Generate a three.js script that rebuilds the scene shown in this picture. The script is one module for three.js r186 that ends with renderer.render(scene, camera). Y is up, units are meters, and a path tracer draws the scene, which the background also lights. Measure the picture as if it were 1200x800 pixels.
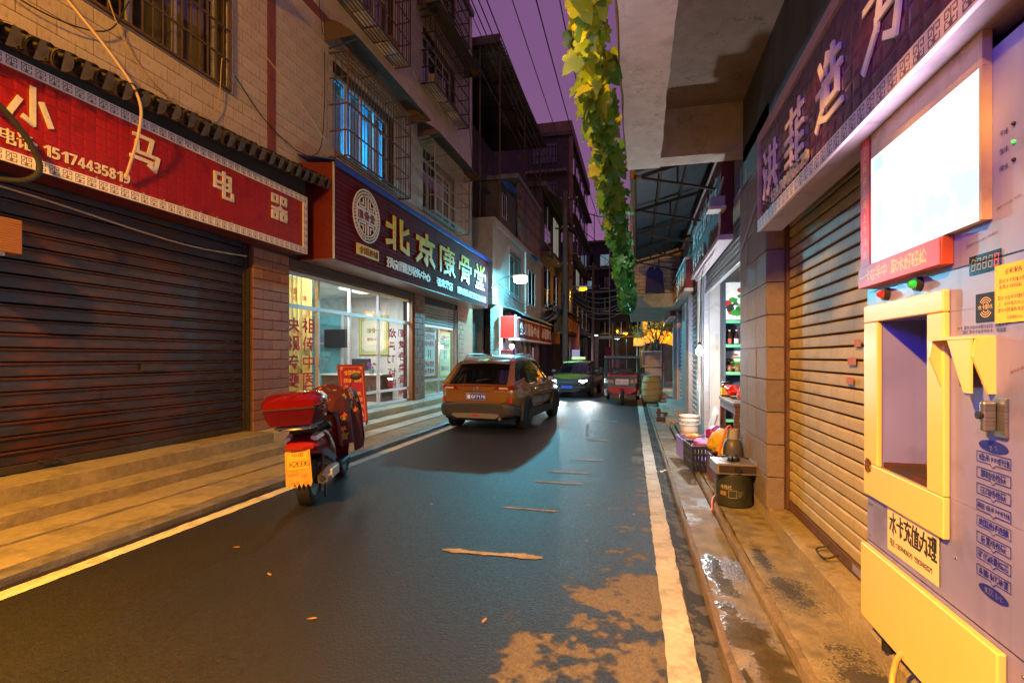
import * as THREE from 'three';
import { mergeGeometries, mergeVertices, toCreasedNormals } from 'three/addons/utils/BufferGeometryUtils.js';
import { RoundedBoxGeometry } from 'three/addons/geometries/RoundedBoxGeometry.js';
import { TextGeometry } from 'three/addons/geometries/TextGeometry.js';
import { FontLoader } from 'three/addons/loaders/FontLoader.js';
import { RectAreaLightUniformsLib } from 'three/addons/lights/RectAreaLightUniformsLib.js';

// ---------------------------------------------------------------- camera, sky, exposure
const scene = new THREE.Scene();
const camera = new THREE.PerspectiveCamera(67.38, 1.5, 0.05, 500);
camera.position.set(0, 1.6, 0);
camera.rotation.y = Math.atan(148 / 600);
camera.setViewOffset(1200, 800, 0, -18, 1200, 800);   // shift lens: verticals stay upright

const renderer = new THREE.WebGLRenderer({ antialias: true });
renderer.toneMapping = THREE.LinearToneMapping;
renderer.toneMappingExposure = 0.82;
renderer.shadowMap.enabled = true;
RectAreaLightUniformsLib.init();

{ // light-polluted purple night sky, thin cloud
  const W = 256, H = 128, d = new Float32Array(W * H * 4);
  for (let j = 0; j < H; j++) for (let i = 0; i < W; i++) {
    const el = ((j + 0.5) / H - 0.5) * Math.PI, az = (i / W) * Math.PI * 2, up = Math.max(0, Math.sin(el));
    const cl = 1 + 0.2 * Math.sin(az * 3 + 1.3 + 2 * up) * Math.cos(el * 7 + Math.sin(az * 2)) + 0.05 * Math.sin(az * 11 + up * 9) * Math.cos(up * 13 + az * 4);
    const t = Math.pow(1 - up, 2.0), k = (j + 0.5) / H < 0.5 ? 0.25 : 1;
    const o = (j * W + i) * 4;
    d[o] = k * cl * (0.21 + 0.16 * t); d[o + 1] = k * cl * (0.098 + 0.06 * t); d[o + 2] = k * cl * (0.255 + 0.07 * t); d[o + 3] = 1;
  }
  const t = new THREE.DataTexture(d, W, H, THREE.RGBAFormat, THREE.FloatType);
  t.mapping = THREE.EquirectangularReflectionMapping; t.magFilter = THREE.LinearFilter; t.minFilter = THREE.LinearFilter; t.needsUpdate = true;
  scene.background = t; scene.environment = t; scene.backgroundIntensity = 1; scene.environmentIntensity = 1;
}
{ // added faint directional fill, standing for light from the night sky
  const skyFill = new THREE.DirectionalLight(new THREE.Color(0.75, 0.7, 1), 0.02);
  skyFill.position.set(-20, 60, 30); skyFill.castShadow = true; skyFill.shadow.radius = 20;
  Object.assign(skyFill.shadow.camera, { left: -40, right: 40, top: 40, bottom: -40, near: 1, far: 200 });
  scene.add(skyFill, skyFill.target);
}
const lampLight = (c, i, x, y, z, r = 4) => {
  const l = new THREE.PointLight(new THREE.Color(...c), i, 0, 2);
  l.position.set(x, y, z); l.castShadow = true; l.shadow.radius = r; l.shadow.mapSize.set(1024, 1024); scene.add(l); return l;
};
const panelLight = (c, i, w, h, [x, y, z], look) => {
  const l = new THREE.RectAreaLight(new THREE.Color(...c), i, w, h);
  l.position.set(x, y, z); l.lookAt(...look); scene.add(l); return l;
};
const SODIUM = [1, 0.435, 0.008], CYAN = [0.13, 0.76, 1], WHITE = [0.93, 0.96, 1];

// ---------------------------------------------------------------- helpers
let seed = 7;
const rnd = () => { seed = (seed + 0x6d2b79f5) | 0; let t = Math.imul(seed ^ (seed >>> 15), 1 | seed); t = (t + Math.imul(t ^ (t >>> 7), 61 | t)) ^ t; return ((t ^ (t >>> 14)) >>> 0) / 4294967296; };
const rr = (a, b) => a + (b - a) * rnd();
const names = new Map();
const numbered = (n) => { const k = names.get(n) ?? 0; names.set(n, k + 1); return k ? n + '_' + String(k).padStart(3, '0') : n; };
const tag = (o, label, category, group) => { o.userData.label = label; o.userData.category = category; if (group) o.userData.group = group; return o; };
const thing = (name, label, category, pos = [0, 0, 0], turn = 0, group) => {
  const o = new THREE.Group(); o.name = numbered(name); o.position.set(...pos); o.rotation.y = turn; scene.add(o);
  return tag(o, label, category, group);
};
const part = (name, geo, m, parent, label) => {
  const o = new THREE.Mesh(Array.isArray(geo) ? merge(geo) : geo, m); o.name = name; o.castShadow = o.receiveShadow = true; parent.add(o);
  if (label) o.userData.label = label;
  return o;
};
const solo = (name, geo, m, label, category, group) => { const o = part(numbered(name), geo, m, scene); return tag(o, label, category, group); };
const struct = (name, geo, m) => { const o = part(numbered(name), geo, m, scene); o.userData.kind = 'structure'; return o; };
const structGroup = (name) => { const o = new THREE.Group(); o.name = numbered(name); o.userData.kind = 'structure'; scene.add(o); return o; };
const copy = (o, label, pos, turn) => { const c = o.clone(); c.name = numbered(o.name.replace(/_\d\d\d$/, '')); c.userData = { ...o.userData }; if (label) c.userData.label = label; if (pos) c.position.set(...pos); if (turn !== undefined) c.rotation.y = turn; scene.add(c); return c; };

// uv in metres, taken from the axis a face points along
const uvm = (g0) => {
  const g = g0.index ? g0.toNonIndexed() : g0; if (!g.attributes.normal) g.computeVertexNormals();
  const p = g.attributes.position, uv = new Float32Array(p.count * 2), a = new THREE.Vector3(), b = new THREE.Vector3(), c = new THREE.Vector3(), n = new THREE.Vector3();
  for (let i = 0; i < p.count; i += 3) {
    a.fromBufferAttribute(p, i); b.fromBufferAttribute(p, i + 1); c.fromBufferAttribute(p, i + 2);
    n.copy(b).sub(a).cross(c.clone().sub(a)); const x = Math.abs(n.x), y = Math.abs(n.y), z = Math.abs(n.z);
    [a, b, c].forEach((v, k) => { const o = (i + k) * 2; if (x >= y && x >= z) { uv[o] = v.z; uv[o + 1] = v.y; } else if (y >= z) { uv[o] = v.x; uv[o + 1] = v.z; } else { uv[o] = v.x; uv[o + 1] = v.y; } });
  }
  g.setAttribute('uv', new THREE.BufferAttribute(uv, 2)); return g;
};
const clean = (g) => { for (const k of Object.keys(g.attributes)) if (!['position', 'normal', 'uv'].includes(k)) g.deleteAttribute(k); return g; };
const merge = (list) => mergeGeometries(list.map((g) => clean(g.index ? g.toNonIndexed() : g)));
const box = (x0, x1, y0, y1, z0, z1) => uvm(new THREE.BoxGeometry(Math.abs(x1 - x0), Math.abs(y1 - y0), Math.abs(z1 - z0)).translate((x0 + x1) / 2, (y0 + y1) / 2, (z0 + z1) / 2));
const rbox = (x0, x1, y0, y1, z0, z1, r = 0.01, s = 2) => uvm(new RoundedBoxGeometry(Math.abs(x1 - x0), Math.abs(y1 - y0), Math.abs(z1 - z0), s, r).translate((x0 + x1) / 2, (y0 + y1) / 2, (z0 + z1) / 2));
const V = (a) => new THREE.Vector3(...a);
const tube = (pts, r, seg = 24, rad = 7, tension = 0.5) => uvm(new THREE.TubeGeometry(new THREE.CatmullRomCurve3(pts.map(V), false, 'catmullrom', tension), seg, r, rad));
const rod = (a, b, r, rad = 8, r2 = r) => { const A = V(a), B = V(b), d = B.clone().sub(A), l = d.length(); const g = new THREE.CylinderGeometry(r2, r, l, rad); g.applyQuaternion(new THREE.Quaternion().setFromUnitVectors(new THREE.Vector3(0, 1, 0), d.normalize())); return uvm(g.translate((A.x + B.x) / 2, (A.y + B.y) / 2, (A.z + B.z) / 2)); };
const bar = (a, b, w, h = w) => { const A = V(a), B = V(b), l = A.distanceTo(B); const g = new THREE.BoxGeometry(w, h, l); const m = new THREE.Matrix4().lookAt(A, B, Math.abs(B.y - A.y) > 0.98 * l ? new THREE.Vector3(1, 0, 0) : new THREE.Vector3(0, 1, 0)).setPosition((A.x + B.x) / 2, (A.y + B.y) / 2, (A.z + B.z) / 2); return uvm(g.applyMatrix4(m)); };
const lathe = (pts, seg = 24) => uvm(new THREE.LatheGeometry(pts.map((p) => new THREE.Vector2(...p)), seg));
const extrudeZ = (pts, z0, z1, holes) => { // outline in x,y carried along z
  const s = new THREE.Shape(pts.map((p) => new THREE.Vector2(...p))); for (const h of holes ?? []) s.holes.push(new THREE.Path(h.map((p) => new THREE.Vector2(...p))));
  return uvm(new THREE.ExtrudeGeometry(s, { depth: z1 - z0, bevelEnabled: false }).translate(0, 0, z0));
};
// outline in (z, y) carried along x from x0 to x1
const extrudeX = (pts, x0, x1, holes) => uvm(extrudeZ(pts.map(([z, y]) => [-z, y]), 0, x1 - x0, holes?.map((h) => h.map(([z, y]) => [-z, y]))).rotateY(Math.PI / 2).translate(x0, 0, 0));
const rect = (a0, a1, b0, b1) => [[a0, b0], [a1, b0], [a1, b1], [a0, b1]];
const plane = (w, h) => new THREE.PlaneGeometry(w, h);
const faceLeft = -Math.PI / 2, faceRight = Math.PI / 2;   // turned to face -x, +x

// ---------------------------------------------------------------- textures (what surfaces are made of)
const hash = (x, y, s) => { let h = Math.imul(x | 0, 374761393) ^ Math.imul(y | 0, 668265263) ^ Math.imul(s | 0, 2147483647 - 1640531527); h = Math.imul(h ^ (h >>> 13), 1274126177); return ((h ^ (h >>> 16)) >>> 0) / 4294967296; };
const vnoise = (x, y, per, s) => { const ix = Math.floor(x), iy = Math.floor(y); let fx = x - ix, fy = y - iy; fx = fx * fx * (3 - 2 * fx); fy = fy * fy * (3 - 2 * fy); const m = (a) => ((a % per) + per) % per; const a = hash(m(ix), m(iy), s), b = hash(m(ix + 1), m(iy), s), c = hash(m(ix), m(iy + 1), s), d = hash(m(ix + 1), m(iy + 1), s); return a + (b - a) * fx + (c - a) * fy + (a - b - c + d) * fx * fy; };
const fbm = (u, v, f, o, s) => { let t = 0, a = 0.5, n = 0; for (let i = 0; i < o; i++) { t += a * vnoise(u * f, v * f, f, s + i); n += a; a *= 0.55; f *= 2; } return t / n; };
const sstep = (a, b, x) => { const t = Math.min(1, Math.max(0, (x - a) / (b - a))); return t * t * (3 - 2 * t); };
const tex = (w, h, fn, srgb = true) => {
  const d = new Uint8Array(w * h * 4); const q = (x) => Math.max(0, Math.min(255, Math.round(255 * x)));
  for (let j = 0; j < h; j++) for (let i = 0; i < w; i++) { const c = fn(i / w, j / h, i, j), o = (j * w + i) * 4; d[o] = q(c[0]); d[o + 1] = q(c[1]); d[o + 2] = q(c[2]); d[o + 3] = 255; }
  const t = new THREE.DataTexture(d, w, h, THREE.RGBAFormat); t.wrapS = t.wrapT = THREE.RepeatWrapping; t.magFilter = THREE.LinearFilter; t.minFilter = THREE.LinearMipmapLinearFilter; t.generateMipmaps = true;
  if (srgb) t.colorSpace = THREE.SRGBColorSpace; t.needsUpdate = true; return t;
};
const rep = (t, sx, sy = sx) => { const c = t.clone(); c.repeat.set(1 / sx, 1 / sy); c.needsUpdate = true; return c; };   // one tile covers sx by sy metres
const G3 = (v) => [v, v, v];
const tConcrete = tex(1024, 1024, (u, v) => { const a = fbm(u, v, 4, 5, 1), b = fbm(u, v, 32, 4, 9), st = sstep(0.55, 0.72, fbm(u, v, 6, 5, 21)), pit = hash(Math.floor(u * 340), Math.floor(v * 340), 3) > 0.985 ? 0.7 : 1; const k = (0.76 + 0.2 * a + 0.18 * (b - 0.5)) * (1 - 0.15 * st) * (0.5 + 0.5 * pit); return [k, k * 0.985, k * 0.955]; });
const bConcrete = tex(512, 512, (u, v) => G3(0.5 * fbm(u, v, 16, 5, 31) + 0.3 * fbm(u, v, 64, 2, 41) + (hash(Math.floor(u * 200), Math.floor(v * 200), 5) > 0.98 ? 0 : 0.2)), false);
const tSpeck = tex(512, 512, (u, v, i, j) => { const g = hash(i, j, 8), g2 = hash(i >> 1, j >> 1, 18); const k = 0.72 + 0.16 * g + 0.14 * g2 + 0.14 * (fbm(u, v, 6, 4, 12) - 0.5); return [k, k * 0.99, k * 0.97]; });
const tGrime = tex(1024, 1024, (u, v) => { const s = fbm(u, v, 5, 6, 61), str = vnoise(u * 90, v * 3, 90, 3) * 0.5 + vnoise(u * 33, v * 2, 33, 4) * 0.5; const k = 0.80 + 0.2 * s - 0.07 * sstep(0.55, 0.9, str) - 0.10 * sstep(0.58, 0.75, fbm(u, v, 9, 5, 67)); return [k, k * 0.985, k * 0.965]; });
const tRust = tex(1024, 1024, (u, v) => { // flaking paint over brown metal, scratched along the slats
  const s = fbm(u, v, 4, 6, 71), scr = fbm(u * 1, v * 1, 8, 4, 77) * 0.5 + 0.5 * vnoise(u * 12, v * 220, 220, 7), r = sstep(0.47, 0.6, 0.55 * s + 0.45 * scr), k = 0.75 + 0.3 * fbm(u, v, 40, 3, 79);
  return [k * (0.44 + 0.26 * r), k * (0.42 - 0.02 * r), k * (0.50 - 0.28 * r)]; });
const bGrain = tex(512, 512, (u, v, i, j) => G3(0.5 * hash(i >> 1, j >> 1, 4) + 0.5 * fbm(u, v, 90, 2, 6)), false);
const tWood = tex(512, 512, (u, v) => { const g = Math.sin((v * 22 + 2.2 * fbm(u, v, 3, 4, 91)) * 6.28) * 0.5 + 0.5, f = vnoise(u * 6, v * 200, 200, 5); const k = 0.62 + 0.2 * g + 0.18 * f; return [k, k * 0.9, k * 0.8]; });
const tCloth = tex(256, 256, (u, v, i, j) => G3(0.82 + 0.1 * ((i & 1) ^ (j & 1)) + 0.08 * fbm(u, v, 12, 3, 95)));
const tBrushed = tex(512, 512, (u, v) => G3(0.8 + 0.2 * vnoise(u * 4, v * 256, 256, 15)));

const mats = new Map();
const mat = (r, g, b, o = {}) => {
  const key = [r, g, b, ...Object.entries(o).map(([k, v]) => k + (v?.uuid ?? v))].join();
  if (mats.has(key)) return mats.get(key);
  const { map, size = 2, bump, bs = 0.004, bsize = 1, rough = 0.8, metal = 0, phys, ...rest } = o;
  const p = { color: new THREE.Color().setRGB(r, g, b), roughness: rough, metalness: metal };
  if (map) p.map = rep(map, size, o.sizeY ?? size);
  if (bump) { p.bumpMap = rep(bump, bsize); p.bumpScale = bs; }
  delete rest.sizeY; Object.assign(p, rest);
  const m = phys ? new THREE.MeshPhysicalMaterial(p) : new THREE.MeshStandardMaterial(p);
  m.side = THREE.DoubleSide; mats.set(key, m); return m;
};
const glow = (r, g, b, i, base = 0.5) => { const m = new THREE.MeshStandardMaterial({ color: new THREE.Color().setRGB(r * base, g * base, b * base), emissive: new THREE.Color().setRGB(r, g, b), emissiveIntensity: i, roughness: 0.6 }); return m; };
const glassPane = new THREE.MeshPhysicalMaterial({ color: 0xffffff, transmission: 1, thickness: 0, roughness: 0.02, ior: 1.5 });
const M = {
  concrete: mat(0.36, 0.33, 0.28, { map: tConcrete, size: 2.2, bump: bConcrete, bs: 0.006, bsize: 1.1, rough: 0.85 }),
  steel: mat(0.42, 0.43, 0.45, { map: tBrushed, size: 0.6, rough: 0.35, metal: 0.9 }),
  alu: mat(0.62, 0.64, 0.67, { map: tBrushed, size: 1, rough: 0.42, metal: 0.6 }),
  ironDark: mat(0.055, 0.042, 0.035, { map: tGrime, size: 1, rough: 0.65, metal: 0.3 }),
  ironRust: mat(0.13, 0.075, 0.045, { map: tGrime, size: 0.7, rough: 0.8, metal: 0.2 }),
  black: mat(0.012, 0.012, 0.014, { rough: 0.55 }),
  rubber: mat(0.02, 0.02, 0.021, { map: tSpeck, size: 0.3, rough: 0.85 }),
  white: mat(0.78, 0.77, 0.75, { map: tGrime, size: 1.5, rough: 0.6 }),
  wire: mat(0.018, 0.017, 0.02, { rough: 0.7 }),
  brown: mat(0.15, 0.075, 0.04, { map: tWood, size: 1, rough: 0.6 }),
};
// ---------------------------------------------------------------- lettering: each character as pen strokes on a 10 by 10 field (x right, y down), or as smaller characters set side by side
const GL = {
  一: '0595', 口: '0090990900', 日: '0090990900 0494', 目: '0090990900 0393 0696', 田: '0090990900 0494 4049', 月: '101609 10808968 1383 1686', 木: '0393 5059 5308 5398', 禾: '7021 0393 5159 5308 5398',
  水: '505948 033308 8254 5498', 氵: '2062 0346 0974', 火: '505409 5599 1334 9264', 土: '5059 1484 0999', 工: '1080 5059 0999', 王: '0090 5059 1484 0999', 人: '505409 5499', 亻: '7015 4449', 大: '0393 505409 5599',
  心: '1408 33397987 5164 8397', 忄: '5059 0406 8274', 艹: '0595 3039 7079', 宀: '4054 09049499', 广: '5051 0191 010609', 厂: '0191 010609', 疒: '5052 1292 121609 0315 0635', 讠: '2052 04545997', 扌: '0393 505939 0795',
  纟: '50145408 0978', 页: '0090 5021 2226 2282 8286 534609 6798', 米: '0494 5059 5408 5498 2032 8062', 立: '5052 0292 2347 7367 0999', 车: '1181 4115 1585 5259 0797', 共: '0292 2026 7076 0696 3609 6699',
  非: '3039 6069 0242 0545 0848 6292 6595 6898', 辶: '1022 04242709 184999', 方: '5052 0292 423609 35857958', 贝: '1016 1080 8086 424609 5699', 女: '402679 725719 0393', 艮: '1070 1018 7074 1272 1474 1846 4598',
  弓: '0080830306868968', 长: '8033 0494 2029 2957 4599', 礻: '3051 0272 7206 4449 5577', 且: '19108089 1383 1686 0999', 专: '1181 0494 5016 2676 7658 4769', 见: '1016 1080 8086 434609 56589997', 又: '0080 8009 2399', 寸: '0393 606938 1536',
  攵: '3004 2393 7309 2599', 上: '4049 4484 0999', 干: '1181 0494 5159', 子: '1080 8053 535948 0595', 隹: '3005 2229 2282 2484 2686 2999 5259', 生: '2004 1383 5059 1686 0999', 匕: '8034 20289997', 羊: '2042 7052 1383 0595 0797 5359',
  里: '1080851510 1282 5059 1777 0999', 衣: '4051 0292 5206 4349 4957 5398', 西: '0090 0393 0309 9399 0999 3037 6067', 耳: '0090 2029 7079 2373 2676 0898', 钅: '4004 2363 1565 4349 4986', 石: '0090 4006', 冫: '0122 0825',
  小: '505938 2408 7398', 马: '107064 2225958968 0777', 电: '1181861611 1484 50599997', 北: '3039 0333 0837 60689996 9264', 中: '0292960602 5059', 与: '2171 2025 25858968 0666', 央: '1215 1282 8285 0595 505609 5699', 民: '1080 8083 1383 1018 1846 1595 53999997',
  卡: '5054 5282 0494 5459 5678', 手: '7011 1383 0696 515948', 办: '13838968 503609 0507 8597', 充: '5051 0191 4123 2474 6385 453809 65689997', 服: '101609 10404948 1343 1646 5059 5090 9093 9373 5484 8459 6599',
  舌: ['7011 0393 5155', ['口', 2, 5.5, 6, 4.5]], 告: ['2013 1282 5055 0595', ['口', 2, 6, 6, 4]], 话: [['讠', 0, 0, 3.5, 10], ['舌', 3.6, 0, 6.4, 10]], 器: ['0595 5408 5498', ['口', 0.6, 0, 3.2, 3], ['口', 5.8, 0, 3.2, 3], ['口', 0.6, 6.9, 3.2, 3], ['口', 5.8, 6.9, 3.2, 3]],
  京: ['5052 0292 565948 2709 7799', ['口', 2, 3.2, 6, 2.8]], 隶: '1181 8185 0393 1585 505938 2637 0948 8667 6699', 康: ['广', ['隶', 2.2, 1.8, 7.6, 8.2]], 骨: ['23207073 4341 4171 05039395', ['月', 1.6, 5, 7, 5]], 堂: ['5052 2032 8062 05039395', ['口', 3, 4.2, 4, 2], ['土', 1, 6.6, 8, 3.4]],
  全: ['5004 5094', ['王', 1.8, 4.2, 6.4, 5.6]], 国: ['0090990900 6677', ['王', 2, 2, 5.6, 5.8]], 连: ['辶', ['车', 3, 0, 6.6, 8]], 锁: [['钅', 0, 0, 4, 10], ['小', 5, 0, 5, 3.4], ['贝', 5, 3.6, 5, 6.4]],
  颈: ['0040 4004 1244', ['工', 0, 5.4, 4, 4], ['页', 4.8, 0, 5.2, 10]], 肩: ['5051 1181 1484 8184 110709', ['月', 2.6, 5.4, 6, 4.6]], 腰: [['月', 0, 0, 3.4, 10], ['西', 4.2, 0, 5.8, 4.6], ['女', 4.2, 5, 5.8, 5]], 退: ['辶', ['艮', 3, 0, 6.6, 7.6]], 腿: [['月', 0, 0, 3.2, 10], ['退', 3.8, 0, 6.2, 10]],
  务: ['3003 2171 7105 2395 16868968 453809'], 张: [['弓', 0, 0, 4, 10], ['长', 4.4, 0, 5.6, 10]], 家: ['1383 5316 345869 4518 5608 8455 5598', ['宀', 0, 0, 10, 3]], 界: ['5404 5494 3609 6669', ['田', 1.6, 0, 7, 4.6]], 店: ['5051 0191 010609 5356 5484', ['口', 3, 6, 5.5, 4]],
  热: ['0242 2027 0634 5292 8287 8796 6045 4464 1809 3849 5869 8899'], 线: [['纟', 0, 0, 4, 10], '4393 4596 606899 8549'], 祖: [['礻', 0, 0, 4.4, 10], ['且', 5, 0, 5, 10]], 传: [['亻', 0, 0, 3, 10], ['专', 3, 0, 7, 10]], 医: ['9000 0009 0999 4122 2272 2484 5254 5427 5587'],
  古: ['0393 5055', ['口', 1.5, 5.2, 7, 4.8]], 视: [['礻', 0, 0, 4.3, 10], ['见', 4.8, 0, 5.2, 10]], 题: ['0444 2448 2646 1608 0799', ['日', 0.4, 0, 3.8, 3.6], ['页', 5, 0, 4.8, 7.8]], 报: [['扌', 0, 0, 4.2, 10], '5059 5090 9093 9373 5484 8459 6599'],
  导: ['1070 7073 1373 1015 1585 8584 0696 757958 3748'], 复: ['3003 2181 4516 3676 7609 3799', ['日', 2, 2.2, 6, 2.8]], 各: ['4004 3171 7106 2395', ['口', 2.4, 6, 5.4, 4]], 类: ['0696 555709 5799', ['米', 1, 0, 8, 5]], 病: ['疒', '3383 39359599 6365 6547 6587'],
  敢: ['0141 4013 0353 1319 4349 1646 0858', ['攵', 5.2, 0, 4.8, 10]], 对: [['又', 0, 1, 4.6, 8.4], ['寸', 5, 0, 5, 10]], 照: ['5090 9094 9474 7054 1809 3849 5869 8899', ['日', 0, 0, 4, 6.4], ['口', 5.2, 4, 4, 2.6]], 让: [['讠', 0, 0, 3.6, 10], ['上', 4, 0, 6, 10]],
  群: ['1141 4145 0555 1151 3007', ['口', 1.6, 6, 3, 4], ['羊', 5.4, 0, 4.6, 10]], 众: [['人', 2.5, 0, 5, 4.6], ['人', 0, 4.6, 5, 5.4], ['人', 5, 4.6, 5, 5.4]], 喝: ['5445 5494 9489 8978 6557 5787', ['口', 0, 2, 3, 5], ['日', 4.6, 0, 4.4, 3.8]], 争: '5032 3171 7153 1484 8488 2696 3878 515948',
  净: [['冫', 0, 0, 3, 10], ['争', 3, 0, 7, 10]], 在: ['0292 4107 2529', ['土', 4, 4, 5.6, 5.6]], 取: [['耳', 0, 0, 5, 10], ['又', 5, 1, 5, 8.4]], 好: [['女', 0, 0, 5, 10], ['子', 5, 0, 5, 10]], 轻: ['5090 9054 6595', ['车', 0, 0, 4.4, 10], ['工', 5, 5.6, 5, 4]],
  松: ['6044 7194 6548 4898 8799', ['木', 0, 0, 4.2, 10]], 直: ['0292 5024 0999', ['目', 2, 3.4, 6, 5]], 值: [['亻', 0, 0, 3, 10], ['直', 3, 0, 7, 10]], 理: [['王', 0, 1, 4, 8], ['里', 4.4, 0, 5.6, 10]], 原: ['厂', '5243', ['日', 3, 3, 5, 3.4], ['小', 2.5, 6.4, 6, 3.6]],
  微: [['亻', 0, 0, 3, 10], ['王', 3, 0, 3, 9], ['攵', 6, 0, 4, 10]], 纤: [['纟', 0, 0, 4, 10], ['干', 4, 0, 6, 10]], 维: [['纟', 0, 0, 4, 10], ['隹', 4, 0, 6, 10]], 颗: [['日', 0.4, 0, 4, 4], ['木', 0, 4.4, 4.8, 5.6], ['页', 5, 0, 5, 10]], 粒: [['米', 0, 0, 4.6, 10], ['立', 5, 0, 5, 10]],
  活: [['氵', 0, 0, 3, 10], ['舌', 3.4, 0, 6.6, 10]], 性: [['忄', 0, 0, 3.4, 10], ['生', 3.6, 0, 6.4, 10]], 碳: [['石', 0, 0, 4, 10], ['口', 1, 5, 3, 4], ['火', 5, 3, 5, 7], '5090'], 压: ['厂', ['土', 2.5, 3, 6.5, 6.5]], 缩: [['纟', 0, 0, 3.6, 10], ['宀', 4, 0, 6, 4], ['日', 5.6, 4.4, 4, 5.4]],
  精: [['米', 0, 0, 4.4, 10], ['王', 5, 0, 5, 4.6], ['月', 5, 5, 5, 5]], 密: [['宀', 0, 0, 10, 3], ['心', 1, 3, 8, 3.6], '15192999 5659 8589'], 美: [['羊', 1, 0, 8, 6], ['大', 0, 5.6, 10, 4.4]], 逆: ['辶', ['羊', 3, 0, 6.6, 7.6]], 渗: [['氵', 0, 0, 3, 10], ['人', 4, 2, 6, 4], '6044 8162 7056 8057 9058'],
  透: ['辶', ['禾', 3, 0, 6.6, 7.6]], 膜: [['月', 0, 0, 3.4, 10], ['艹', 4, 0, 6, 2.4], ['日', 5, 3, 4, 3.4], ['大', 4, 6, 6, 4]], 后: ['7021 110709 1494', ['口', 3, 6, 5, 4]], 置: [['田', 1, 0, 8, 2.6], ['直', 1, 3, 8, 7]], 矿: [['石', 0, 0, 4, 10], ['口', 1, 5, 3, 4], ['广', 4.6, 0, 5.4, 10]],
  化: [['亻', 0, 0, 4, 10], ['匕', 4, 0, 6, 10]], 能: ['1022 2242', ['月', 0, 4, 4.4, 6], ['匕', 5, 0, 5, 4.6], ['匕', 5, 5, 5, 5]], 量: [['日', 1.6, 0, 6.6, 3], '0494', ['里', 1, 4.8, 8, 5.2]], 滤: [['氵', 0, 0, 3, 10], ['广', 3.4, 1, 6.6, 9], ['心', 5, 5, 5, 5]], 芯: [['艹', 0, 0, 10, 3], ['心', 0, 4, 10, 6]],
  杀: ['2074 7024', ['木', 0.6, 4, 8.8, 6]], 菌: [['艹', 0, 0, 10, 2.6], ['口', 1, 3, 8, 7], ['禾', 2.4, 3.6, 5.2, 5.8]], 装: [['土', 3.6, 0, 6, 4.6], '1024 2025', ['衣', 0.6, 4.6, 9, 5.4]], 洪: [['氵', 0, 0, 3, 10], ['共', 3.4, 0, 6.6, 10]], 菲: [['艹', 0, 0, 10, 3], ['非', 0, 3, 10, 7]], 造: ['辶', ['告', 3, 0, 6.6, 7.6]], 湘: [['氵', 0, 0, 2.6, 10], ['木', 3, 0, 3.4, 10], ['目', 6.8, 1, 3, 8.6]],
};
const strokesOf = (ch) => {
  const out = [], add = (g, x, y, w, h) => {
    const list = Array.isArray(g) ? g : [g];
    for (const e of list) {
      if (Array.isArray(e)) add(GL[e[0]], x + e[1] * w / 10, y + e[2] * h / 10, e[3] * w / 10, e[4] * h / 10);
      else if (!/^\d/.test(e)) add(GL[e], x, y, w, h);
      else for (const s of e.split(' ')) { const p = []; for (let i = 0; i + 1 < s.length; i += 2) p.push([x + (0.5 + +s[i]) * w / 10, y + (0.5 + +s[i + 1]) * h / 10]); out.push(p); }
    }
  };
  if (GL[ch]) add(GL[ch], 0, 0, 10, 10);
  return out;
};
const font = await new FontLoader().loadAsync('fonts/droid/droid_sans_bold.typeface.json');
// a raised character: origin bottom left, w by h metres, facing +z; weight is the pen's width as a share of h; flare swells the stroke ends as a brush does
const glyphGeo = (ch, w, h, weight = 0.13, depth = 0.02, flare = 0) => {
  if (!GL[ch]) { const g = new TextGeometry(ch, { font, size: h * 0.95, depth, curveSegments: 4 }); g.computeBoundingBox(); const b = g.boundingBox, k = Math.min(1.2, (w * 0.86) / (b.max.x - b.min.x)); return uvm(g.translate(-b.min.x, 0, 0).scale(k, 1, 1).translate(w * 0.07, 0, 0)); }
  const gs = []; let n = 0;
  for (const st of strokesOf(ch)) {
    const p = st.map(([x, y]) => [x / 10 * w, (1 - y / 10) * h]);
    for (let i = 0; i + 1 < p.length; i++) {
      const [x0, y0] = p[i], [x1, y1] = p[i + 1], l = Math.hypot(x1 - x0, y1 - y0) || 1e-3, dx = (x1 - x0) / l, dy = (y1 - y0) / l, t = weight * h / 2 * (Math.abs(dx) > 0.9 ? 0.86 : 1.05), e = t * 0.75, a = t * (1 + flare * 0.5), b = t * (1 - flare * 0.45);
      const s = new THREE.Shape([[x0 - dx * e - dy * a, y0 - dy * e + dx * a], [x0 - dx * e + dy * a, y0 - dy * e - dx * a], [x1 + dx * e + dy * b, y1 + dy * e - dx * b], [x1 + dx * e - dy * b, y1 + dy * e + dx * b]].map((q) => new THREE.Vector2(...q)));
      gs.push(new THREE.ExtrudeGeometry(s, { depth: depth + 0.0007 * (n++), bevelEnabled: false }));
    }
  }
  return uvm(merge(gs));
};
// a line of raised characters on a thing: each a part named letter
const letters = (text, parent, m, pos, turn, w, h, pitch, o = {}) => {
  const f = new THREE.Matrix4().makeRotationY(turn).setPosition(...pos), cache = (letters.c ??= new Map());
  [...text].forEach((ch, i) => {
    if (ch === ' ') return;
    const key = [ch, w, h, o.weight, o.depth, o.flare].join(); if (!cache.has(key)) cache.set(key, glyphGeo(ch, w, h, o.weight, o.depth, o.flare));
    const l = part(o.name ?? 'letter', cache.get(key), m, parent); l.applyMatrix4(new THREE.Matrix4().makeTranslation(o.down ? 0 : i * pitch, o.down ? -i * pitch : 0, 0).premultiply(f));
  });
};
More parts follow.
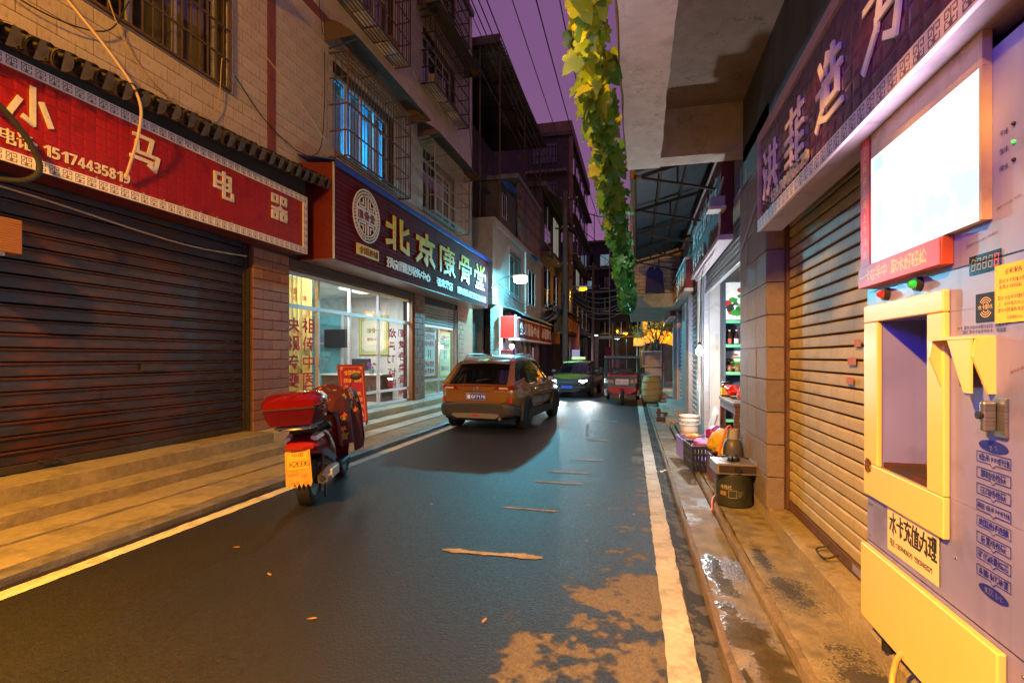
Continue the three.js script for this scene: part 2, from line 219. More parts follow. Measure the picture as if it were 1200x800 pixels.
// flat print: draws characters on a canvas
const pen = (c, text, x, y, size, color, o = {}) => {
  const { ratio = 1, weight = 0.11, down = false, pitch = size * ratio * 1.06, bold = true } = o; c.strokeStyle = c.fillStyle = color; c.lineCap = 'square'; c.lineJoin = 'miter';
  let px = x, py = y;
  for (const ch of text) {
    if (GL[ch]) { c.lineWidth = weight * size; for (const s of strokesOf(ch)) { c.beginPath(); s.forEach(([a, b], i) => c[i ? 'lineTo' : 'moveTo'](px + a / 10 * size * ratio, py + b / 10 * size)); c.stroke(); } }
    else if (ch !== ' ') { c.font = (bold ? 'bold ' : '') + Math.round(size * 0.95) + 'px sans-serif'; c.textAlign = 'center'; c.textBaseline = 'alphabetic'; c.fillText(ch, px + size * ratio / 2, py + size * 0.88); c.textAlign = 'left'; }
    const wide = /[\dA-Za-z:. -]/.test(ch) ? 0.62 : 1; if (down) py += pitch; else px += pitch * wide;
  }
  return px;
};
const sheet = (w, h, draw) => { const c = document.createElement('canvas'); c.width = w; c.height = h; const x = c.getContext('2d'); draw(x, w, h); const t = new THREE.CanvasTexture(c); t.colorSpace = THREE.SRGBColorSpace; return t; };
const printed = (t, o = {}) => new THREE.MeshStandardMaterial({ map: t, roughness: 0.6, side: THREE.DoubleSide, ...o });
// ---------------------------------------------------------------- ground, road, pavements
// outline in x,y carried along z with small unevenness, so that worn edges are not ruled lines
const worn = (pts, z0, z1, { step = 0.12, j = 0.005, skew = 0, s = 1 } = {}) => {
  const n = Math.max(2, Math.ceil(Math.abs(z1 - z0) / step)), pos = [], m = pts.length;
  const P = (k, i) => { const z = z0 + (z1 - z0) * i / n, [x, y] = pts[k], a = vnoise(z * 2.3 + 40, k * 7.7, 4096, s) - 0.5, b = vnoise(z * 2.9 + 90, k * 5.3, 4096, s + 3) - 0.5, c = vnoise(z * 9 + 400, k * 3.1, 8192, s + 5) - 0.5; return [x + skew * (z + 2.5) + j * (1.4 * a + c), y < 0 ? y : y + j * (1.2 * b + 0.7 * c), z]; };
  for (let i = 0; i < n; i++) for (let k = 0; k < m; k++) { const q = (k + 1) % m, a = P(k, i), b = P(q, i), c = P(q, i + 1), d = P(k, i + 1); pos.push(...a, ...d, ...b, ...b, ...d, ...c); }
  const tri = THREE.ShapeUtils.triangulateShape(pts.map((p) => new THREE.Vector2(...p)), []); for (const i of [0, n]) for (const t of tri) for (const k of t) pos.push(...P(k, i));
  const g = new THREE.BufferGeometry(); g.setAttribute('position', new THREE.Float32BufferAttribute(pos, 3)); g.computeVertexNormals(); return toCreasedNormals(uvm(g), 0.5);
};
const uvXZ = (g, x0, w, z0, l) => { const p = g.attributes.position, u = g.attributes.uv; for (let i = 0; i < p.count; i++) u.setXY(i, (p.getX(i) - x0) / w, (p.getZ(i) - z0) / l); return g; };
const SK = 0.011;                                                    // the right-hand kerb closes in on the road by about a centimetre a metre
const rx = (x, z) => x + SK * (z + 2.5);

struct('ground', uvm(new THREE.PlaneGeometry(400, 400).rotateX(-Math.PI / 2).translate(0, -0.12, -60)), mat(0.06, 0.055, 0.05, { map: tConcrete, size: 3, rough: 0.95 }));

const grit = (i, j, s) => { const a = hash(i, j, s), b = hash(i >> 1, j >> 1, s + 1), c = hash((i + 1) >> 2, (j + 2) >> 2, s + 2); return 0.45 * a + 0.35 * b + 0.2 * c; };
const dryMask = (x, z) => { // dust left on the dried-out road beside the line
  const u = x / 8 + 4, v = z / 8 + 9, n = fbm(u, v, 8, 6, 101) - 0.5, n2 = fbm(u, v, 26, 5, 131) - 0.5;
  const n3 = fbm(u, v, 110, 3, 141) - 0.5, big = Math.min(x + 0.42 + 0.10 * (z + 3), (z + 4.95) * 0.6, 0.15) + n * 1.1 + n2 * 1.35;
  const strip = (0.13 - Math.abs(x - 0.08 - SK * (z + 2.5)) + n2 * 0.6 + n * 0.5 - 0.12) * sstep(-13, -8, z) + 0.35 * (sstep(-13, -8, z) - 1);
  return sstep(-0.10, 0.20, Math.max(big, strip) + n3 * 1.0);
};
const RW = 1024, RH = 2048;
const roadCol = tex(RW, RH, (u, v, i, j) => {
  const x = -4.4 + 5.2 * u, z = -14 + 16 * v, d = dryMask(x, z), g = grit(i, j, 150), blot = fbm(u, v, 6, 5, 160), track = sstep(0.4, 0, Math.abs(x + 1.2 + 0.15 * Math.sin(z))) + sstep(0.4, 0, Math.abs(x + 2.8));
  const base = 0.07 + 0.06 * g + 0.035 * (blot - 0.5) - 0.012 * track, dust = 0.28 + 0.15 * g + 0.09 * (blot - 0.5);
  const k = base + (dust - base) * d; return [k * (1 + 0.03 * d), k * (0.985 - 0.035 * d), k * (0.99 - 0.14 * d)];
});
const roadRough = tex(RW, RH, (u, v, i, j) => { const d = dryMask(-4.4 + 5.2 * u, -14 + 16 * v), g = grit(i, j, 170); return [0, 0.44 + 0.24 * g + d * 0.3, 0]; }, false);
const farCol = tex(1024, 1024, (u, v, i, j) => { const g = grit(i, j, 180), b = fbm(u, v, 6, 5, 190); const k = 0.075 + 0.06 * g + 0.04 * (b - 0.5); return [k, k * 0.985, k * 0.99]; });
const bAsphalt = tex(512, 512, (u, v, i, j) => G3(0.55 * grit(i, j, 199) + 0.45 * fbm(u, v, 60, 3, 201)), false);
const quad = (p) => { const g = new THREE.BufferGeometry(); const [a, b, c, d] = p; g.setAttribute('position', new THREE.Float32BufferAttribute([...a, ...b, ...c, ...a, ...c, ...d], 3)); g.computeVertexNormals(); return uvm(g); };
const roadBed = (z0, z1) => quad([[-4.34, 0, z0], [rx(0.5, z0), 0, z0], [rx(0.5, z1), 0, z1], [-4.34, 0, z1]]);
const road = structGroup('road');
roadCol.wrapS = roadCol.wrapT = THREE.ClampToEdgeWrapping;
part('asphalt', uvXZ(roadBed(2, -14), -4.4, 5.2, -14, 16), new THREE.MeshStandardMaterial({ map: roadCol, roughnessMap: roadRough, bumpMap: rep(bAsphalt, 0.9 / 5.2, 0.9 / 16), bumpScale: 0.007, roughness: 1 }), road);
const farAsphalt = mat(1, 1, 1, { map: farCol, size: 5, bump: bAsphalt, bsize: 0.9, bs: 0.007, rough: 0.55 });
part('asphalt', [roadBed(30, 2), roadBed(-14, -90)], farAsphalt, road);
const paintMat = mat(0.62, 0.6, 0.55, { map: tConcrete, size: 0.9, bump: bAsphalt, bsize: 0.9, bs: 0.004, rough: 0.7 });
// painted strip with frayed edges
const paintStrip = (x0, x1, z0, z1, skew, step = 0.05, fray = 0.012) => {
  const n = Math.ceil(Math.abs(z1 - z0) / step), pos = []; const e = (x, i, s) => { const z = z0 + (z1 - z0) * i / n; return [x + skew * (z + 2.5) + fray * (vnoise(z * 7 + 900, s * 3, 65536, 9) + 0.6 * hash(i, s, 5) - 0.8), 0.004, z]; };
  for (let i = 0; i < n; i++) { const a = e(x0, i, 1), b = e(x1, i, 2), c = e(x1, i + 1, 2), d = e(x0, i + 1, 1); pos.push(...a, ...b, ...d, ...b, ...c, ...d); }
  const g = new THREE.BufferGeometry(); g.setAttribute('position', new THREE.Float32BufferAttribute(pos, 3)); g.computeVertexNormals(); return uvm(g);
};
part('edge_line', paintStrip(-4.21, -4.06, 4, -40, 0), paintMat, road, 'painted edge line beside the steps');
part('edge_line', paintStrip(0.15, 0.305, 4, -40, SK), paintMat, road, 'painted edge line beside the kerb');
// worn-off crossing strokes left on the asphalt
const wornPaint = mat(0.36, 0.32, 0.26, { map: tConcrete, size: 0.7, bump: bAsphalt, bsize: 0.9, bs: 0.005, rough: 0.85 });
for (const [xa, xb, z, t, dz] of [[-1.58, -0.74, -4.0, 0.085, 0.03], [-1.4, -0.8, -5.26, 0.05, 0], [-1.31, -0.66, -6.46, 0.07, 0], [-1.19, -0.66, -7.07, 0.08, 0], [-1.04, -0.52, -8.0, 0.07, 0.02], [-1.0, -0.5, -9.9, 0.08, 0], [-1.2, -0.47, -12.9, 0.12, 0]]) {
  const n = 40, top = [], bot = [];
  for (let i = 0; i <= n; i++) { const u = i / n, x = xa + (xb - xa) * u, q = t / 2 * (0.55 + 0.9 * vnoise(x * 9 + 50, z * 3, 4096, 7)) * Math.min(1, 6 * u + 0.25, 6 * (1 - u) + 0.45), m = z + dz * (0.5 - u) + 0.02 * (vnoise(x * 5 + 70, z, 4096, 2) - 0.5); top.push([x, -(m - q * (0.7 + 0.5 * hash(i, 1, z * 9)))]); bot.unshift([x, -(m + q * (0.7 + 0.5 * hash(i, 2, z * 9)))]); }
  const g = new THREE.ShapeGeometry(new THREE.Shape([...bot.reverse(), ...top.reverse()].map((p) => new THREE.Vector2(...p)))).rotateX(-Math.PI / 2).translate(0, 0.0045, 0);
  part('worn_marking', uvm(g), wornPaint, road);
}
part('worn_marking', paintStrip(-0.73, -0.66, -10.4, -12.2, 0.09, 0.05, 0.03).translate(0.4, 0.0006, 0), wornPaint, road);

// left: kerb, low pavement, steps up to the shops
const oldConcrete = mat(0.28, 0.235, 0.145, { map: tConcrete, size: 1.7, bump: bConcrete, bs: 0.008, bsize: 0.9, rough: 0.88 });
const dampConcrete = mat(0.16, 0.15, 0.14, { map: tConcrete, size: 1.2, bump: bConcrete, bs: 0.008, bsize: 0.7, rough: 0.6 });
const pavL = structGroup('left_pavement');
part('kerb', worn([[-4.30, -0.1], [-4.30, 0.055], [-4.325, 0.075], [-4.44, 0.08], [-4.44, -0.1]], 12, -40, { j: 0.012, s: 11 }), dampConcrete, pavL);
part('pavement', worn([[-4.445, -0.1], [-4.445, 0.078], [-4.92, 0.086], [-4.92, -0.1]], 12, -40, { j: 0.008, s: 21 }), oldConcrete, pavL);
const stepL = [[[-4.925, -0.1], [-4.925, 0.105], [-4.94, 0.113], [-5.295, 0.115], [-5.295, -0.1]], [[-5.30, -0.1], [-5.30, 0.225], [-5.315, 0.236], [-5.655, 0.24], [-5.655, -0.1]], [[-5.66, -0.1], [-5.66, 0.39], [-5.675, 0.403], [-6.4, 0.405], [-6.4, -0.1]]];
stepL.forEach((p, i) => part('step', worn(p, 12, i === 2 ? -7.02 : -7.95, { j: 0.009, s: 31 + i * 10 }), oldConcrete, pavL));
const paleConcrete = mat(0.50, 0.47, 0.38, { map: tConcrete, size: 2.4, bump: bConcrete, bs: 0.004, bsize: 0.9, rough: 0.7 });
const creamRiser = mat(0.46, 0.38, 0.18, { map: tGrime, size: 1.4, bump: bConcrete, bs: 0.005, bsize: 0.8, rough: 0.8 });
stepL.forEach((p, i) => part('step', worn(p.map(([x, y]) => [x, y > 0.3 ? y - 0.01 : y]), i === 2 ? -7.03 : -7.96, -18.2, { j: 0.006, s: 61 + i * 10 }), paleConcrete, pavL));
part('riser_paint', box(-5.296, -5.288, 0.13, 0.205, -8.4, -17.9), creamRiser, pavL); part('riser_paint', box(-5.656, -5.648, 0.255, 0.365, -8.4, -12.2), creamRiser, pavL); part('riser_paint', box(-5.656, -5.648, 0.255, 0.365, -12.9, -17.9), creamRiser, pavL);
part('red_mark', box(-5.646, -5.644, 0.25, 0.37, -9.85, -9.90), mat(0.5, 0.02, 0.02), pavL);
part('floor', box(-6.4, -10, -0.1, 0.12, -18.2, -60), M.concrete, pavL);
part('pavement', worn([[-4.93, -0.1], [-4.93, 0.10], [-6.39, 0.11], [-6.39, -0.1]], -18.21, -60, { j: 0.008, s: 71, step: 0.4 }), oldConcrete, pavL);

// right: kerb stone, wet lower walk, upper walk, ledge under the shop fronts
const pavR = structGroup('right_pavement');
const kerbStone = mat(0.20, 0.15, 0.10, { map: tConcrete, size: 0.8, bump: bConcrete, bs: 0.008, bsize: 0.5, rough: 0.7 });
part('gutter', uvm(quad([[rx(0.31, 6), 0.003, 6], [rx(0.45, 6), 0.003, 6], [rx(0.45, -40), 0.003, -40], [rx(0.31, -40), 0.003, -40]])), mat(1, 1, 1, { map: tex(512, 512, (u, v, i, j) => { const d = sstep(0.42, 0.56, fbm(u, v, 8, 6, 371) + 0.25 * (fbm(u, v, 60, 3, 377) - 0.5)), g = grit(i, j, 381), k = (0.08 + 0.12 * g) * (1 - d) + d * (0.26 + 0.14 * g); return [k, k * (0.99 - 0.03 * d), k * (0.99 - 0.12 * d)]; }), size: 1.1, bump: bAsphalt, bsize: 0.5, bs: 0.008, rough: 0.75 }), pavR);
part('kerb', worn([[0.435, -0.1], [0.435, 0.075], [0.445, 0.085], [0.468, 0.083], [0.47, -0.1]], 8, -40, { j: 0.009, skew: SK, s: 81 }), kerbStone, pavR);
const puddle = (x, z) => { const n = fbm(x / 4 + 3, z / 4 + 7, 16, 5, 211) - 0.5, n2 = fbm(x / 4 + 3, z / 4 + 7, 60, 4, 223) - 0.5; const cx = x - 0.59 + 0.06 * Math.sin(z * 3), a = 1 - Math.hypot(cx / 0.13, (z + 2.95) / 0.62), b = 1 - Math.hypot((x - 0.53) / 0.07, (z + 3.75) / 0.42), c = 1 - Math.hypot((x - 0.60) / 0.10, (z + 1.9) / 0.6), d = 1 - Math.hypot((x - 0.5) / 0.03, (z + 2.62) / 0.1); return sstep(-0.3, 0.45, Math.max(a, b, c, d) + n * 1.6 + n2 * 1.5 - 0.05); };
const walkCol = tex(512, 2048, (u, v, i, j) => { const x = 0.4 + 0.4 * u, z = -10 + 12 * v, p = puddle(x, z), n = fbm(u * 0.1, v * 3, 32, 5, 231), f = grit(i, j, 240), st = sstep(0.5, 0.7, fbm(u * 0.1, v * 3, 12, 6, 251)); const k = (0.45 + 0.22 * (n - 0.5) + 0.10 * (f - 0.5) - 0.13 * st) * (1 - 0.34 * p); return [k, k * 0.94, k * 0.80]; });
const walkRough = tex(512, 2048, (u, v, i, j) => { const x = 0.4 + 0.4 * u, z = -10 + 12 * v, p = puddle(x, z), st = sstep(0.45, 0.62, fbm(u * 0.1, v * 3, 12, 6, 251)); return [0, (0.66 - 0.26 * st) * (1 - p) + 0.07 * p + 0.08 * grit(i, j, 260) * (1 - p), 0]; }, false);
const walkBump = tex(512, 2048, (u, v, i, j) => { const p = puddle(0.4 + 0.4 * u, -10 + 12 * v); return G3((1 - p) * (0.35 + 0.6 * fbm(u, v * 30, 32, 4, 271)) + p * (0.3 + 0.22 * fbm(u, v * 30, 24, 3, 283))); }, false);
const walkMat = new THREE.MeshStandardMaterial({ map: walkCol, roughnessMap: walkRough, bumpMap: walkBump, bumpScale: 0.006, roughness: 1 });
part('walk', uvXZ(worn([[0.472, -0.1], [0.472, 0.078], [0.745, 0.074], [0.745, -0.1]], 2, -10, { j: 0.004, skew: SK, s: 91 }), 0.4, 0.4, -10, 12), walkMat, pavR);
part('walk', worn([[0.472, -0.1], [0.472, 0.078], [0.745, 0.074], [0.745, -0.1]], -10.002, -40, { j: 0.004, skew: SK, s: 91, step: 0.3 }), M.concrete, pavR);
part('walk', worn([[0.472, -0.1], [0.472, 0.078], [0.745, 0.074], [0.745, -0.1]], 8, 2.002, { j: 0.004, skew: SK, s: 91, step: 0.3 }), M.concrete, pavR);
part('kerb', worn([[0.746, -0.1], [0.746, 0.115], [0.756, 0.135], [0.785, 0.137], [0.79, 0.12], [0.79, -0.1]], 8, -12, { j: 0.012, skew: SK / 2, s: 101 }), mat(0.26, 0.21, 0.14, { map: tConcrete, size: 0.7, bump: bConcrete, bs: 0.01, bsize: 0.5, rough: 0.8 }), pavR);
const oilCol = tex(512, 2048, (u, v, i, j) => { const x = 0.79 + 0.34 * u, z = -8 + 8 * v, n = fbm(u * 0.12, v * 3, 32, 5, 291) - 0.5, oil = sstep(-0.25, 0.5, Math.max(1 - Math.hypot((x - 0.93) / 0.12, (z + 3.55) / 0.26), 1 - Math.hypot((x - 0.88) / 0.05, (z + 4.05) / 0.3), 1 - Math.hypot((x - 1.02) / 0.14, (z + 2.5) / 0.45)) + n * 2.2 + 1.6 * (fbm(u, v * 24, 40, 4, 297) - 0.5) - 0.1), f = grit(i, j, 299); const k = (0.48 + 0.34 * n + 0.1 * (f - 0.5)) * (1 - 0.55 * oil); return [k, k * 0.93, k * 0.74]; });
part('upper_walk', uvXZ(worn([[0.792, -0.1], [0.792, 0.122], [1.115, 0.128], [1.115, -0.1]], 0, -8, { j: 0.006, s: 111 }), 0.79, 0.34, -8, 8), new THREE.MeshStandardMaterial({ map: oilCol, roughness: 0.72, bumpMap: rep(bConcrete, 3, 0.12), bumpScale: 0.006 }), pavR);
part('upper_walk', [worn([[0.792, -0.1], [0.792, 0.122], [1.115, 0.128], [1.115, -0.1]], -8.002, -12, { j: 0.006, s: 111 }), worn([[0.792, -0.1], [0.792, 0.122], [1.115, 0.128], [1.115, -0.1]], 8, 0.002, { j: 0.006, s: 111 })], M.concrete, pavR);
part('ledge', worn([[1.117, -0.1], [1.117, 0.235], [1.13, 0.25], [1.9, 0.255], [1.9, -0.1]], 8, -6.2, { j: 0.012, s: 121 }), mat(0.36, 0.31, 0.20, { map: tConcrete, size: 0.9, bump: bConcrete, bs: 0.012, bsize: 0.6, rough: 0.85 }), pavR);
part('floor', box(1.117, 5, -0.1, 0.17, -6.203, -9.6), M.concrete, pavR);
part('step', worn([[0.62, -0.1], [0.62, 0.2], [0.64, 0.21], [3, 0.21], [3, -0.1]], -12.01, -40, { j: 0.006, s: 131, step: 0.3 }), paleConcrete, pavR);
part('step', worn([[0.83, -0.1], [0.83, 0.34], [0.85, 0.35], [3, 0.35], [3, -0.1]], -12.6, -17, { j: 0.005, s: 141, step: 0.3 }), mat(0.42, 0.44, 0.44, { map: tConcrete, size: 1.2, rough: 0.8 }), pavR);
// ---------------------------------------------------------------- left: the tiled apartment building
const apartment = thing('apartment_building', 'tan tiled apartment building with barred window cages over a shuttered shop and a glazed clinic', 'building');
const WX = -6.05;
const winRects = [[-6.45, -3.7, 5.66, 7.35], [-11.9, -9.3, 5.85, 7.55], [-11.9, -9.4, 9.1, 10.9], [-16.4, -13.8, 9.6, 11.2], [-16.4, -13.8, 5.95, 7.5], [-16.4, -13.8, 12.3, 13.6], [-6.45, -3.7, 9.1, 10.8]];
const doorRects = [[-6.97, 3.5, 0.36, 3.45], [-13.12, -7.92, 0.36, 3.2], [-16.58, -13.86, 0.36, 3.2]];
part('wall', extrudeX(rect(-18.3, 8, 0, 14.4), -6.36, -6.072, [...winRects, ...doorRects].map(([a, b, c, d]) => rect(a, b, c, d).reverse())), mat(0.03, 0.025, 0.022, { map: tConcrete, size: 1.5, rough: 0.95 }), apartment);
part('side_wall', box(-12, -6.37, 0, 14.4, -18.05, -18.3), mat(0.25, 0.22, 0.19, { map: tConcrete, size: 2, rough: 0.9 }), apartment);
part('roof', box(-12, -6.0, 14.41, 14.6, -18.4, 8), M.concrete, apartment);
part('back_wall', box(-12.2, -12, 0, 14.4, -18.3, 8), M.concrete, apartment);
part('side_wall', box(-12, -6.37, 0, 14.4, 8, 7.8), M.concrete, apartment);
for (const y of [3.45, 8.3, 11.6]) part('floor_slab', box(-11.99, -6.37, y + 0.12, y + 0.3, -18.04, 7.79), M.concrete, apartment);
// face tiles, each proud of its joint; the 300 that show largest are parts of their own
{
  const tileMats = [[0.58, 0.49, 0.39], [0.555, 0.465, 0.37], [0.61, 0.515, 0.41], [0.57, 0.475, 0.38]].map((c) => mat(...c, { map: tGrime, size: 0.9, rough: 0.42 }));
  const band = [[-7.56, -7.36, 3.2, 14.4], [-18.3, -7.56, 8.2, 8.42], [-18.3, -17.2, 3, 3.3]], blocked = [...winRects.map(([a, b, c, d]) => [a - 0.04, b + 0.04, c - 0.04, d + 0.04]), ...band];
  const list = [], ph = 0.187, pw = 0.378;
  for (let r = 0; r < 53; r++) {
    const y = 4.3 + r * ph; let iv = [[-18.29, 1.5]];
    for (const [a, b, c, d] of blocked) if (y + ph > c + 0.03 && y < d - 0.03) iv = iv.flatMap(([p, q]) => (b <= p || a >= q ? [[p, q]] : [[p, a], [b, q]].filter(([m, n]) => n - m > 0.03)));
    for (let k = -50; k < 6; k++) { const z0 = k * pw + (r % 2) * pw / 2; for (const [p, q] of iv) { const a = Math.max(p, z0), b = Math.min(q, z0 + pw); if (b - a > 0.04) list.push({ y, a, b, k: Math.floor(rnd() * 4), dx: rr(-0.0015, 0.0015) }); } }
  }
  for (const t of list) { const z = (t.a + t.b) / 2, c = Math.cos(camera.rotation.y), s = Math.sin(camera.rotation.y), d = -WX * s - z * c, px = 600 + 600 * (WX * c - z * s) / d, py = 418 - 600 * (t.y - 1.6) / d; t.show = d > 0 && px > -25 && py > -10 && t.y > 4.6 ? (t.b - t.a) / (d * d) * 10 + 1 / d : 0; }
  list.sort((a, b) => b.show - a.show);
  const unit = uvm(new THREE.BoxGeometry(0.02, ph - 0.009, 1));
  const rest = [[], [], [], []];
  list.forEach((t, i) => {
    const w = t.b - t.a - 0.009;
    if (i < 300) { const m = part('tile', unit, tileMats[t.k], apartment); m.position.set(WX - 0.01 + t.dx, t.y + ph / 2, (t.a + t.b) / 2); m.scale.z = w; }
    else rest[t.k].push(new THREE.BoxGeometry(0.02, ph - 0.009, w).translate(WX - 0.01 + t.dx, t.y + ph / 2, (t.a + t.b) / 2));
  });
  rest.forEach((g, k) => { part('tiles', uvm(merge(g)), tileMats[k], apartment).userData.kind = 'stuff'; });
}
const redBand = mat(0.26, 0.075, 0.04, { map: tGrime, size: 0.8, rough: 0.55 });
part('tile_band', box(-6.07, -6.04, 3.4, 14.4, -7.555, -7.365), redBand, apartment); part('tile_band', box(-6.07, -6.042, 8.21, 8.41, -18.3, -7.56), redBand, apartment);
// windows: frame, panes, mullions; a lit room behind the blue one
const windowIn = (parent, [z0, z1, y0, y1], n, room) => {
  const x = -6.22, w = part('window', [box(x - 0.03, x + 0.03, y0, y0 + 0.06, z0, z1), box(x - 0.03, x + 0.03, y1 - 0.06, y1, z0, z1), box(x - 0.03, x + 0.03, y0 + 0.06, y1 - 0.06, z0, z0 + 0.06), box(x - 0.03, x + 0.03, y0 + 0.06, y1 - 0.06, z1 - 0.06, z1)], M.alu, parent);
  const s = (z1 - z0 - 0.12) / n, tr = y1 - 0.42;
  part('mullion', box(x - 0.02, x + 0.02, tr, tr + 0.045, z0 + 0.06, z1 - 0.06), M.alu, w);
  for (let i = 1; i < n; i++) part('mullion', box(x - 0.021, x + 0.021, y0 + 0.06, y1 - 0.06, z0 + 0.06 + i * s - 0.025, z0 + 0.06 + i * s + 0.025), M.alu, w);
  for (let i = 0; i < n; i++) for (const [a, b] of [[y0 + 0.06, tr], [tr + 0.045, y1 - 0.06]]) part('pane', box(x - 0.004, x, a, b, z0 + 0.06 + i * s, z0 + 0.06 + (i + 1) * s), glassPane, w);
  part('sill', box(-6.2, -6.02, y0 - 0.07, y0 - 0.005, z0 - 0.05, z1 + 0.05), M.concrete, parent);
  const rm = mat(0.12, 0.11, 0.10, { rough: 0.9 });
  part('room', [box(-9, -8.95, y0 - 0.5, y1 + 0.4, z0 - 0.3, z1 + 0.3), box(-8.95, -6.38, y0 - 0.5, y0 - 0.45, z0 - 0.3, z1 + 0.3), box(-8.95, -6.38, y1 + 0.35, y1 + 0.4, z0 - 0.3, z1 + 0.3), box(-8.95, -6.38, y0 - 0.45, y1 + 0.35, z0 - 0.3, z0 - 0.25), box(-8.95, -6.38, y0 - 0.45, y1 + 0.35, z1 + 0.25, z1 + 0.3)], room ?? rm, parent);
  return w;
};
const folds = (w, h, n, amp) => { const g = new THREE.PlaneGeometry(w, h, n * 8, 1), p = g.attributes.position; for (let i = 0; i < p.count; i++) { const u = (p.getX(i) / w + 0.5) * n; p.setZ(i, amp * (Math.sin(u * 6.283) + 0.4 * Math.sin(u * 14.1 + 1))); } g.computeVertexNormals(); return g; };
const darkWins = [[0, 4], [2, 4], [3, 4], [4, 4], [5, 4], [6, 4]];
for (const [i, n] of darkWins) windowIn(apartment, winRects[i], n);
windowIn(apartment, winRects[1], 4, mat(0.1, 0.6, 0.75, { rough: 0.9 }));
panelLight([0.005, 0.62, 1], 60, 1.6, 0.5, [-7.6, 7.85, -10.6], [-7.6, 0, -10.6]);
part('unseen_ceiling_light', box(-8, -7.2, 7.88, 7.91, -11.1, -10.1), glow(0.25, 0.75, 1, 1.2), apartment);  // lamp itself unseen, placed to light the blue room
{ const cu = mat(0.25, 0.55, 0.6, { map: tCloth, size: 0.1, rough: 1 }); for (const [zc, w] of [[-9.75, 0.8], [-10.75, 0.55], [-11.55, 0.6]]) part('curtain', folds(w, 1.75, Math.round(w * 9), 0.03).rotateY(faceRight).translate(-6.42, 6.7, zc), cu, apartment, 'blue lit curtain'); }
const cu2 = mat(0.35, 0.33, 0.3, { map: tCloth, size: 0.1, rough: 1 });
for (const [x, y, z, w] of [[-6.45, 10.3, -14.4, 0.9], [-6.45, 6.7, -15.9, 0.8], [-6.45, 6.7, -14.2, 0.6], [-6.45, 9.9, -10, 0.9]]) part('curtain', folds(w, 1.5, 7, 0.03).rotateY(faceRight).translate(x, y, z), cu2, apartment);
// window cages: posts, rails and bars
const cage = (x1, z0, z1, y0, y1, m, pitch = 0.125, floor) => {
  const x0 = -6.045, g = part('window_cage', [box(x1 - 0.03, x1, y0, y0 + 0.035, z0, z1), box(x1 - 0.03, x1, y1 - 0.035, y1, z0, z1), ...[z0, z1 - 0.03].flatMap((z) => [box(x1 - 0.03, x1, y0 + 0.035, y1 - 0.035, z, z + 0.03), box(x0, x1 - 0.03, y0, y0 + 0.03, z, z + 0.03), box(x0, x1 - 0.03, y1 - 0.03, y1, z, z + 0.03)])], m, apartment);
  const v = uvm(new THREE.BoxGeometry(0.014, y1 - y0 - 0.07, 0.014)), n = Math.round((z1 - z0) / pitch);
  for (let i = 1; i < n; i++) { const b = part('bar', v, m, g); b.position.set(x1 - 0.015, (y0 + y1) / 2, z0 + (z1 - z0) * i / n); }
  const nx = Math.max(1, Math.round((x1 - x0) / pitch)); for (const z of [z0 + 0.015, z1 - 0.015]) for (let i = 1; i < nx; i++) { const b = part('bar', v, m, g); b.position.set(x0 + (x1 - x0) * i / nx, (y0 + y1) / 2, z); }
  const hr = uvm(new THREE.BoxGeometry(0.024, 0.024, z1 - z0 - 0.06)), sr = uvm(new THREE.BoxGeometry(x1 - x0 - 0.03, 0.024, 0.024));
  for (let k = 1; k < 4; k++) { const y = y0 + (y1 - y0) * k / 4; part('rail', hr, m, g).position.set(x1 - 0.014, y, (z0 + z1) / 2); if (x1 - x0 > 0.15) for (const z of [z0 + 0.017, z1 - 0.017]) part('rail', sr, m, g).position.set((x0 + x1) / 2, y + 0.003, z); }
  if (x1 - x0 > 0.15) { const fb = uvm(new THREE.BoxGeometry(0.014, 0.014, z1 - z0 - 0.07)); for (let i = 1; i < 5; i++) for (const y of [y0 + 0.015, y1 - 0.015]) part('bar', fb, m, g).position.set(x0 + (x1 - x0) * i / 5, y, (z0 + z1) / 2); }
  if (floor) { for (let i = 0; i < 5; i++) { const q = part('floor_panel', box(x0 + 0.03, x1 - 0.05, y0 + 0.04, y0 + 0.06, z0 + 0.05 + i * (z1 - z0) / 5, z0 + (i + 0.94) * (z1 - z0) / 5), i % 2 ? M.white : mat(0.5, 0.48, 0.42, { map: tGrime, size: 0.6 }), g); q.rotation.z = rr(-0.004, 0.004); } }
  return g;
};
cage(-5.97, -6.5, -3.65, 5.6, 7.4, M.ironRust, 0.14);
cage(-5.6, -12.0, -9.1, 5.6, 7.72, M.ironRust, 0.13);
cage(-5.6, -12.0, -9.35, 8.95, 11.2, M.ironRust, 0.12, true);
cage(-5.6, -16.65, -13.6, 9.4, 11.35, M.ironDark, 0.13, true);
cage(-5.6, -16.65, -13.6, 5.75, 7.65, mat(0.3, 0.28, 0.25, { map: tGrime, size: 0.5, rough: 0.6, metal: 0.3 }), 0.13);
cage(-5.6, -16.65, -13.6, 12.1, 13.9, M.ironDark, 0.13, true);
cage(-5.97, -6.5, -3.65, 9.0, 10.9, M.ironRust, 0.14);
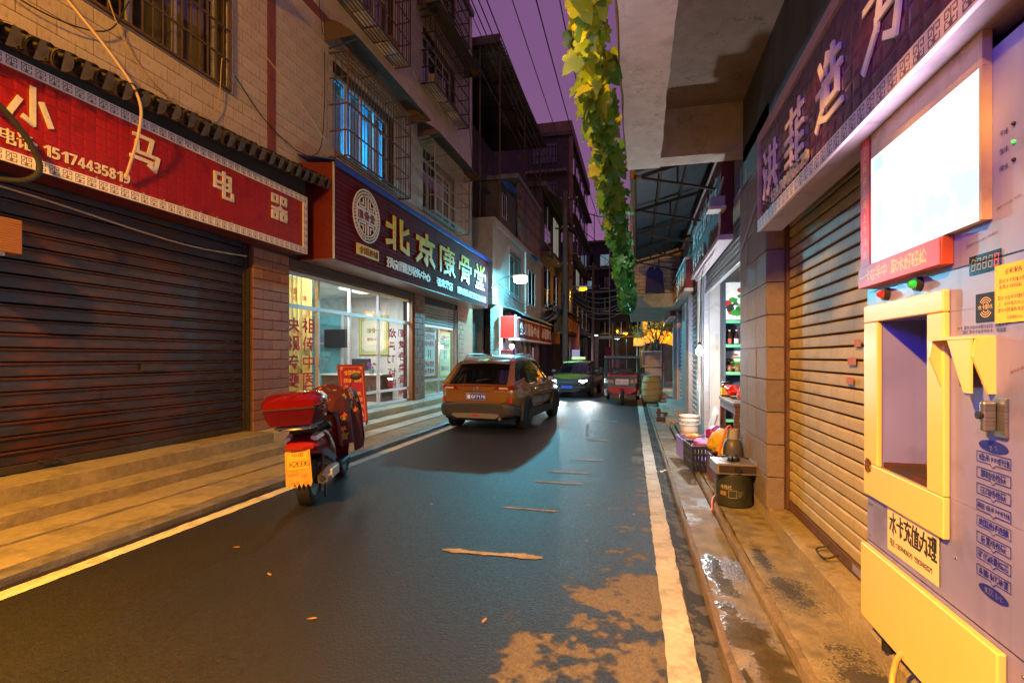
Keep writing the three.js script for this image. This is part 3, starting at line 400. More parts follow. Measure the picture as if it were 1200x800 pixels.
// curved sheet awnings over the cages
const awning = (z0, z1, y, drop = 0.42, out = 0.68) => {
  const n = 9, a = [], b = []; for (let i = 0; i <= n; i++) { const u = i / n, px = -6.04 + out * u, py = y + drop * Math.cos(u * 1.45) - drop; a.push([px, py + drop]); b.unshift([px, py + drop - 0.012]); }
  const side = [[-6.04, y], [-6.04 + out, y + drop * Math.cos(1.45) - 0.012], [-6.04 + out * 0.7, y + drop * Math.cos(1.0) - 0.012], [-6.04 + out * 0.35, y + drop * Math.cos(0.5) - 0.012], [-6.04, y + drop - 0.014]];
  const g = part('awning', extrudeZ([...a, ...b], z0, z1), mat(0.10, 0.085, 0.075, { map: tGrime, size: 0.8, rough: 0.7 }), apartment);
  for (const z of [z0 + 0.004, z1 - 0.016]) part('end_plate', extrudeZ(side, z, z + 0.012), mat(0.10, 0.07, 0.05, { map: tGrime, size: 0.5 }), g);
  for (let k = 0; k < 4; k++) { const z = z0 + 0.15 + k * (z1 - z0 - 0.3) / 3; part('bracket', bar([-6.03, y - 0.06, z], [-6.04 + out * 0.96, y + drop * Math.cos(1.40) - 0.03, z], 0.02), M.ironDark, g); }
};
awning(-12.75, -8.95, 7.85); awning(-17.3, -13.35, 11.5); awning(-17.3, -13.35, 7.8); awning(-6.9, -3.3, 7.5, 0.42, 0.5);
// bric-a-brac kept in the cages
for (const [x, y, z, w, h, d, c] of [[-5.82, 9.46, -14.1, 0.3, 0.4, 0.35, [0.35, 0.34, 0.32]], [-5.85, 9.46, -15.6, 0.25, 0.25, 0.5, [0.16, 0.2, 0.16]], [-5.85, 9.02, -11.4, 0.22, 0.3, 0.4, [0.3, 0.2, 0.08]], [-5.85, 9.02, -9.8, 0.2, 0.18, 0.3, [0.5, 0.5, 0.48]]])
  solo('storage_box', rbox(x - w / 2, x + w / 2, y, y + h, z - d / 2, z + d / 2, 0.02), mat(...c, { map: tGrime, size: 0.5 }), ['pale box kept behind the bars of the upper end cage', 'dark green box kept behind the bars of the upper end cage', 'brown box on the white floor panels of an upper window cage', 'small white box on the floor panels of an upper window cage'][[0.35, 0.16, 0.3, 0.5].indexOf(c[0])], 'box');
// brick piers beside the shop fronts
const pierMats = [[0.27, 0.115, 0.06], [0.31, 0.14, 0.075], [0.24, 0.10, 0.055]].map((c) => mat(...c, { map: tGrime, size: 0.5, bump: bConcrete, bs: 0.006, bsize: 0.3, rough: 0.7 }));
const pier = (z0, z1, cols) => {
  const p = part('pier', box(-6.3, -6.045, 0.38, 3.42, z0, z1), mat(0.10, 0.06, 0.045, { map: tGrime, size: 0.5 }), apartment), w = (z1 - z0) / cols, h = 0.165, g = rbox(-0.02, 0.02, -h / 2 + 0.005, h / 2 - 0.005, -w / 2 + 0.005, w / 2 - 0.005, 0.008, 1), gh = rbox(-0.02, 0.02, -h / 2 + 0.005, h / 2 - 0.005, -w / 4 + 0.005, w / 4 - 0.005, 0.008, 1);
  for (let r = 0; r < 18; r++) for (let k = 0; k <= cols; k++) { const odd = r % 2, half = odd && (k === 0 || k === cols); if (!odd && k === cols) continue; const b = part('brick', half ? gh : g, pierMats[Math.floor(rnd() * 3)], p); b.position.set(-6.035 + rr(-0.004, 0.004), 0.40 + (r + 0.5) * h, odd ? (half ? (k ? z1 - w / 4 : z0 + w / 4) : z0 + k * w) : z0 + (k + 0.5) * w); }
};
pier(-7.88, -7.0, 2); pier(-13.83, -13.14, 2); pier(-17.25, -16.6, 2);
part('wall_facing', box(-6.07, -6.04, 0.3, 3.4, -18.29, -17.27), pierMats[0], apartment);

// ---------------------------------------------------------------- left roller shutter
const slatProfile = (h, d) => { const p = [], n = 8; p.push([0, 0]); for (let i = 0; i <= n; i++) { const u = i / n; p.push([d * Math.sin(Math.PI * u) ** 0.75, 0.012 + u * (h - 0.03)]); } p.push([0, h - 0.012]); p.push([-0.006, h - 0.012], [-0.006, 0]); return p; };
const flatSlat = (h, d) => [[0, 0], [d, 0.005], [d * 1.12, h * 0.5], [d, h - 0.022], [d * 0.2, h - 0.012], [-0.006, h - 0.012], [-0.006, 0]];
const lipSlat = (h, d) => [[0, 0], [0.004, 0.004], [0.009, h * 0.45], [0.008, h - 0.045], [d, h - 0.034], [d * 1.05, h - 0.026], [d * 0.5, h - 0.018], [-0.006, h - 0.012], [-0.006, 0]];
const shutter = (label, x, dir, z0, z1, y0, y1, h, d, m, rail) => {
  const s = thing('roller_shutter', label, 'shutter'), n = Math.round((y1 - y0 - 0.09) / h);
  let g = extrudeZ((dir < 0 ? flatSlat : lipSlat)(h, d), z0, z1); g = toCreasedNormals(g, 0.4); if (dir < 0) g = g.rotateY(Math.PI).translate(0, 0, z0 + z1);
  for (let i = 0; i < n; i++) { const q = part('slat', g, m[i % m.length], s); q.position.set(x + rr(-0.0015, 0.0015), y0 + 0.09 + i * h, 0); }
  part('bottom_bar', rbox(x - 0.02, x + 0.02, y0 + 0.004, y0 + 0.085, z0, z1, 0.006), rail, s);
  for (const z of [z0 - 0.03, z1 + 0.03]) part('guide_rail', box(x - 0.035, x + 0.035, y0, y1, z - 0.025, z + 0.025), rail, s);
  return s;
};
const blueRust = [1, 0.9, 1.08].map((k) => mat(0.22 * k, 0.20 * k, 0.20 * k, { map: tRust, size: 3.1 + k, sizeY: 1.7 * k, rough: 0.48, metal: 0.25 }));
const shL = shutter('wide dark roller shutter with flaking blue paint under the red appliance shop sign', -6.17, 1, -6.93, 3.45, 0.41, 3.5, 0.15, 0.026, blueRust, M.ironDark);
part('sticker', box(-6.126, -6.122, 1.44, 1.49, -5.22, -5.45), mat(0.1, 0.7, 0.9), shL, 'small blue plate, coloured brighter as if reflecting light'); part('lock_plate', rbox(-6.14, -6.12, 1.42, 1.51, -5.48, -5.18, 0.004), M.ironDark, shL);  // sticker colour brightened to stand for light reflected off it
part('handle', tube([[-6.15, 0.5, -4.2], [-6.11, 0.5, -4.2], [-6.11, 0.5, -4.05], [-6.15, 0.5, -4.05]], 0.008), M.ironDark, shL);

// ---------------------------------------------------------------- red appliance shop sign
const keyTex = (a, b) => sheet(128, 128, (c) => { c.fillStyle = a; c.fillRect(0, 0, 128, 128); c.strokeStyle = b; c.lineWidth = 9; const k = (pts) => { c.beginPath(); pts.forEach(([x, y], i) => c[i ? 'lineTo' : 'moveTo'](x, y)); c.stroke(); }; k([[52, 20], [20, 20], [20, 56], [44, 56], [44, 40]]); k([[72, 20], [108, 20], [108, 52], [84, 52], [84, 38]]); k([[20, 72], [20, 108], [56, 108], [56, 84], [40, 84]]); k([[108, 72], [108, 108], [72, 108], [72, 80], [92, 80]]); k([[52, 20], [52, 40]]); k([[20, 72], [40, 72]]); k([[64, 14], [64, 114]]); });
const quilt = (len, h, cw, ch, amp) => { const nx = Math.round(len / cw), ny = Math.round(h / ch), pos = [], w = len / nx, e = h / ny; for (let i = 0; i < nx; i++) for (let j = 0; j < ny; j++) { const x = i * w, y = j * e, q = 0.22, pts = [[x + 0.001, y + 0.001, 0], [x + w - 0.001, y + 0.001, 0], [x + w - 0.001, y + e - 0.001, 0], [x + 0.001, y + e - 0.001, 0]], c = [[x + w * q, y + e * q, amp], [x + w * (1 - q), y + e * q, amp * 0.7], [x + w * (1 - q), y + e * (1 - q), amp], [x + w * q, y + e * (1 - q), amp * 1.1]]; for (let k = 0; k < 4; k++) { const m = (k + 1) % 4; pos.push(...pts[k], ...pts[m], ...c[m], ...pts[k], ...c[m], ...c[k]); } pos.push(...c[0], ...c[1], ...c[2], ...c[0], ...c[2], ...c[3]); } const g = new THREE.BufferGeometry(); g.setAttribute('position', new THREE.Float32BufferAttribute(pos, 3)); g.computeVertexNormals(); return uvm(g); };
const strip = (len, h, d, cell) => { const g = new THREE.BoxGeometry(len, h, d), u = g.attributes.uv, p = g.attributes.position; for (let i = 0; i < p.count; i++) u.setXY(i, p.getX(i) / cell, p.getY(i) / h + 0.5); return g; };
const signRed = mat(0.36, 0.012, 0.016, { map: tGrime, size: 2.3, rough: 0.3, phys: true, clearcoat: 0.4, clearcoatRoughness: 0.2 });
const whiteLetter = mat(0.78, 0.76, 0.72, { map: tGrime, size: 0.8, rough: 0.5 });
const keyL = printed((() => { const t = keyTex('#dcd6d0', '#6d5a62'); t.wrapS = THREE.RepeatWrapping; return t; })(), { roughness: 0.5 });
{
  const s = thing('shop_sign', 'red quilted appliance shop sign with white characters, telephone number and meander border', 'sign'), z0 = 2.2, z1 = -7.88, L = z0 - z1;
  part('sign_box', box(-6.03, -5.675, 3.4, 4.4, z1, z0), mat(0.16, 0.016, 0.014, { map: tGrime, size: 1.2, rough: 0.5 }), s);
  part('panel', quilt(L - 0.12, 0.77, 0.125, 0.1, 0.004).rotateY(faceRight).translate(-5.672, 3.515, z0), signRed, s);
  part('border', strip(L, 0.11, 0.02, 0.12).rotateY(faceRight).translate(-5.662, 3.456, (z0 + z1) / 2), keyL, s); part('border', strip(L, 0.11, 0.02, 0.12).rotateY(faceRight).translate(-5.662, 4.343, (z0 + z1) / 2), keyL, s);
  part('border', strip(0.776, 0.11, 0.02, 0.12).rotateZ(Math.PI / 2).rotateY(faceRight).translate(-5.6625, 3.9, z1 + 0.055), keyL, s);
  letters('小马电器', s, whiteLetter, [-5.667, 3.82, -3.47], faceRight, 0.38, 0.38, 1.17, { weight: 0.125, depth: 0.012 });
  letters('电话', s, whiteLetter, [-5.667, 3.57, -3.40], faceRight, 0.14, 0.14, 0.15, { weight: 0.1, depth: 0.008 }); letters(':15174435819', s, whiteLetter, [-5.667, 3.575, -3.68], faceRight, 0.082, 0.12, 0.081, { depth: 0.008 });
  for (let k = 0; k < 9; k++) part('lamp_bead', new THREE.SphereGeometry(0.012, 8, 6).translate(-5.652, 3.525, -4.0 - k * 0.27), M.steel, s);
}
// tiled eave above the sign
{
  const e = thing('tiled_eave', 'sagging dark eave of rounded roof tiles above the red appliance shop sign', 'eave');
  const tm = [[0.085, 0.07, 0.062], [0.065, 0.058, 0.055], [0.105, 0.085, 0.07]].map((c) => mat(...c, { map: tConcrete, size: 0.5, rough: 0.85 })), yf = (z) => 4.43 + (-3 - z) * 0.052;
  const cap = (r, len, up) => { const g = new THREE.CylinderGeometry(r, r * 0.92, len, 10, 1, true, up ? -Math.PI / 2 : Math.PI / 2, Math.PI), h = g.clone().scale(0.84, 1, 0.84); const out = [g, h]; const rim = new THREE.RingGeometry(up ? 0.001 : r * 0.84, r, 10, 1, 0, Math.PI); rim.rotateX(-Math.PI / 2); if (!up) rim.rotateY(Math.PI); out.push(rim.clone().translate(0, len / 2, 0)); return uvm(merge(out.map((q) => q.toNonIndexed())).rotateZ(-Math.PI / 2)); };
  const cover = cap(0.098, 0.45, true), pan = cap(0.092, 0.45, false);
  for (let z = 1.4, i = 0; z > -8.15; z -= 0.205, i++) for (let c = 0; c < 2; c++) {
    const q = part('roof_tile', cover, tm[Math.floor(rnd() * 3)], e); q.position.set(-5.57 - c * 0.36, yf(z) + 0.06 + c * 0.17 + rr(-0.012, 0.012), z + rr(-0.015, 0.015)); q.rotation.set(rr(-0.08, 0.08), Math.PI / 2 * 0 + rr(-0.04, 0.04), -0.42 + rr(-0.04, 0.04));
    const p = part('roof_tile', pan, tm[Math.floor(rnd() * 3)], e); p.position.set(-5.60 - c * 0.36, yf(z) + 0.10 + c * 0.17 + rr(-0.008, 0.008), z - 0.1025 + rr(-0.01, 0.01)); p.rotation.set(rr(-0.06, 0.06), rr(-0.03, 0.03), -0.42);
  }
  for (let k = 0; k < 12; k++) { const z = 1.2 - k * 0.83; part('rafter', bar([-6.05, yf(z) + 0.27, z], [-5.42, yf(z) - 0.02, z], 0.04, 0.05), M.ironDark, e); }
  part('shade_board', quad([[-5.69, 4.405, 1.4], [-5.69, 4.405, -7.87], [-5.69, yf(-7.87) + 0.14, -7.87], [-5.69, yf(1.4) + 0.14, 1.4]]), M.ironDark, e);  // dark sheet added behind the eave edge to stand for its shade
  part('batten', bar([-5.46, yf(1.4) - 0.01, 1.4], [-5.46, yf(-8.1) - 0.01, -8.1], 0.03), M.ironDark, e);
}

// ---------------------------------------------------------------- maroon clinic sign
{
  const s = thing('clinic_sign', 'long maroon slatted clinic sign with yellow characters, round emblem and blue sheet top', 'sign'), z0 = -8.17, z1 = -17.9, X = -5.32, L = z0 - z1;
  const slatM = [[0.135, 0.012, 0.02], [0.12, 0.01, 0.018]].map((c) => mat(...c, { map: tGrime, size: 2.7, rough: 0.9, phys: true, specularIntensity: 0.2 })), n = 20, h = 1.72 / n, sg = toCreasedNormals(extrudeZ([[-0.02, 0], [0, 0.004], [0.004, h * 0.5], [0, h - 0.008], [-0.014, h - 0.006], [-0.02, h]], z1, z0), 0.5);
  for (let i = 0; i < n; i++) part('slat', sg, slatM[i % 2], s).position.set(X, 3.38 + i * h, 0);
  part('side_panel', extrudeZ([[-6.03, 3.38], [X - 0.022, 3.38], [X - 0.022, 5.1], [-6.03, 5.16]], z0 - 0.02, z0), mat(0.15, 0.009, 0.008, { map: tGrime, size: 1.2, rough: 0.5 }), s);
  part('side_panel', extrudeZ([[-6.03, 3.38], [X - 0.022, 3.38], [X - 0.022, 5.1], [-6.03, 5.16]], z1, z1 + 0.02), mat(0.15, 0.009, 0.008, { map: tGrime, size: 1.2, rough: 0.5 }), s);
  part('edge_strip', rbox(X - 0.02, X + 0.015, 3.37, 5.11, z0 - 0.01, z0 + 0.012, 0.004), M.alu, s);
  part('back_panel', box(-6.028, -6.02, 3.40, 5.1, z1 + 0.03, z0 - 0.03), M.ironDark, s);
  const so = mat(0.30, 0.16, 0.13, { map: tGrime, size: 1, rough: 0.35 }); for (let i = 0; i < 7; i++) part('soffit_slat', box(-6.02 + i * 0.098, -6.02 + i * 0.098 + 0.092, 3.362, 3.376, z1, z0), so, s);
  part('top_sheet', extrudeZ([[-6.04, 5.28], [-5.24, 5.115], [-5.24, 5.135], [-6.04, 5.3]], z1 - 0.15, z0 + 0.05), mat(0.012, 0.06, 0.42, { map: tGrime, size: 2, rough: 0.4 }), s);
  part('top_fascia', rbox(-5.258, -5.238, 5.02, 5.113, z1 - 0.15, z0 + 0.05, 0.004), mat(0.012, 0.055, 0.45, { map: tGrime, size: 1, rough: 0.45 }), s);
  const yel = mat(0.80, 0.62, 0.02, { map: tGrime, size: 1, rough: 0.4 });
  [['北', -10.1, 1.15, 0.74, 4.0], ['京', -11.65, 1.2, 0.78, 3.97], ['康', -13.2, 1.2, 0.8, 3.95], ['骨', -14.72, 1.2, 0.8, 3.95], ['堂', -16.2, 1.35, 0.8, 3.95]].forEach(([c, z, w, hh, y]) => letters(c, s, yel, [X + 0.006, y, z], faceRight, w, hh, 1, { weight: c === '北' || c === '京' ? 0.16 : 0.115, depth: 0.02, flare: 0.45 }));
  letters('颈肩腰腿服务中心', s, whiteLetter, [X + 0.006, 3.56, -10.15], faceRight, 0.28, 0.22, 0.3, { weight: 0.13, depth: 0.012 });
  letters('张家界店', s, whiteLetter, [X + 0.006, 3.54, -13.0], faceRight, 0.28, 0.22, 0.31, { weight: 0.13, depth: 0.012 });
  letters('服务热线', s, whiteLetter, [X + 0.006, 3.53, -14.62], faceRight, 0.24, 0.2, 0.26, { weight: 0.13, depth: 0.012 });
  letters('07352288626', s, whiteLetter, [X + 0.006, 3.53, -15.72], faceRight, 0.17, 0.2, 0.172, { depth: 0.012 });
  const pl = part('name_plate', rbox(X, X + 0.025, 3.60, 3.82, -9.78, -8.92, 0.005), yel, s); letters('全国连锁', pl, mat(0.2, 0.01, 0.01), [X + 0.026, 3.64, -9.0], faceRight, 0.16, 0.14, 0.185, { weight: 0.12, depth: 0.004 });
  // emblem: two rings, a band with three characters, meander quarters
  const em = new THREE.Group(); em.name = 'emblem'; s.add(em); em.position.set(X + 0.012, 4.42, -9.3); em.rotation.y = faceRight;
  const ring = (a, b, d) => { const sh = new THREE.Shape().absarc(0, 0, b, 0, Math.PI * 2), ho = new THREE.Path().absarc(0, 0, a, 0, Math.PI * 2, true); sh.holes.push(ho); return uvm(new THREE.ExtrudeGeometry(sh, { depth: d, bevelEnabled: false, curveSegments: 40 })); };
  part('ring', ring(0.50, 0.53, 0.014), whiteLetter, em); part('ring', ring(0.385, 0.415, 0.014), whiteLetter, em);
  for (let k = 0; k < 44; k++) { const a = k / 44 * Math.PI * 2, g = part('key_mark', uvm(new THREE.BoxGeometry(0.05, 0.028, 0.012)), whiteLetter, em); g.position.set(Math.cos(a) * 0.457, Math.sin(a) * 0.457, 0.006); g.rotation.z = a + (k % 2 ? 1.57 : 0); }
  part('band', box(-0.385, 0.385, -0.125, 0.125, 0, 0.008), whiteLetter, em); letters('康骨堂', em, mat(0.15, 0.012, 0.02), [-0.33, -0.085, 0.0085], 0, 0.18, 0.17, 0.225, { weight: 0.14, depth: 0.004 });
  for (const sx of [-1, 1]) for (const sy of [-1, 1]) { const m = (a, b, c, d) => box(sx * a, sx * b, sy * c, sy * d, 0, 0.01); part('quarter', [m(0.03, 0.065, 0.14, 0.37), m(0.066, 0.29, 0.14, 0.172), m(0.26, 0.29, 0.173, 0.25), m(0.12, 0.15, 0.2, 0.33), m(0.151, 0.22, 0.2, 0.23)], whiteLetter, em); }
}

// ---------------------------------------------------------------- the glazed clinic: shop front and room
{
  const c = thing('clinic_shopfront', 'aluminium framed clinic window with red lettering on the panes', 'shop front'), X = -6.17, F = (y0, y1, za, zb, t = 0.03) => box(X - t, X + t, y0, y1, za, zb), zs = [-7.93, -8.92, -10.08, -11.36, -13.1];
  part('frame', [F(0.4, 0.46, -13.1, -7.93), F(2.5, 2.57, -13.1, -7.93), F(3.1, 3.17, -13.1, -7.93), ...zs.map((z, i) => F(0.461, 3.099, z - (i ? 0.03 : 0.05), z + (i === 4 ? 0.06 : 0.03), 0.033)), F(0.72, 0.78, -13.07, -10.11, 0.022)], M.alu, c);
  for (let i = 0; i < 4; i++) for (const [a, b] of [[0.46, 2.5], [2.57, 3.1]]) part('pane', box(X - 0.003, X + 0.002, a, b, zs[i + 1], zs[i]), glassPane, c);
  part('handle', rod([X + 0.06, 1.35, -9.05], [X + 0.06, 1.6, -9.05], 0.012), M.steel, c);
  part('shutter_housing', rbox(-6.2, -6.03, 3.18, 3.36, -13.12, -7.9, 0.01), mat(0.09, 0.05, 0.035, { map: tGrime, size: 1 }), c);
  part('guide_rail', [box(-6.14, -6.06, 0.4, 3.17, -13.13, -13.06), box(-6.14, -6.06, 0.4, 3.17, -7.93, -7.88)], mat(0.3, 0.17, 0.1, { rough: 0.5, metal: 0.3 }), c);
  const red = mat(0.48, 0.003, 0.008, { rough: 0.7 }), xl = X + 0.005;
  letters('祖传中医古方', c, red, [xl, 2.06, -8.46], faceRight, 0.34, 0.27, 0.345, { weight: 0.14, depth: 0.002, down: true });
  letters('央视专题报导', c, red, [xl, 2.06, -8.02], faceRight, 0.32, 0.27, 0.345, { weight: 0.14, depth: 0.002, down: true });
  letters('康复各类骨病', c, red, [xl, 2.13, -12.42], faceRight, 0.42, 0.22, 0.31, { weight: 0.15, depth: 0.002, down: true });
  letters('敢与', c, red, [xl, 2.10, -11.86], faceRight, 0.42, 0.23, 0.33, { weight: 0.15, depth: 0.002, down: true }); letters('CT', c, red, [xl, 1.44, -11.8], faceRight, 0.21, 0.21, 0.22, { depth: 0.002 }); letters('对照', c, red, [xl, 1.08, -11.86], faceRight, 0.42, 0.23, 0.31, { weight: 0.15, depth: 0.002, down: true });
}
{ // room
  const r = thing('clinic_room', 'white painted clinic room behind the glass front', 'room'), wall = mat(0.76, 0.77, 0.78, { map: tGrime, size: 2.5, rough: 0.8 }), zA = -7.9, zB = -13.3;
  part('floor', box(-10.5, -6.38, 0.40, 0.43, zB, zA), mat(0.6, 0.58, 0.48, { map: tSpeck, size: 0.8, rough: 0.25 }), r); part('ceiling', box(-10.5, -6.38, 3.3, 3.34, zB, zA), wall, r);
  part('back_wall', box(-10.55, -10.5, 0.43, 3.3, zB, zA), wall, r); part('side_wall', box(-10.5, -6.38, 0.43, 3.3, zA, zA + 0.05), wall, r); part('side_wall', box(-10.5, -6.38, 0.43, 3.3, zB - 0.05, zB), wall, r);
  const teal = mat(0.12, 0.36, 0.42, { map: tGrime, size: 1.5, rough: 0.5 }); part('partition', box(-9.6, -7.95, 0.43, 2.75, -12.62, -12.57), teal, r); part('partition_frame', [box(-8.75, -8.7, 0.43, 2.75, -12.565, -12.53), box(-7.95, -7.9, 0.43, 2.75, -12.62, -12.53), box(-9.6, -7.951, 1.95, 2.0, -12.565, -12.535)], M.alu, r);
  for (const z of [-9.2, -11.6]) { part('unseen_ceiling_light', rbox(-7.1, -6.5, 3.25, 3.295, z - 0.5, z + 0.5, 0.01), glow(0.9, 1, 0.95, 2), r); panelLight([0.92, 1, 0.98], 60, 0.58, 0.98, [-6.8, 3.24, z], [-6.8, 0, z]); }  // lamps kept out of view above the header, placed to light the clinic
}
{ const fl = sheet(256, 512, (c, w, h) => { c.fillStyle = '#e8d27a'; c.fillRect(0, 0, w, h); let s = 3; const q = () => (s = (s * 16807) % 2147483647) / 2147483647; for (let k = 0; k < 60; k++) { c.fillStyle = ['#c9862e', '#b86a2a', '#8f9c46', '#d9b04a', '#f2e3a0'][k % 5]; const x = q() * w, y = q() * h; for (let p = 0; p < 5; p++) { c.beginPath(); c.ellipse(x + Math.cos(p * 1.26) * 7, y + Math.sin(p * 1.26) * 7, 6, 4, p * 1.26, 0, 7); c.fill(); } } });
  solo('curtain', folds(1.02, 2.68, 8, 0.035).rotateY(faceRight).translate(-6.32, 1.78, -8.43), new THREE.MeshPhysicalMaterial({ map: fl, roughness: 1, transmission: 0.35, thickness: 0, side: THREE.DoubleSide }), 'yellow flowered curtain hanging behind the clinic glass', 'curtain'); }
{
  const d = thing('reception_desk', 'brown wooden reception desk with white top inside the clinic', 'desk', [-7.35, 0.43, -12.1], -Math.PI / 2);
  part('front_panel', rbox(-0.03, 0.03, 0, 0.68, -0.88, 0.88, 0.01), M.brown, d); part('side_panel', [box(-0.6, -0.031, 0, 0.68, 0.83, 0.88), box(-0.6, -0.031, 0, 0.68, -0.88, -0.83)], M.brown, d); part('desk_top', rbox(-0.65, 0.06, 0.681, 0.72, -0.9, 0.9, 0.008), M.white, d); part('work_top', box(-0.6, -0.04, 0.4, 0.43, -0.82, 0.82), M.brown, d);
  const m = thing('monitor', 'dark computer monitor standing on the reception desk', 'monitor', [-7.2, 1.15, -12.3], -1.2); part('screen', rbox(-0.02, 0.02, 0.08, 0.4, -0.27, 0.27, 0.01), M.black, m); part('stand', [rbox(-0.08, 0.08, 0, 0.015, -0.1, 0.1, 0.005), box(-0.015, 0.015, 0.016, 0.1, -0.02, 0.02)], M.black, m);
  const b = thing('desk_pot', 'small potted plant with purple blooms on the reception desk', 'plant', [-6.85, 1.15, -12.25]); part('pot', lathe([[0, 0], [0.06, 0], [0.075, 0.13], [0.06, 0.13], [0.055, 0.02], [0, 0.02]]), mat(0.12, 0.25, 0.2), b); const lg = new THREE.IcosahedronGeometry(0.03, 0); for (let k = 0; k < 16; k++) part('bloom', lg, k % 3 ? mat(0.25, 0.05, 0.3) : mat(0.06, 0.2, 0.04), b).position.set(rr(-0.08, 0.08), rr(0.14, 0.3), rr(-0.1, 0.1));
  for (let k = 0; k < 4; k++) solo('folder', rbox(-7.8, -7.55, 1.151 + k * 0.022, 1.171 + k * 0.022, -12.4, -12.1, 0.004, 1), mat(...[[0.5, 0.5, 0.5], [0.1, 0.2, 0.4], [0.6, 0.5, 0.3], [0.4, 0.1, 0.1]][k]), ['grey', 'blue', 'tan', 'red'][k] + ' folder in the pile on the reception desk', 'folder');
  const t = thing('wall_screen', 'black screen hung high on the clinic partition', 'screen', [-8.05, 2.1, -12.45], -Math.PI / 2); part('housing', rbox(-0.04, 0.04, -0.25, 0.25, -0.34, 0.34, 0.015), M.black, t); part('bracket', box(-0.09, -0.041, -0.06, 0.06, -0.06, 0.06), M.black, t);
  const st = thing('stool', 'low white stool in front of the reception desk', 'stool', [-6.9, 0.43, -11.7]); part('seat', rbox(-0.15, 0.15, 0.22, 0.26, -0.15, 0.15, 0.012), M.white, st); for (const a of [-0.12, 0.12]) for (const q of [-0.12, 0.12]) part('leg', rod([a, 0, q], [a * 0.85, 0.22, q * 0.85], 0.014), M.white, st);
  const cert = sheet(512, 632, (c, w, h) => { c.fillStyle = '#d9d7c2'; c.fillRect(0, 0, w, h); c.strokeStyle = '#a8b04a'; c.lineWidth = 26; c.strokeRect(20, 20, w - 40, h - 40); c.strokeStyle = '#7c8a2e'; c.lineWidth = 5; c.strokeRect(52, 52, w - 104, h - 104); for (const [x, y] of [[52, 52], [w - 52, 52], [52, h - 52], [w - 52, h - 52]]) { c.strokeRect(x - 22, y - 22, 44, 44); c.strokeRect(x - 10, y - 10, 20, 20); } pen(c, '康骨堂', 130, 200, 80, '#8a7a2a'); pen(c, '服务中心', 130, 360, 56, '#6a6a5a'); });
  const f = thing('framed_certificate', 'large certificate with green meander border on the clinic side wall', 'certificate', [-7.35, 2.22, -13.28], 0); part('print', plane(0.86, 1.06).translate(0, 0, 0.012), printed(cert), f); part('frame', [box(-0.46, 0.46, 0.53, 0.56, 0, 0.03), box(-0.46, 0.46, -0.56, -0.53, 0, 0.03), box(-0.46, -0.43, -0.529, 0.529, 0, 0.03), box(0.43, 0.46, -0.529, 0.529, 0, 0.03)], mat(0.45, 0.42, 0.15), f);
}
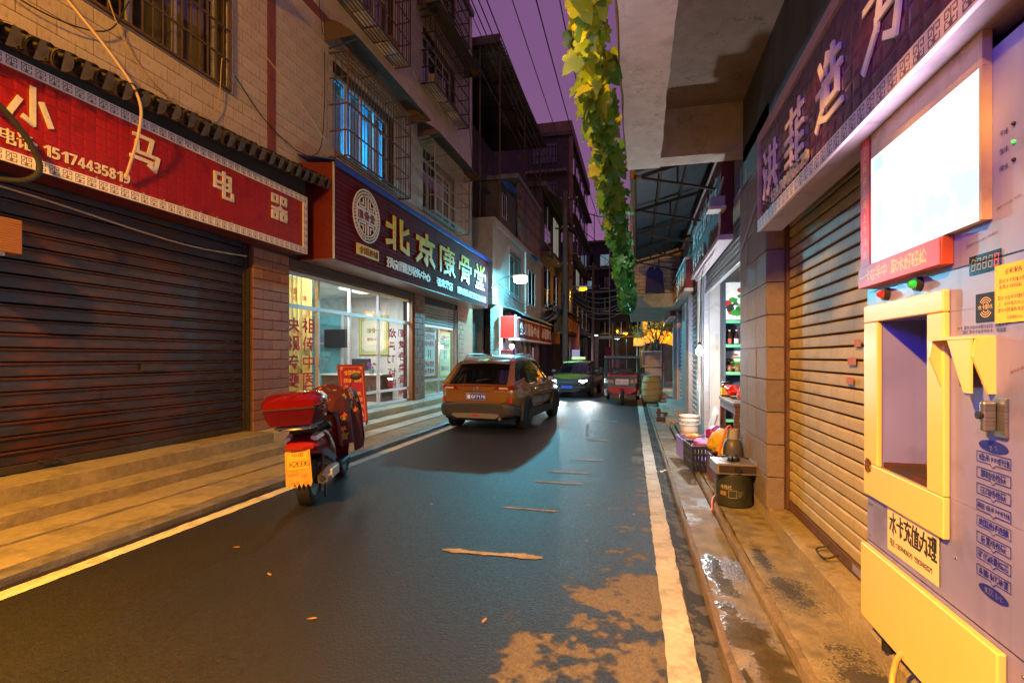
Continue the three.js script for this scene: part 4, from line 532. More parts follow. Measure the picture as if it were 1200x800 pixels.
{ // second entrance
  const c = thing('clinic_door', 'double glass clinic doors with printed posters under a half lowered shutter', 'door'), X = -6.17, F = (y0, y1, za, zb, t = 0.03) => box(X - t, X + t, y0, y1, za, zb);
  part('frame', [F(0.4, 0.46, -16.55, -13.88), F(2.5, 2.57, -16.55, -13.88), ...[-13.92, -15.2, -16.52].map((z) => F(0.461, 2.499, z - 0.035, z + 0.035, 0.033)), F(0.85, 0.91, -16.48, -13.96, 0.022)], M.alu, c);
  for (const [a, b] of [[-15.17, -13.95], [-16.48, -15.24]]) for (const [y0, y1] of [[0.46, 0.85], [0.91, 2.5]]) part('pane', box(X - 0.003, X + 0.002, y0, y1, a, b), glassPane, c);
  const post = (tt, bg, edge) => sheet(256, 400, (k, w, h) => { k.fillStyle = bg; k.fillRect(0, 0, w, h); k.strokeStyle = edge; k.lineWidth = 16; k.strokeRect(8, 8, w - 16, h - 16); tt.forEach(([s, x, y, z, col]) => pen(k, s, x, y, z, col)); k.fillStyle = '#333a48'; k.fillRect(100, 180, 14, 60); k.beginPath(); k.arc(107, 172, 9, 0, 7); k.fill(); k.fillRect(140, 180, 14, 60); k.beginPath(); k.arc(147, 172, 9, 0, 7); k.fill(); });
  part('poster', plane(1.0, 1.45).rotateY(faceRight).translate(X - 0.01, 1.68, -14.55), printed(post([['全国连锁', 40, 30, 44, '#b01818'], ['骨病服务', 36, 90, 44, '#b01818'], ['颈肩腰腿', 36, 260, 44, '#c02020'], ['各类骨病', 36, 320, 44, '#b01818']], '#dfe3d8', '#c04030')), c, 'pale poster with red lines of text');
  part('poster', plane(1.0, 1.5).rotateY(faceRight).translate(X - 0.01, 1.68, -15.85), printed(post([['专题报导', 40, 40, 44, '#b01818'], ['中医古方', 36, 100, 44, '#b03030'], ['服务中心', 36, 300, 44, '#a03030']], '#e6dfb4', '#d8b830')), c, 'yellow edged poster with figures');
  const sm = mat(0.12, 0.08, 0.06, { map: tGrime, size: 1, rough: 0.6 }), g = toCreasedNormals(extrudeZ(slatProfile(0.09, 0.02), -16.56, -13.88), 0.6); for (let i = 0; i < 7; i++) part('shutter_slat', g, sm, c).position.set(-6.13, 2.58 + i * 0.09, 0);
  part('guide_rail', [box(-6.14, -6.05, 0.4, 3.2, -13.88, -13.85), box(-6.14, -6.05, 0.4, 3.2, -16.6, -16.56)], M.alu, c);
  const r = thing('consulting_room', 'pale green room behind the poster covered glass doors', 'room'), w = mat(0.6, 0.7, 0.62, { map: tGrime, size: 2, rough: 0.8 }); part('floor', box(-9, -6.38, 0.4, 0.43, -16.8, -13.6), w, r); part('ceiling', box(-9, -6.38, 3.2, 3.24, -16.8, -13.6), w, r); part('back_wall', box(-9.05, -9, 0.43, 3.2, -16.8, -13.6), w, r); part('side_wall', box(-9, -6.38, 0.43, 3.2, -13.6, -13.55), w, r); part('side_wall', box(-9, -6.38, 0.43, 3.2, -16.85, -16.8), w, r);
  part('unseen_ceiling_light', rbox(-8, -7, 3.15, 3.195, -15.3, -15.1, 0.01), glow(0.9, 1, 0.9, 2), r); panelLight([0.85, 1, 0.88], 60, 1, 0.24, [-7.5, 3.14, -15.2], [-7.5, 0, -15.2]);  // unseen lamp, set here to light the room behind the doors
}
{ // standing board
  const t = sheet(256, 560, (c, w, h) => { c.fillStyle = '#b3161c'; c.fillRect(0, 0, w, h); c.strokeStyle = '#d8a52a'; c.lineWidth = 5; c.strokeRect(14, 14, w - 28, h - 28); for (const [x, y] of [[26, 26], [w - 26, 26]]) { c.fillStyle = '#d8a52a'; c.beginPath(); c.arc(x, y, 16, 0, 7); c.fill(); } const y = '#e8c82a'; pen(c, '全国骨堂', 48, 50, 42, y, { weight: 0.14 }); pen(c, '颈肩 腰腿', 40, 130, 40, y); pen(c, '肩关节', 44, 195, 40, y); pen(c, '各类骨病', 44, 260, 40, y); pen(c, '视力 对照', 40, 325, 38, y); pen(c, '传中医古方', 34, 390, 38, y); pen(c, '全服务', 90, 465, 44, y, { weight: 0.15 }); });
  const b = thing('standing_board', 'leaning red notice board with yellow characters on the clinic step', 'notice board', [-5.5, 0.24, -9.1], faceRight - 0.62);
  const lean = new THREE.Group(); lean.name = 'board'; lean.rotation.x = -0.17; lean.position.set(0, 0.06, 0.1); b.add(lean);
  part('face', plane(0.5, 1.12).translate(0, 0.58, 0.013), printed(t, { roughness: 0.5 }), lean); part('panel', box(-0.26, 0.26, 0, 1.16, -0.012, 0.012), mat(0.3, 0.02, 0.02), lean); part('frame_edge', [box(-0.275, -0.261, -0.02, 1.18, -0.016, 0.016), box(0.261, 0.275, -0.02, 1.18, -0.016, 0.016)], mat(0.35, 0.18, 0.08, { map: tWood, size: 0.4 }), lean);
  for (const x of [-0.24, 0.24]) { part('leg', bar([x, 0, -0.34], [x, 1.05, -0.085], 0.022), M.ironDark, b); part('leg', bar([x, 0, 0.1], [x, 0.07, 0.1], 0.022), M.ironDark, b); }
}
// ---------------------------------------------------------------- right: shop building with overhanging slab
const tPeel = tex(1024, 1024, (u, v) => { const a = fbm(u, v, 5, 6, 301), b = fbm(u, v, 24, 4, 311), r1 = Math.abs(fbm(u, v, 7, 5, 321) - 0.5), crack = (r1 < 0.004 ? 0.9 : 1) * (Math.abs(fbm(u, v, 4, 5, 331) - 0.5) < 0.0025 ? 0.84 : 1), spot = sstep(0.66, 0.72, fbm(u, v, 30, 3, 341)), old = sstep(0.56, 0.63, a); const k = (0.88 + 0.14 * (b - 0.5) - 0.05 * old) * crack * (1 - 0.04 * spot); return [k, k * (0.97 - 0.01 * old), k * (0.95 - 0.03 * old)]; });
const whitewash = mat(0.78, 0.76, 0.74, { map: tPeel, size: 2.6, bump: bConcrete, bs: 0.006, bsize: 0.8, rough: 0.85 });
const shopB = thing('shop_building', 'concrete shop building with peeling whitewashed overhang and stone faced pier', 'building');
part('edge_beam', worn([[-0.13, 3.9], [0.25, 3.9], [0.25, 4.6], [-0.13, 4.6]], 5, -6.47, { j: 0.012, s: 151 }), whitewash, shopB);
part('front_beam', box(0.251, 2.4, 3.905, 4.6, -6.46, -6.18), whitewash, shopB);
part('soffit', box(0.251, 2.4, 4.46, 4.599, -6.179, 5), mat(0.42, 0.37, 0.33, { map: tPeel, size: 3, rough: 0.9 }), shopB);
part('edge_trim', box(-0.15, -0.131, 3.915, 4.58, -6.4, 5), mat(0.35, 0.22, 0.1, { map: tGrime, size: 1 }), shopB);
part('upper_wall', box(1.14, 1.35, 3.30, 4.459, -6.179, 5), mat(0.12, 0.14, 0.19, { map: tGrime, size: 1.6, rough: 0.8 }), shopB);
part('unseen_upper_storey', box(0.1, 4.6, 4.601, 14, -6.46, 5), mat(0.35, 0.33, 0.32, { map: tConcrete, size: 2.5, rough: 0.9 }), shopB);  // unseen above the slab, raised to block sky light from the street
part('party_wall', box(1.28, 4.6, 0.2, 3.9, -6.2, -5.03), M.concrete, shopB);
part('shop_inside', [box(3.4, 3.5, 0.2, 3.9, -5.02, 5), box(1.36, 3.39, 3.4, 3.45, -5.02, 5)], M.concrete, shopB);
part('wall_end', box(1.14, 1.34, 0.256, 3.3, -1.66, 5), mat(0.25, 0.22, 0.2, { map: tConcrete, size: 1.5, rough: 0.9 }), shopB);
part('lintel', box(1.29, 1.34, 3.1, 3.299, -5.0, -1.66), mat(0.1, 0.09, 0.09), shopB);
{ // stone blocks of the pier: street face, and the return towards the shutter
  const pm = [[0.25, 0.21, 0.20], [0.22, 0.19, 0.185], [0.28, 0.235, 0.215]].map((c) => mat(...c, { map: tSpeck, size: 0.35, bump: bConcrete, bs: 0.01, bsize: 0.25, rough: 0.8 }));
  part('pier_core', box(1.14, 1.279, 0.22, 3.9, -6.2, -5.015), mat(0.42, 0.40, 0.40, { map: tConcrete, size: 0.5 }), shopB);
  const h = 0.29, cols = [-6.21, -5.8, -5.41, -5.0], joint = 0.008;
  for (let r = 0; r < 12; r++) { const y0 = 0.24 + r * h, y1 = Math.min(3.9, y0 + h - joint); for (let k = 0; k < 3; k++) part('stone', rbox(1.115 + rr(-0.002, 0.002), 1.139, y0, y1, cols[k] + joint / 2, cols[k + 1] - joint / 2, 0.004, 1), pm[Math.floor(rnd() * 3)], shopB); part('stone', rbox(1.12, 1.262, y0, y1, -5.014, -4.985 + rr(-0.002, 0.002), 0.004, 1), pm[Math.floor(rnd() * 3)], shopB); }
}
const tanSlat = [1, 0.93, 1.06].map((k) => mat(0.46 * k, 0.40 * k, 0.23 * k, { map: tGrime, size: 1.9 * k, sizeY: 0.8, rough: 0.6, metal: 0.0 }));
const shR = shutter('ribbed roller shutter with rusty foot beside the water vending machine', 1.30, -1, -4.93, -2.9, 0.262, 3.28, 0.088, 0.011, tanSlat, mat(0.16, 0.085, 0.045, { map: tGrime, size: 0.5, rough: 0.7, metal: 0.3 }));
part('number_plate', rbox(1.276, 1.28, 0.29, 0.335, -3.55, -3.4, 0.003), mat(0.2, 0.2, 0.32), shR); part('handle', tube([[1.285, 0.30, -3.95], [1.2, 0.27, -3.95], [1.2, 0.27, -3.78], [1.285, 0.30, -3.78]], 0.006), M.ironDark, shR);
for (const [y, z, w] of [[1.55, -3.6, 0.12], [1.43, -3.62, 0.1], [1.66, -3.5, 0.09]]) part('sticker', rbox(1.268, 1.2715, y, y + 0.045, z, z + w, 0.001, 1), mat(0.45, 0.2, 0.22, { map: tGrime, size: 0.1 }), shR);
{ // hair salon sign
  const s = thing('salon_sign', 'purple quilted salon sign with pale characters and meander border above the ribbed shutter', 'sign'), z0 = -4.55, z1 = 2.6, L = z1 - z0, Y0 = 2.62, Y1 = 3.4;
  part('sign_box', box(0.965, 1.13, Y0 + 0.004, Y1, z0, z1), mat(0.34, 0.25, 0.28, { map: tGrime, size: 1 }), s);
  part('panel', quilt(L - 0.12, Y1 - Y0 - 0.17, 0.1, 0.085, 0.003).rotateY(faceLeft).translate(0.963, Y0 + 0.085, z0 + 0.07), mat(0.12, 0.010, 0.11, { map: tGrime, size: 2, rough: 0.25, phys: true, clearcoat: 0.6, clearcoatRoughness: 0.15 }), s);
  const key = printed((() => { const t = keyTex('#d0bcc0', '#5d4862'); t.wrapS = THREE.RepeatWrapping; return t; })());
  part('border', strip(L, 0.085, 0.018, 0.095).rotateY(faceLeft).translate(0.956, Y0 + 0.043, (z0 + z1) / 2), key, s); part('border', strip(L, 0.075, 0.018, 40).rotateY(faceLeft).translate(0.956, Y1 - 0.038, (z0 + z1) / 2), mat(0.5, 0.4, 0.38, { map: tGrime, size: 0.5 }), s);
  part('border', box(0.947, 0.9655, Y0 + 0.086, Y1 - 0.076, z0, z0 + 0.065), mat(0.5, 0.4, 0.38, { map: tGrime, size: 0.5 }), s);
  letters('洪菲造方', s, mat(0.76, 0.70, 0.72, { rough: 0.5 }), [0.957, 2.82, -4.36], faceLeft, 0.4, 0.36, 0.605, { weight: 0.105, depth: 0.007 });
  letters('13974406679', s, mat(0.6, 0.5, 0.3, { rough: 0.4 }), [0.957, 2.725, -4.12], faceLeft, 0.085, 0.085, 0.078, { depth: 0.012 });
  for (let k = 0; k < 16; k++) part('lamp_bead', new THREE.SphereGeometry(0.009, 8, 6).translate(0.95, 2.715 + (k % 3) * 0.075, -4.44 + Math.floor(k / 3) * 0.1), M.steel, s);
}

// ---------------------------------------------------------------- water vending machine
const ink = (w, h, draw, color) => { const t = sheet(w, h, (c) => { c.fillStyle = '#000'; c.fillRect(0, 0, w, h); draw(c, w, h); }); t.colorSpace = THREE.NoColorSpace; return new THREE.MeshStandardMaterial({ color, alphaMap: t, transparent: true, roughness: 0.6, side: THREE.DoubleSide }); };
{
  const X = 1.075, m = thing('water_vending_machine', 'lilac water vending machine with bright screen, yellow framed filling hatch and yellow base panel', 'vending machine');
  const body = mat(0.27, 0.29, 0.82, { map: tGrime, size: 2.2, rough: 0.32 }), yel = mat(0.80, 0.58, 0.2, { rough: 0.32, phys: true, clearcoat: 0.3, clearcoatRoughness: 0.2 }), zL = -2.81, zR = -1.72, f = (w, h, y, z, mt, name, lab, dx = 0.0025) => { const p = part(name, plane(w, h), mt, m, lab); p.rotation.y = faceLeft; p.position.set(X - dx, y, z); return p; };
  // cabinet with a real hatch
  part('cabinet', [box(X, 1.85, 0.37, 1.10, zL, zR), box(X, 1.85, 1.76, 2.56, zL, zR), box(X, 1.85, 1.101, 1.759, zL, -2.65), box(X, 1.85, 1.101, 1.759, -2.24, zR), box(1.42, 1.85, 1.101, 1.759, -2.649, -2.241)], body, m);
  part('corner_post', rbox(X - 0.012, X + 0.03, 0.37, 2.56, zR - 0.03, zR + 0.012, 0.01), body, m);
  for (const z of [-2.7, -1.85]) for (const x of [1.12, 1.75]) part('foot', rod([x, 0.25, z], [x, 0.369, z], 0.03), M.black, m);
  const fr = part('hatch_frame', [rbox(X - 0.024, X - 0.001, 1.76, 1.84, -2.79, -2.13, 0.006), rbox(X - 0.024, X - 0.001, 0.95, 1.10, -2.79, -2.13, 0.006), rbox(X - 0.023, X - 0.001, 1.101, 1.759, -2.79, -2.65, 0.006), rbox(X - 0.023, X - 0.001, 1.101, 1.759, -2.24, -2.13, 0.006)], yel, m);
  part('rust_spot', (() => { const g = new THREE.IcosahedronGeometry(0.03, 2), p = g.attributes.position; for (let i = 0; i < p.count; i++) { const k = 0.6 + 0.8 * hash(i % 40, i % 13, 4); p.setXYZ(i, p.getX(i) * 0.12, p.getY(i) * k, p.getZ(i) * k); } g.computeVertexNormals(); return g.translate(X - 0.025, 1.09, -2.74); })(), mat(0.12, 0.05, 0.02, { rough: 0.95 }), fr, 'rust stain');
  part('tray', box(X + 0.002, 1.41, 1.102, 1.125, -2.645, -2.245), mat(0.20, 0.10, 0.04, { map: tRust, size: 0.5, rough: 0.8 }), m, 'rusty filling tray');
  part('spout', rod([1.24, 1.758, -2.44], [1.24, 1.68, -2.44], 0.014), M.steel, m);
  part('base_panel', rbox(X - 0.03, X - 0.001, 0.36, 0.71, zL, -1.84, 0.008), yel, m, 'plain yellow base panel');
  // light box
  const lb = part('light_box', [box(X - 0.028, X - 0.001, 2.515, 2.66, -2.70, -1.91), box(X - 0.028, X - 0.001, 2.03, 2.514, -1.925, -1.91)], mat(0.62, 0.42, 0.27, { map: tGrime, size: 0.8, rough: 0.4 }), m);
  const scr = sheet(512, 320, (c, w, h) => { c.fillStyle = '#ffffff'; c.fillRect(0, 0, w, h); c.fillStyle = '#d8f0f8'; c.fillRect(20, 10, 60, 40); c.fillStyle = '#e6f6fa'; c.fillRect(8, 150, 70, 150); c.fillStyle = '#e4eef8'; for (const [x, y, r] of [[430, 210, 22], [330, 240, 30], [380, 250, 30], [470, 240, 40], [270, 270, 30]]) { c.beginPath(); c.arc(x, y, r, 0, 7); c.fill(); } c.fillStyle = '#e6efef'; c.fillRect(40, 300, 200, 8); });
  f(0.775, 0.483, 2.272, -2.3125, new THREE.MeshStandardMaterial({ color: 0x222222, emissive: 0xffffff, emissiveMap: scr, emissiveIntensity: 1.35, roughness: 0.3 }), 'screen', 'glaring white advertising screen', 0.027);
  panelLight([0.82, 0.72, 1], 38, 0.77, 0.47, [X - 0.032, 2.272, -2.3125], [-5, 2.272, -2.3125]);
  part('screen_back', box(X - 0.025, X - 0.001, 2.031, 2.514, -2.70, -1.926), M.white, lb);
  const redT = sheet(96, 512, (c, w, h) => { c.fillStyle = '#c4181c'; c.fillRect(0, 0, w, h); pen(c, '让人民群众喝上干净水', 28, 26, 36, '#e8a81c', { down: true, pitch: 47, weight: 0.1 }); });
  part('side_strip', box(X - 0.03, X - 0.001, 2.026, 2.66, -2.80, -2.702), mat(0.45, 0.02, 0.02), lb); f(0.096, 0.63, 2.343, -2.751, printed(redT, { roughness: 0.45 }), 'strip_print', 'red strip with yellow characters', 0.033);
  const bandT = sheet(768, 96, (c, w, h) => { c.fillStyle = '#d8481a'; c.fillRect(0, 0, w, h); let x = pen(c, '一卡在手中', 20, 18, 58, '#f4b822'); pen(c, '取水好轻松', x + 40, 18, 58, '#f4b822'); });
  part('slogan_board', rbox(X - 0.04, X - 0.001, 1.925, 2.025, -2.80, -2.11, 0.003), mat(0.55, 0.09, 0.02, { rough: 0.45 }), lb); f(0.685, 0.094, 1.975, -2.455, printed(bandT, { roughness: 0.45 }), 'slogan_print', 'orange band with yellow slogan', 0.043);
  // push buttons
  for (const [z, y, c, g] of [[-2.6, 1.878, [0.6, 0.02, 0.01], 0.5], [-2.33, 1.885, [0.01, 0.5, 0.06], 0.5]]) { const b = part('button', new THREE.CylinderGeometry(0.026, 0.028, 0.02, 20).rotateZ(Math.PI / 2).translate(X - 0.011, y, z), M.black, m); part('button_cap', lathe([[0, 0.022], [0.008, 0.021], [0.015, 0.014], [0.017, 0]], 18).rotateZ(Math.PI / 2).translate(X - 0.021, y, z), new THREE.MeshPhysicalMaterial({ color: new THREE.Color().setRGB(...c), emissive: new THREE.Color().setRGB(...c), emissiveIntensity: g, roughness: 0.15, clearcoat: 1 }), b); }
  // digit display
  const led = sheet(256, 96, (c, w, h) => { c.fillStyle = '#120c08'; c.fillRect(0, 0, w, h); const seg = (x, y, on) => { c.strokeStyle = on ? '#ff3018' : '#8a6a3a'; c.lineWidth = 5; c.beginPath(); c.moveTo(x + 6, y); c.lineTo(x + 32, y); c.lineTo(x + 28, y + 54); c.lineTo(x, y + 54); c.closePath(); c.moveTo(x + 3, y + 27); c.lineTo(x + 30, y + 27); c.stroke(); }; for (let k = 0; k < 5; k++) seg(20 + k * 46, 20, k === 4); });
  f(0.155, 0.062, 1.90, -1.945, printed(led, { roughness: 0.2, emissive: 0xffffff, emissiveMap: led, emissiveIntensity: 0.35 }), 'digit_display');
  const notice = sheet(256, 320, (c, w, h) => { c.fillStyle = '#eebb34'; c.fillRect(0, 0, w, h); pen(c, '全家服务', 74, 26, 30, '#4a3010'); for (const [y, t] of [[80, '取水水卡充值办理'], [112, '各类水卡好轻松']]) pen(c, t, 34, y, 22, '#4a3410'); for (const [y, t] of [[172, '取水卡在手中理好水'], [206, '上下水中电方水小力'], [240, '原水中医服务电话']]) pen(c, t, 24, y, 22, '#4a3410'); pen(c, '全国服务中心', 90, 284, 18, '#6a4a18'); });
  part('notice', plane(0.145, 0.175).rotateY(faceLeft + 0.02).translate(X - 0.006, 1.79, -1.815), printed(notice), m, 'yellow paper notice with rows of small print');
  const nfc = sheet(128, 128, (c) => { c.fillStyle = '#14121c'; c.fillRect(0, 0, 128, 128); c.strokeStyle = '#d8b878'; c.lineWidth = 4; for (const r of [20, 30, 40]) { c.beginPath(); c.arc(64, 60, r, -2.6, -0.55); c.stroke(); c.beginPath(); c.arc(64, 66, r, 0.55, 2.6); c.stroke(); } pen(c, '水卡取水', 16, 50, 22, '#d8b878'); });
  f(0.098, 0.092, 1.757, -1.94, printed(nfc), 'card_reader', 'black card symbol square');
  f(0.26, 0.03, 1.69, -1.96, ink(512, 64, (c) => { pen(c, '水卡 取水卡在水中取水好方 各类水卡', 4, 2, 27, '#fff', { weight: 0.1 }); pen(c, '理好 取水卡在手中水卡可电话理', 60, 34, 27, '#fff', { weight: 0.1 }); }, 0x2a2080), 'small_print');
  // card hood: folded sheet, open below
  const hs = (z0, z1, pts) => extrudeZ(pts, z0, z1), hp = [[X, 1.665], [X - 0.09, 1.655], [X - 0.10, 1.64], [X - 0.10, 1.56], [X - 0.06, 1.49], [X, 1.49]];
  const hood = part('card_hood', [hs(-2.15, -2.14, [[X, 1.665], [X - 0.052, 1.655], [X - 0.06, 1.60], [X - 0.02, 1.485], [X, 1.485]]), hs(-1.905, -1.895, [[X, 1.665], [X - 0.052, 1.655], [X - 0.06, 1.60], [X - 0.02, 1.485], [X, 1.485]]), box(X - 0.058, X, 1.657, 1.667, -2.139, -1.906), extrudeX([[-2.03, 1.655], [-1.907, 1.655], [-1.907, 1.485], [-1.94, 1.485]], X - 0.062, X - 0.054)], yel, m, 'yellow folded card hood');
  part('reader', rbox(X - 0.03, X - 0.001, 1.50, 1.6, -2.03, -1.96, 0.006), mat(0.16, 0.12, 0.05), hood);
  // coin latch
  const la = part('latch', rbox(X - 0.012, X - 0.001, 1.355, 1.475, -1.885, -1.835, 0.003), M.steel, m); part('latch_handle', rbox(X - 0.05, X - 0.0125, 1.37, 1.465, -1.89, -1.865, 0.01), M.steel, la); part('latch_hole', new THREE.CylinderGeometry(0.012, 0.012, 0.012, 14).rotateZ(Math.PI / 2).translate(X - 0.053, 1.42, -1.878), M.black, la);
  // filter list
  const list = ['5微米PPF纤维', '颗粒活性碳', '压缩活性碳', '精密1微米PPF纤维', '美国逆渗透膜', '后置活性碳', '矿化能量滤芯', '杀菌净化装置'];
  f(0.175, 0.5, 1.09, -1.905, ink(384, 1088, (c) => { c.strokeStyle = '#fff'; c.lineWidth = 5; list.forEach((t, i) => { const y = 96 + i * 114; c.beginPath(); c.moveTo(20, y); c.lineTo(364, y); c.lineTo(364, y + 72); c.lineTo(220, y + 72); c.lineTo(192, y + 96); c.lineTo(164, y + 72); c.lineTo(20, y + 72); c.closePath(); c.stroke(); const n = [...t].reduce((s, ch) => s + (/[\dA-Z]/.test(ch) ? 0.62 : 1), 0), sz = Math.min(48, 310 / n); pen(c, t, 192 - n * sz * 1.06 / 2, y + 36 - sz / 2, sz, '#fff', { weight: 0.12 }); }); c.fillStyle = '#fff'; for (const y of [44, 1040]) { c.beginPath(); c.ellipse(192, y, 150, 42, 0, 0, 7); c.fill(); } pen(c, '原水', 140, 20, 48, '#000', { weight: 0.1 }); pen(c, '直取净水', 96, 1016, 46, '#000', { weight: 0.1 }); }, 0x141a9c), 'filter_list', 'blue printed list of filter stages');
  f(0.07, 0.17, 2.22, -1.845, ink(160, 384, (c) => { ['干水', '生水', '传水'].forEach((t, i) => { pen(c, t, 12, 40 + i * 120, 42, '#fff'); }); }, 0x3a2a8a), 'indicator_print');
  [2.285, 2.232, 2.179].forEach((y, i) => part('indicator', new THREE.SphereGeometry(0.006, 10, 8).translate(X - 0.004, y, -1.812), i === 1 ? glow(0.1, 0.9, 0.2, 1) : M.black, m));
  const card = sheet(512, 256, (c, w, h) => { c.fillStyle = '#d8c8a0'; c.fillRect(0, 0, w, h); pen(c, '水卡充值办理', 26, 26, 118, '#1c1612', { ratio: 0.62, weight: 0.12, pitch: 78 }); pen(c, '电话:13974406679 15907443071', 24, 178, 42, '#2a2018', { ratio: 0.8, pitch: 25 }); });
  part('card_notice', plane(0.40, 0.19).rotateY(faceLeft).translate(X - 0.006, 0.85, -2.39), printed(card), m, 'cream paper notice with large black characters');
  f(0.05, 0.03, 0.9, -2.77, ink(96, 64, (c) => { pen(c, '水卡', 6, 10, 40, '#fff'); }, 0x3a3020), 'small_print');
  for (const [y, za, zb] of [[0.725, zL, zR], [1.905, -2.79, zR]]) part('panel_seam', box(X - 0.0025, X - 0.001, y, y + 0.003, za + 0.01, zb - 0.04), M.black, m);
  for (const [y, z] of [[0.4, -1.78], [0.68, -1.78], [1.2, -1.765], [1.6, -1.765], [2.0, -1.765], [2.45, -1.765], [0.75, -2.78], [0.9, -2.1]]) part('screw', new THREE.SphereGeometry(0.006, 8, 6).scale(0.5, 1, 1).translate(X - 0.001, y, z), M.steel, m);
  { const q = ink(256, 96, (c) => { let s = 21; const r = () => (s = (s * 16807) % 2147483647) / 2147483647; c.fillStyle = '#fff'; for (let k = 0; k < 120; k++) { const x = r() * 240; c.globalAlpha = 0.3 + 0.5 * r(); c.fillRect(x, 60 - x * 0.16 + (r() - 0.5) * 16, 3 + r() * 14, 1 + r() * 3); } for (let k = 0; k < 26; k++) c.fillRect(2 + r() * 8, 20 + r() * 60, 2 + r() * 4, 2 + r() * 6); }, 0x7a4a1c); f(0.11, 0.035, 2.06, -1.835, q, 'glue_stain'); f(0.16, 0.04, 1.975, -1.96, q, 'glue_stain'); f(0.06, 0.05, 1.56, -1.80, q, 'glue_stain'); }
  part('drain_hose', tube([[1.2, 0.42, -2.3], [1.06, 0.40, -2.4], [1.02, 0.30, -2.42], [0.99, 0.2, -2.36], [0.97, 0.135, -2.34]], 0.012), mat(0.5, 0.4, 0.1, { rough: 0.5 }), m, 'short yellow drain hose');
}

// ---------------------------------------------------------------- right: grocery with the bare bulb
{
  const g = thing('grocery_shop', 'small lit grocery with half raised dark shutter and stone piers', 'shop'), tm = [[0.30, 0.36, 0.42], [0.26, 0.32, 0.38]].map((c) => mat(...c, { map: tSpeck, size: 0.4, rough: 0.35 })), wall = mat(0.66, 0.68, 0.68, { map: tGrime, size: 2, rough: 0.6 });
  part('side_wall', box(1.12, 4.6, 0.17, 3.4, -9.7, -9.56), wall, g); part('side_wall', box(1.36, 4.6, 0.17, 3.4, -6.36, -6.205), wall, g); part('back_wall', box(4.6, 4.7, 0.17, 3.4, -9.7, -6.2), wall, g); part('ceiling', box(1.12, 4.6, 3.4, 3.5, -9.7, -6.2), wall, g);
  part('wall_above', box(1.12, 1.3, 3.501, 12, -16, -6.47), mat(0.3, 0.3, 0.32, { map: tConcrete, size: 2, rough: 0.9 }), g);
  const sg = toCreasedNormals(extrudeZ(slatProfile(0.075, 0.02), -9.5, -6.25).rotateY(Math.PI).translate(0, 0, -15.75), 0.6), dm = mat(0.10, 0.11, 0.13, { map: tGrime, size: 1.3, rough: 0.4, metal: 0.3 }); for (let i = 0; i < 7; i++) part('shutter_slat', sg, dm, g).position.set(1.17, 2.76 + i * 0.075, 0);
  part('shutter_bar', rbox(1.13, 1.19, 2.69, 2.755, -9.5, -6.25, 0.01), mat(0.35, 0.37, 0.4, { rough: 0.35, metal: 0.4 }), g); part('guide_rail', [box(1.12, 1.2, 0.18, 3.3, -9.56, -9.5)], M.alu, g);
  for (let r = 0; r < 10; r++) for (const [a, b, k] of [[-9.98, -9.57, 0], [-10.4, -9.99, 1]]) part('stone', rbox(1.09, 1.119, 0.18 + r * 0.3, 0.473 + r * 0.3, a, b - 0.006, 0.004, 1), tm[(r + k) % 2], g);
  part('pier_core', box(1.12, 1.5, 0.18, 3.5, -10.4, -9.71), M.concrete, g);
  // far fronts of the same row: shutters between piers
  for (const [za, zb, m] of [[-12.1, -10.45, mat(0.34, 0.42, 0.42, { map: tGrime, size: 1, rough: 0.4, metal: 0.3 })], [-15.6, -13.4, mat(0.30, 0.36, 0.38, { map: tGrime, size: 1, rough: 0.4, metal: 0.3 })]]) { const q = toCreasedNormals(extrudeZ(slatProfile(0.11, 0.025), za, zb).rotateY(Math.PI).translate(0, 0, za + zb), 0.6); for (let i = 0; i < 24; i++) part('closed_slat', q, m, g).position.set(1.2, 0.36 + i * 0.11, 0); part('guide_rail', [box(1.1, 1.2, 0.2, 3.1, za - 0.07, za - 0.01), box(1.1, 1.2, 0.2, 3.1, zb + 0.01, zb + 0.07)], M.alu, g); }
  for (const [xa, za, zb] of [[1.05, -13.3, -12.2], [1.0, -16, -15.7]]) part('pier', box(xa, 1.4, 0.2, 3.5, za, zb), mat(0.3, 0.33, 0.36, { map: tSpeck, size: 0.4, rough: 0.5 }), g);
  part('lintel', box(1.1, 1.4, 3.0, 3.5, -16, -10.41), mat(0.25, 0.24, 0.24, { map: tGrime, size: 1 }), g); part('inner_wall', box(1.41, 1.6, 0.2, 3.5, -16, -10.41), M.concrete, g);
  part('conduit', [rod([1.06, 0.4, -9.62], [1.06, 3.0, -9.62], 0.018), rod([1.05, 1.0, -9.75], [1.05, 3.0, -9.75], 0.012)], M.white, g);
}
const maroon = mat(0.16, 0.02, 0.03, { map: tGrime, size: 1.3, rough: 0.75 }), amber = mat(0.7, 0.33, 0.08, { rough: 0.5 });
const fascia = (label, x, z0, z1, y0, y1, text, m2, size, edge, extra) => { const s = thing('fascia_sign', label, 'sign'); part('board', rbox(x, x + 0.14, y0, y1, z0, z1, 0.01), maroon, s); part('rim', [rbox(x - 0.03, x + 0.14, y0 - 0.07, y0 - 0.002, z0, z1, 0.008), rbox(x - 0.02, x + 0.14, y1 + 0.002, y1 + 0.05, z0, z1, 0.008)], edge, s); const n = [...text].length, p = (z1 - z0 - 0.3) / n; letters(text, s, m2, [x - 0.002, (y0 + y1) / 2 - size / 2 + (extra ? 0.12 : 0), z0 + 0.15], faceLeft, Math.min(p * 0.85, size * 1.1), size, p, { weight: 0.12, depth: 0.008 }); if (extra) letters(extra, s, amber, [x - 0.002, y0 + 0.06, z0 + 0.2], faceLeft, 0.24, 0.22, 0.32, { weight: 0.12, depth: 0.008 }); return s; };
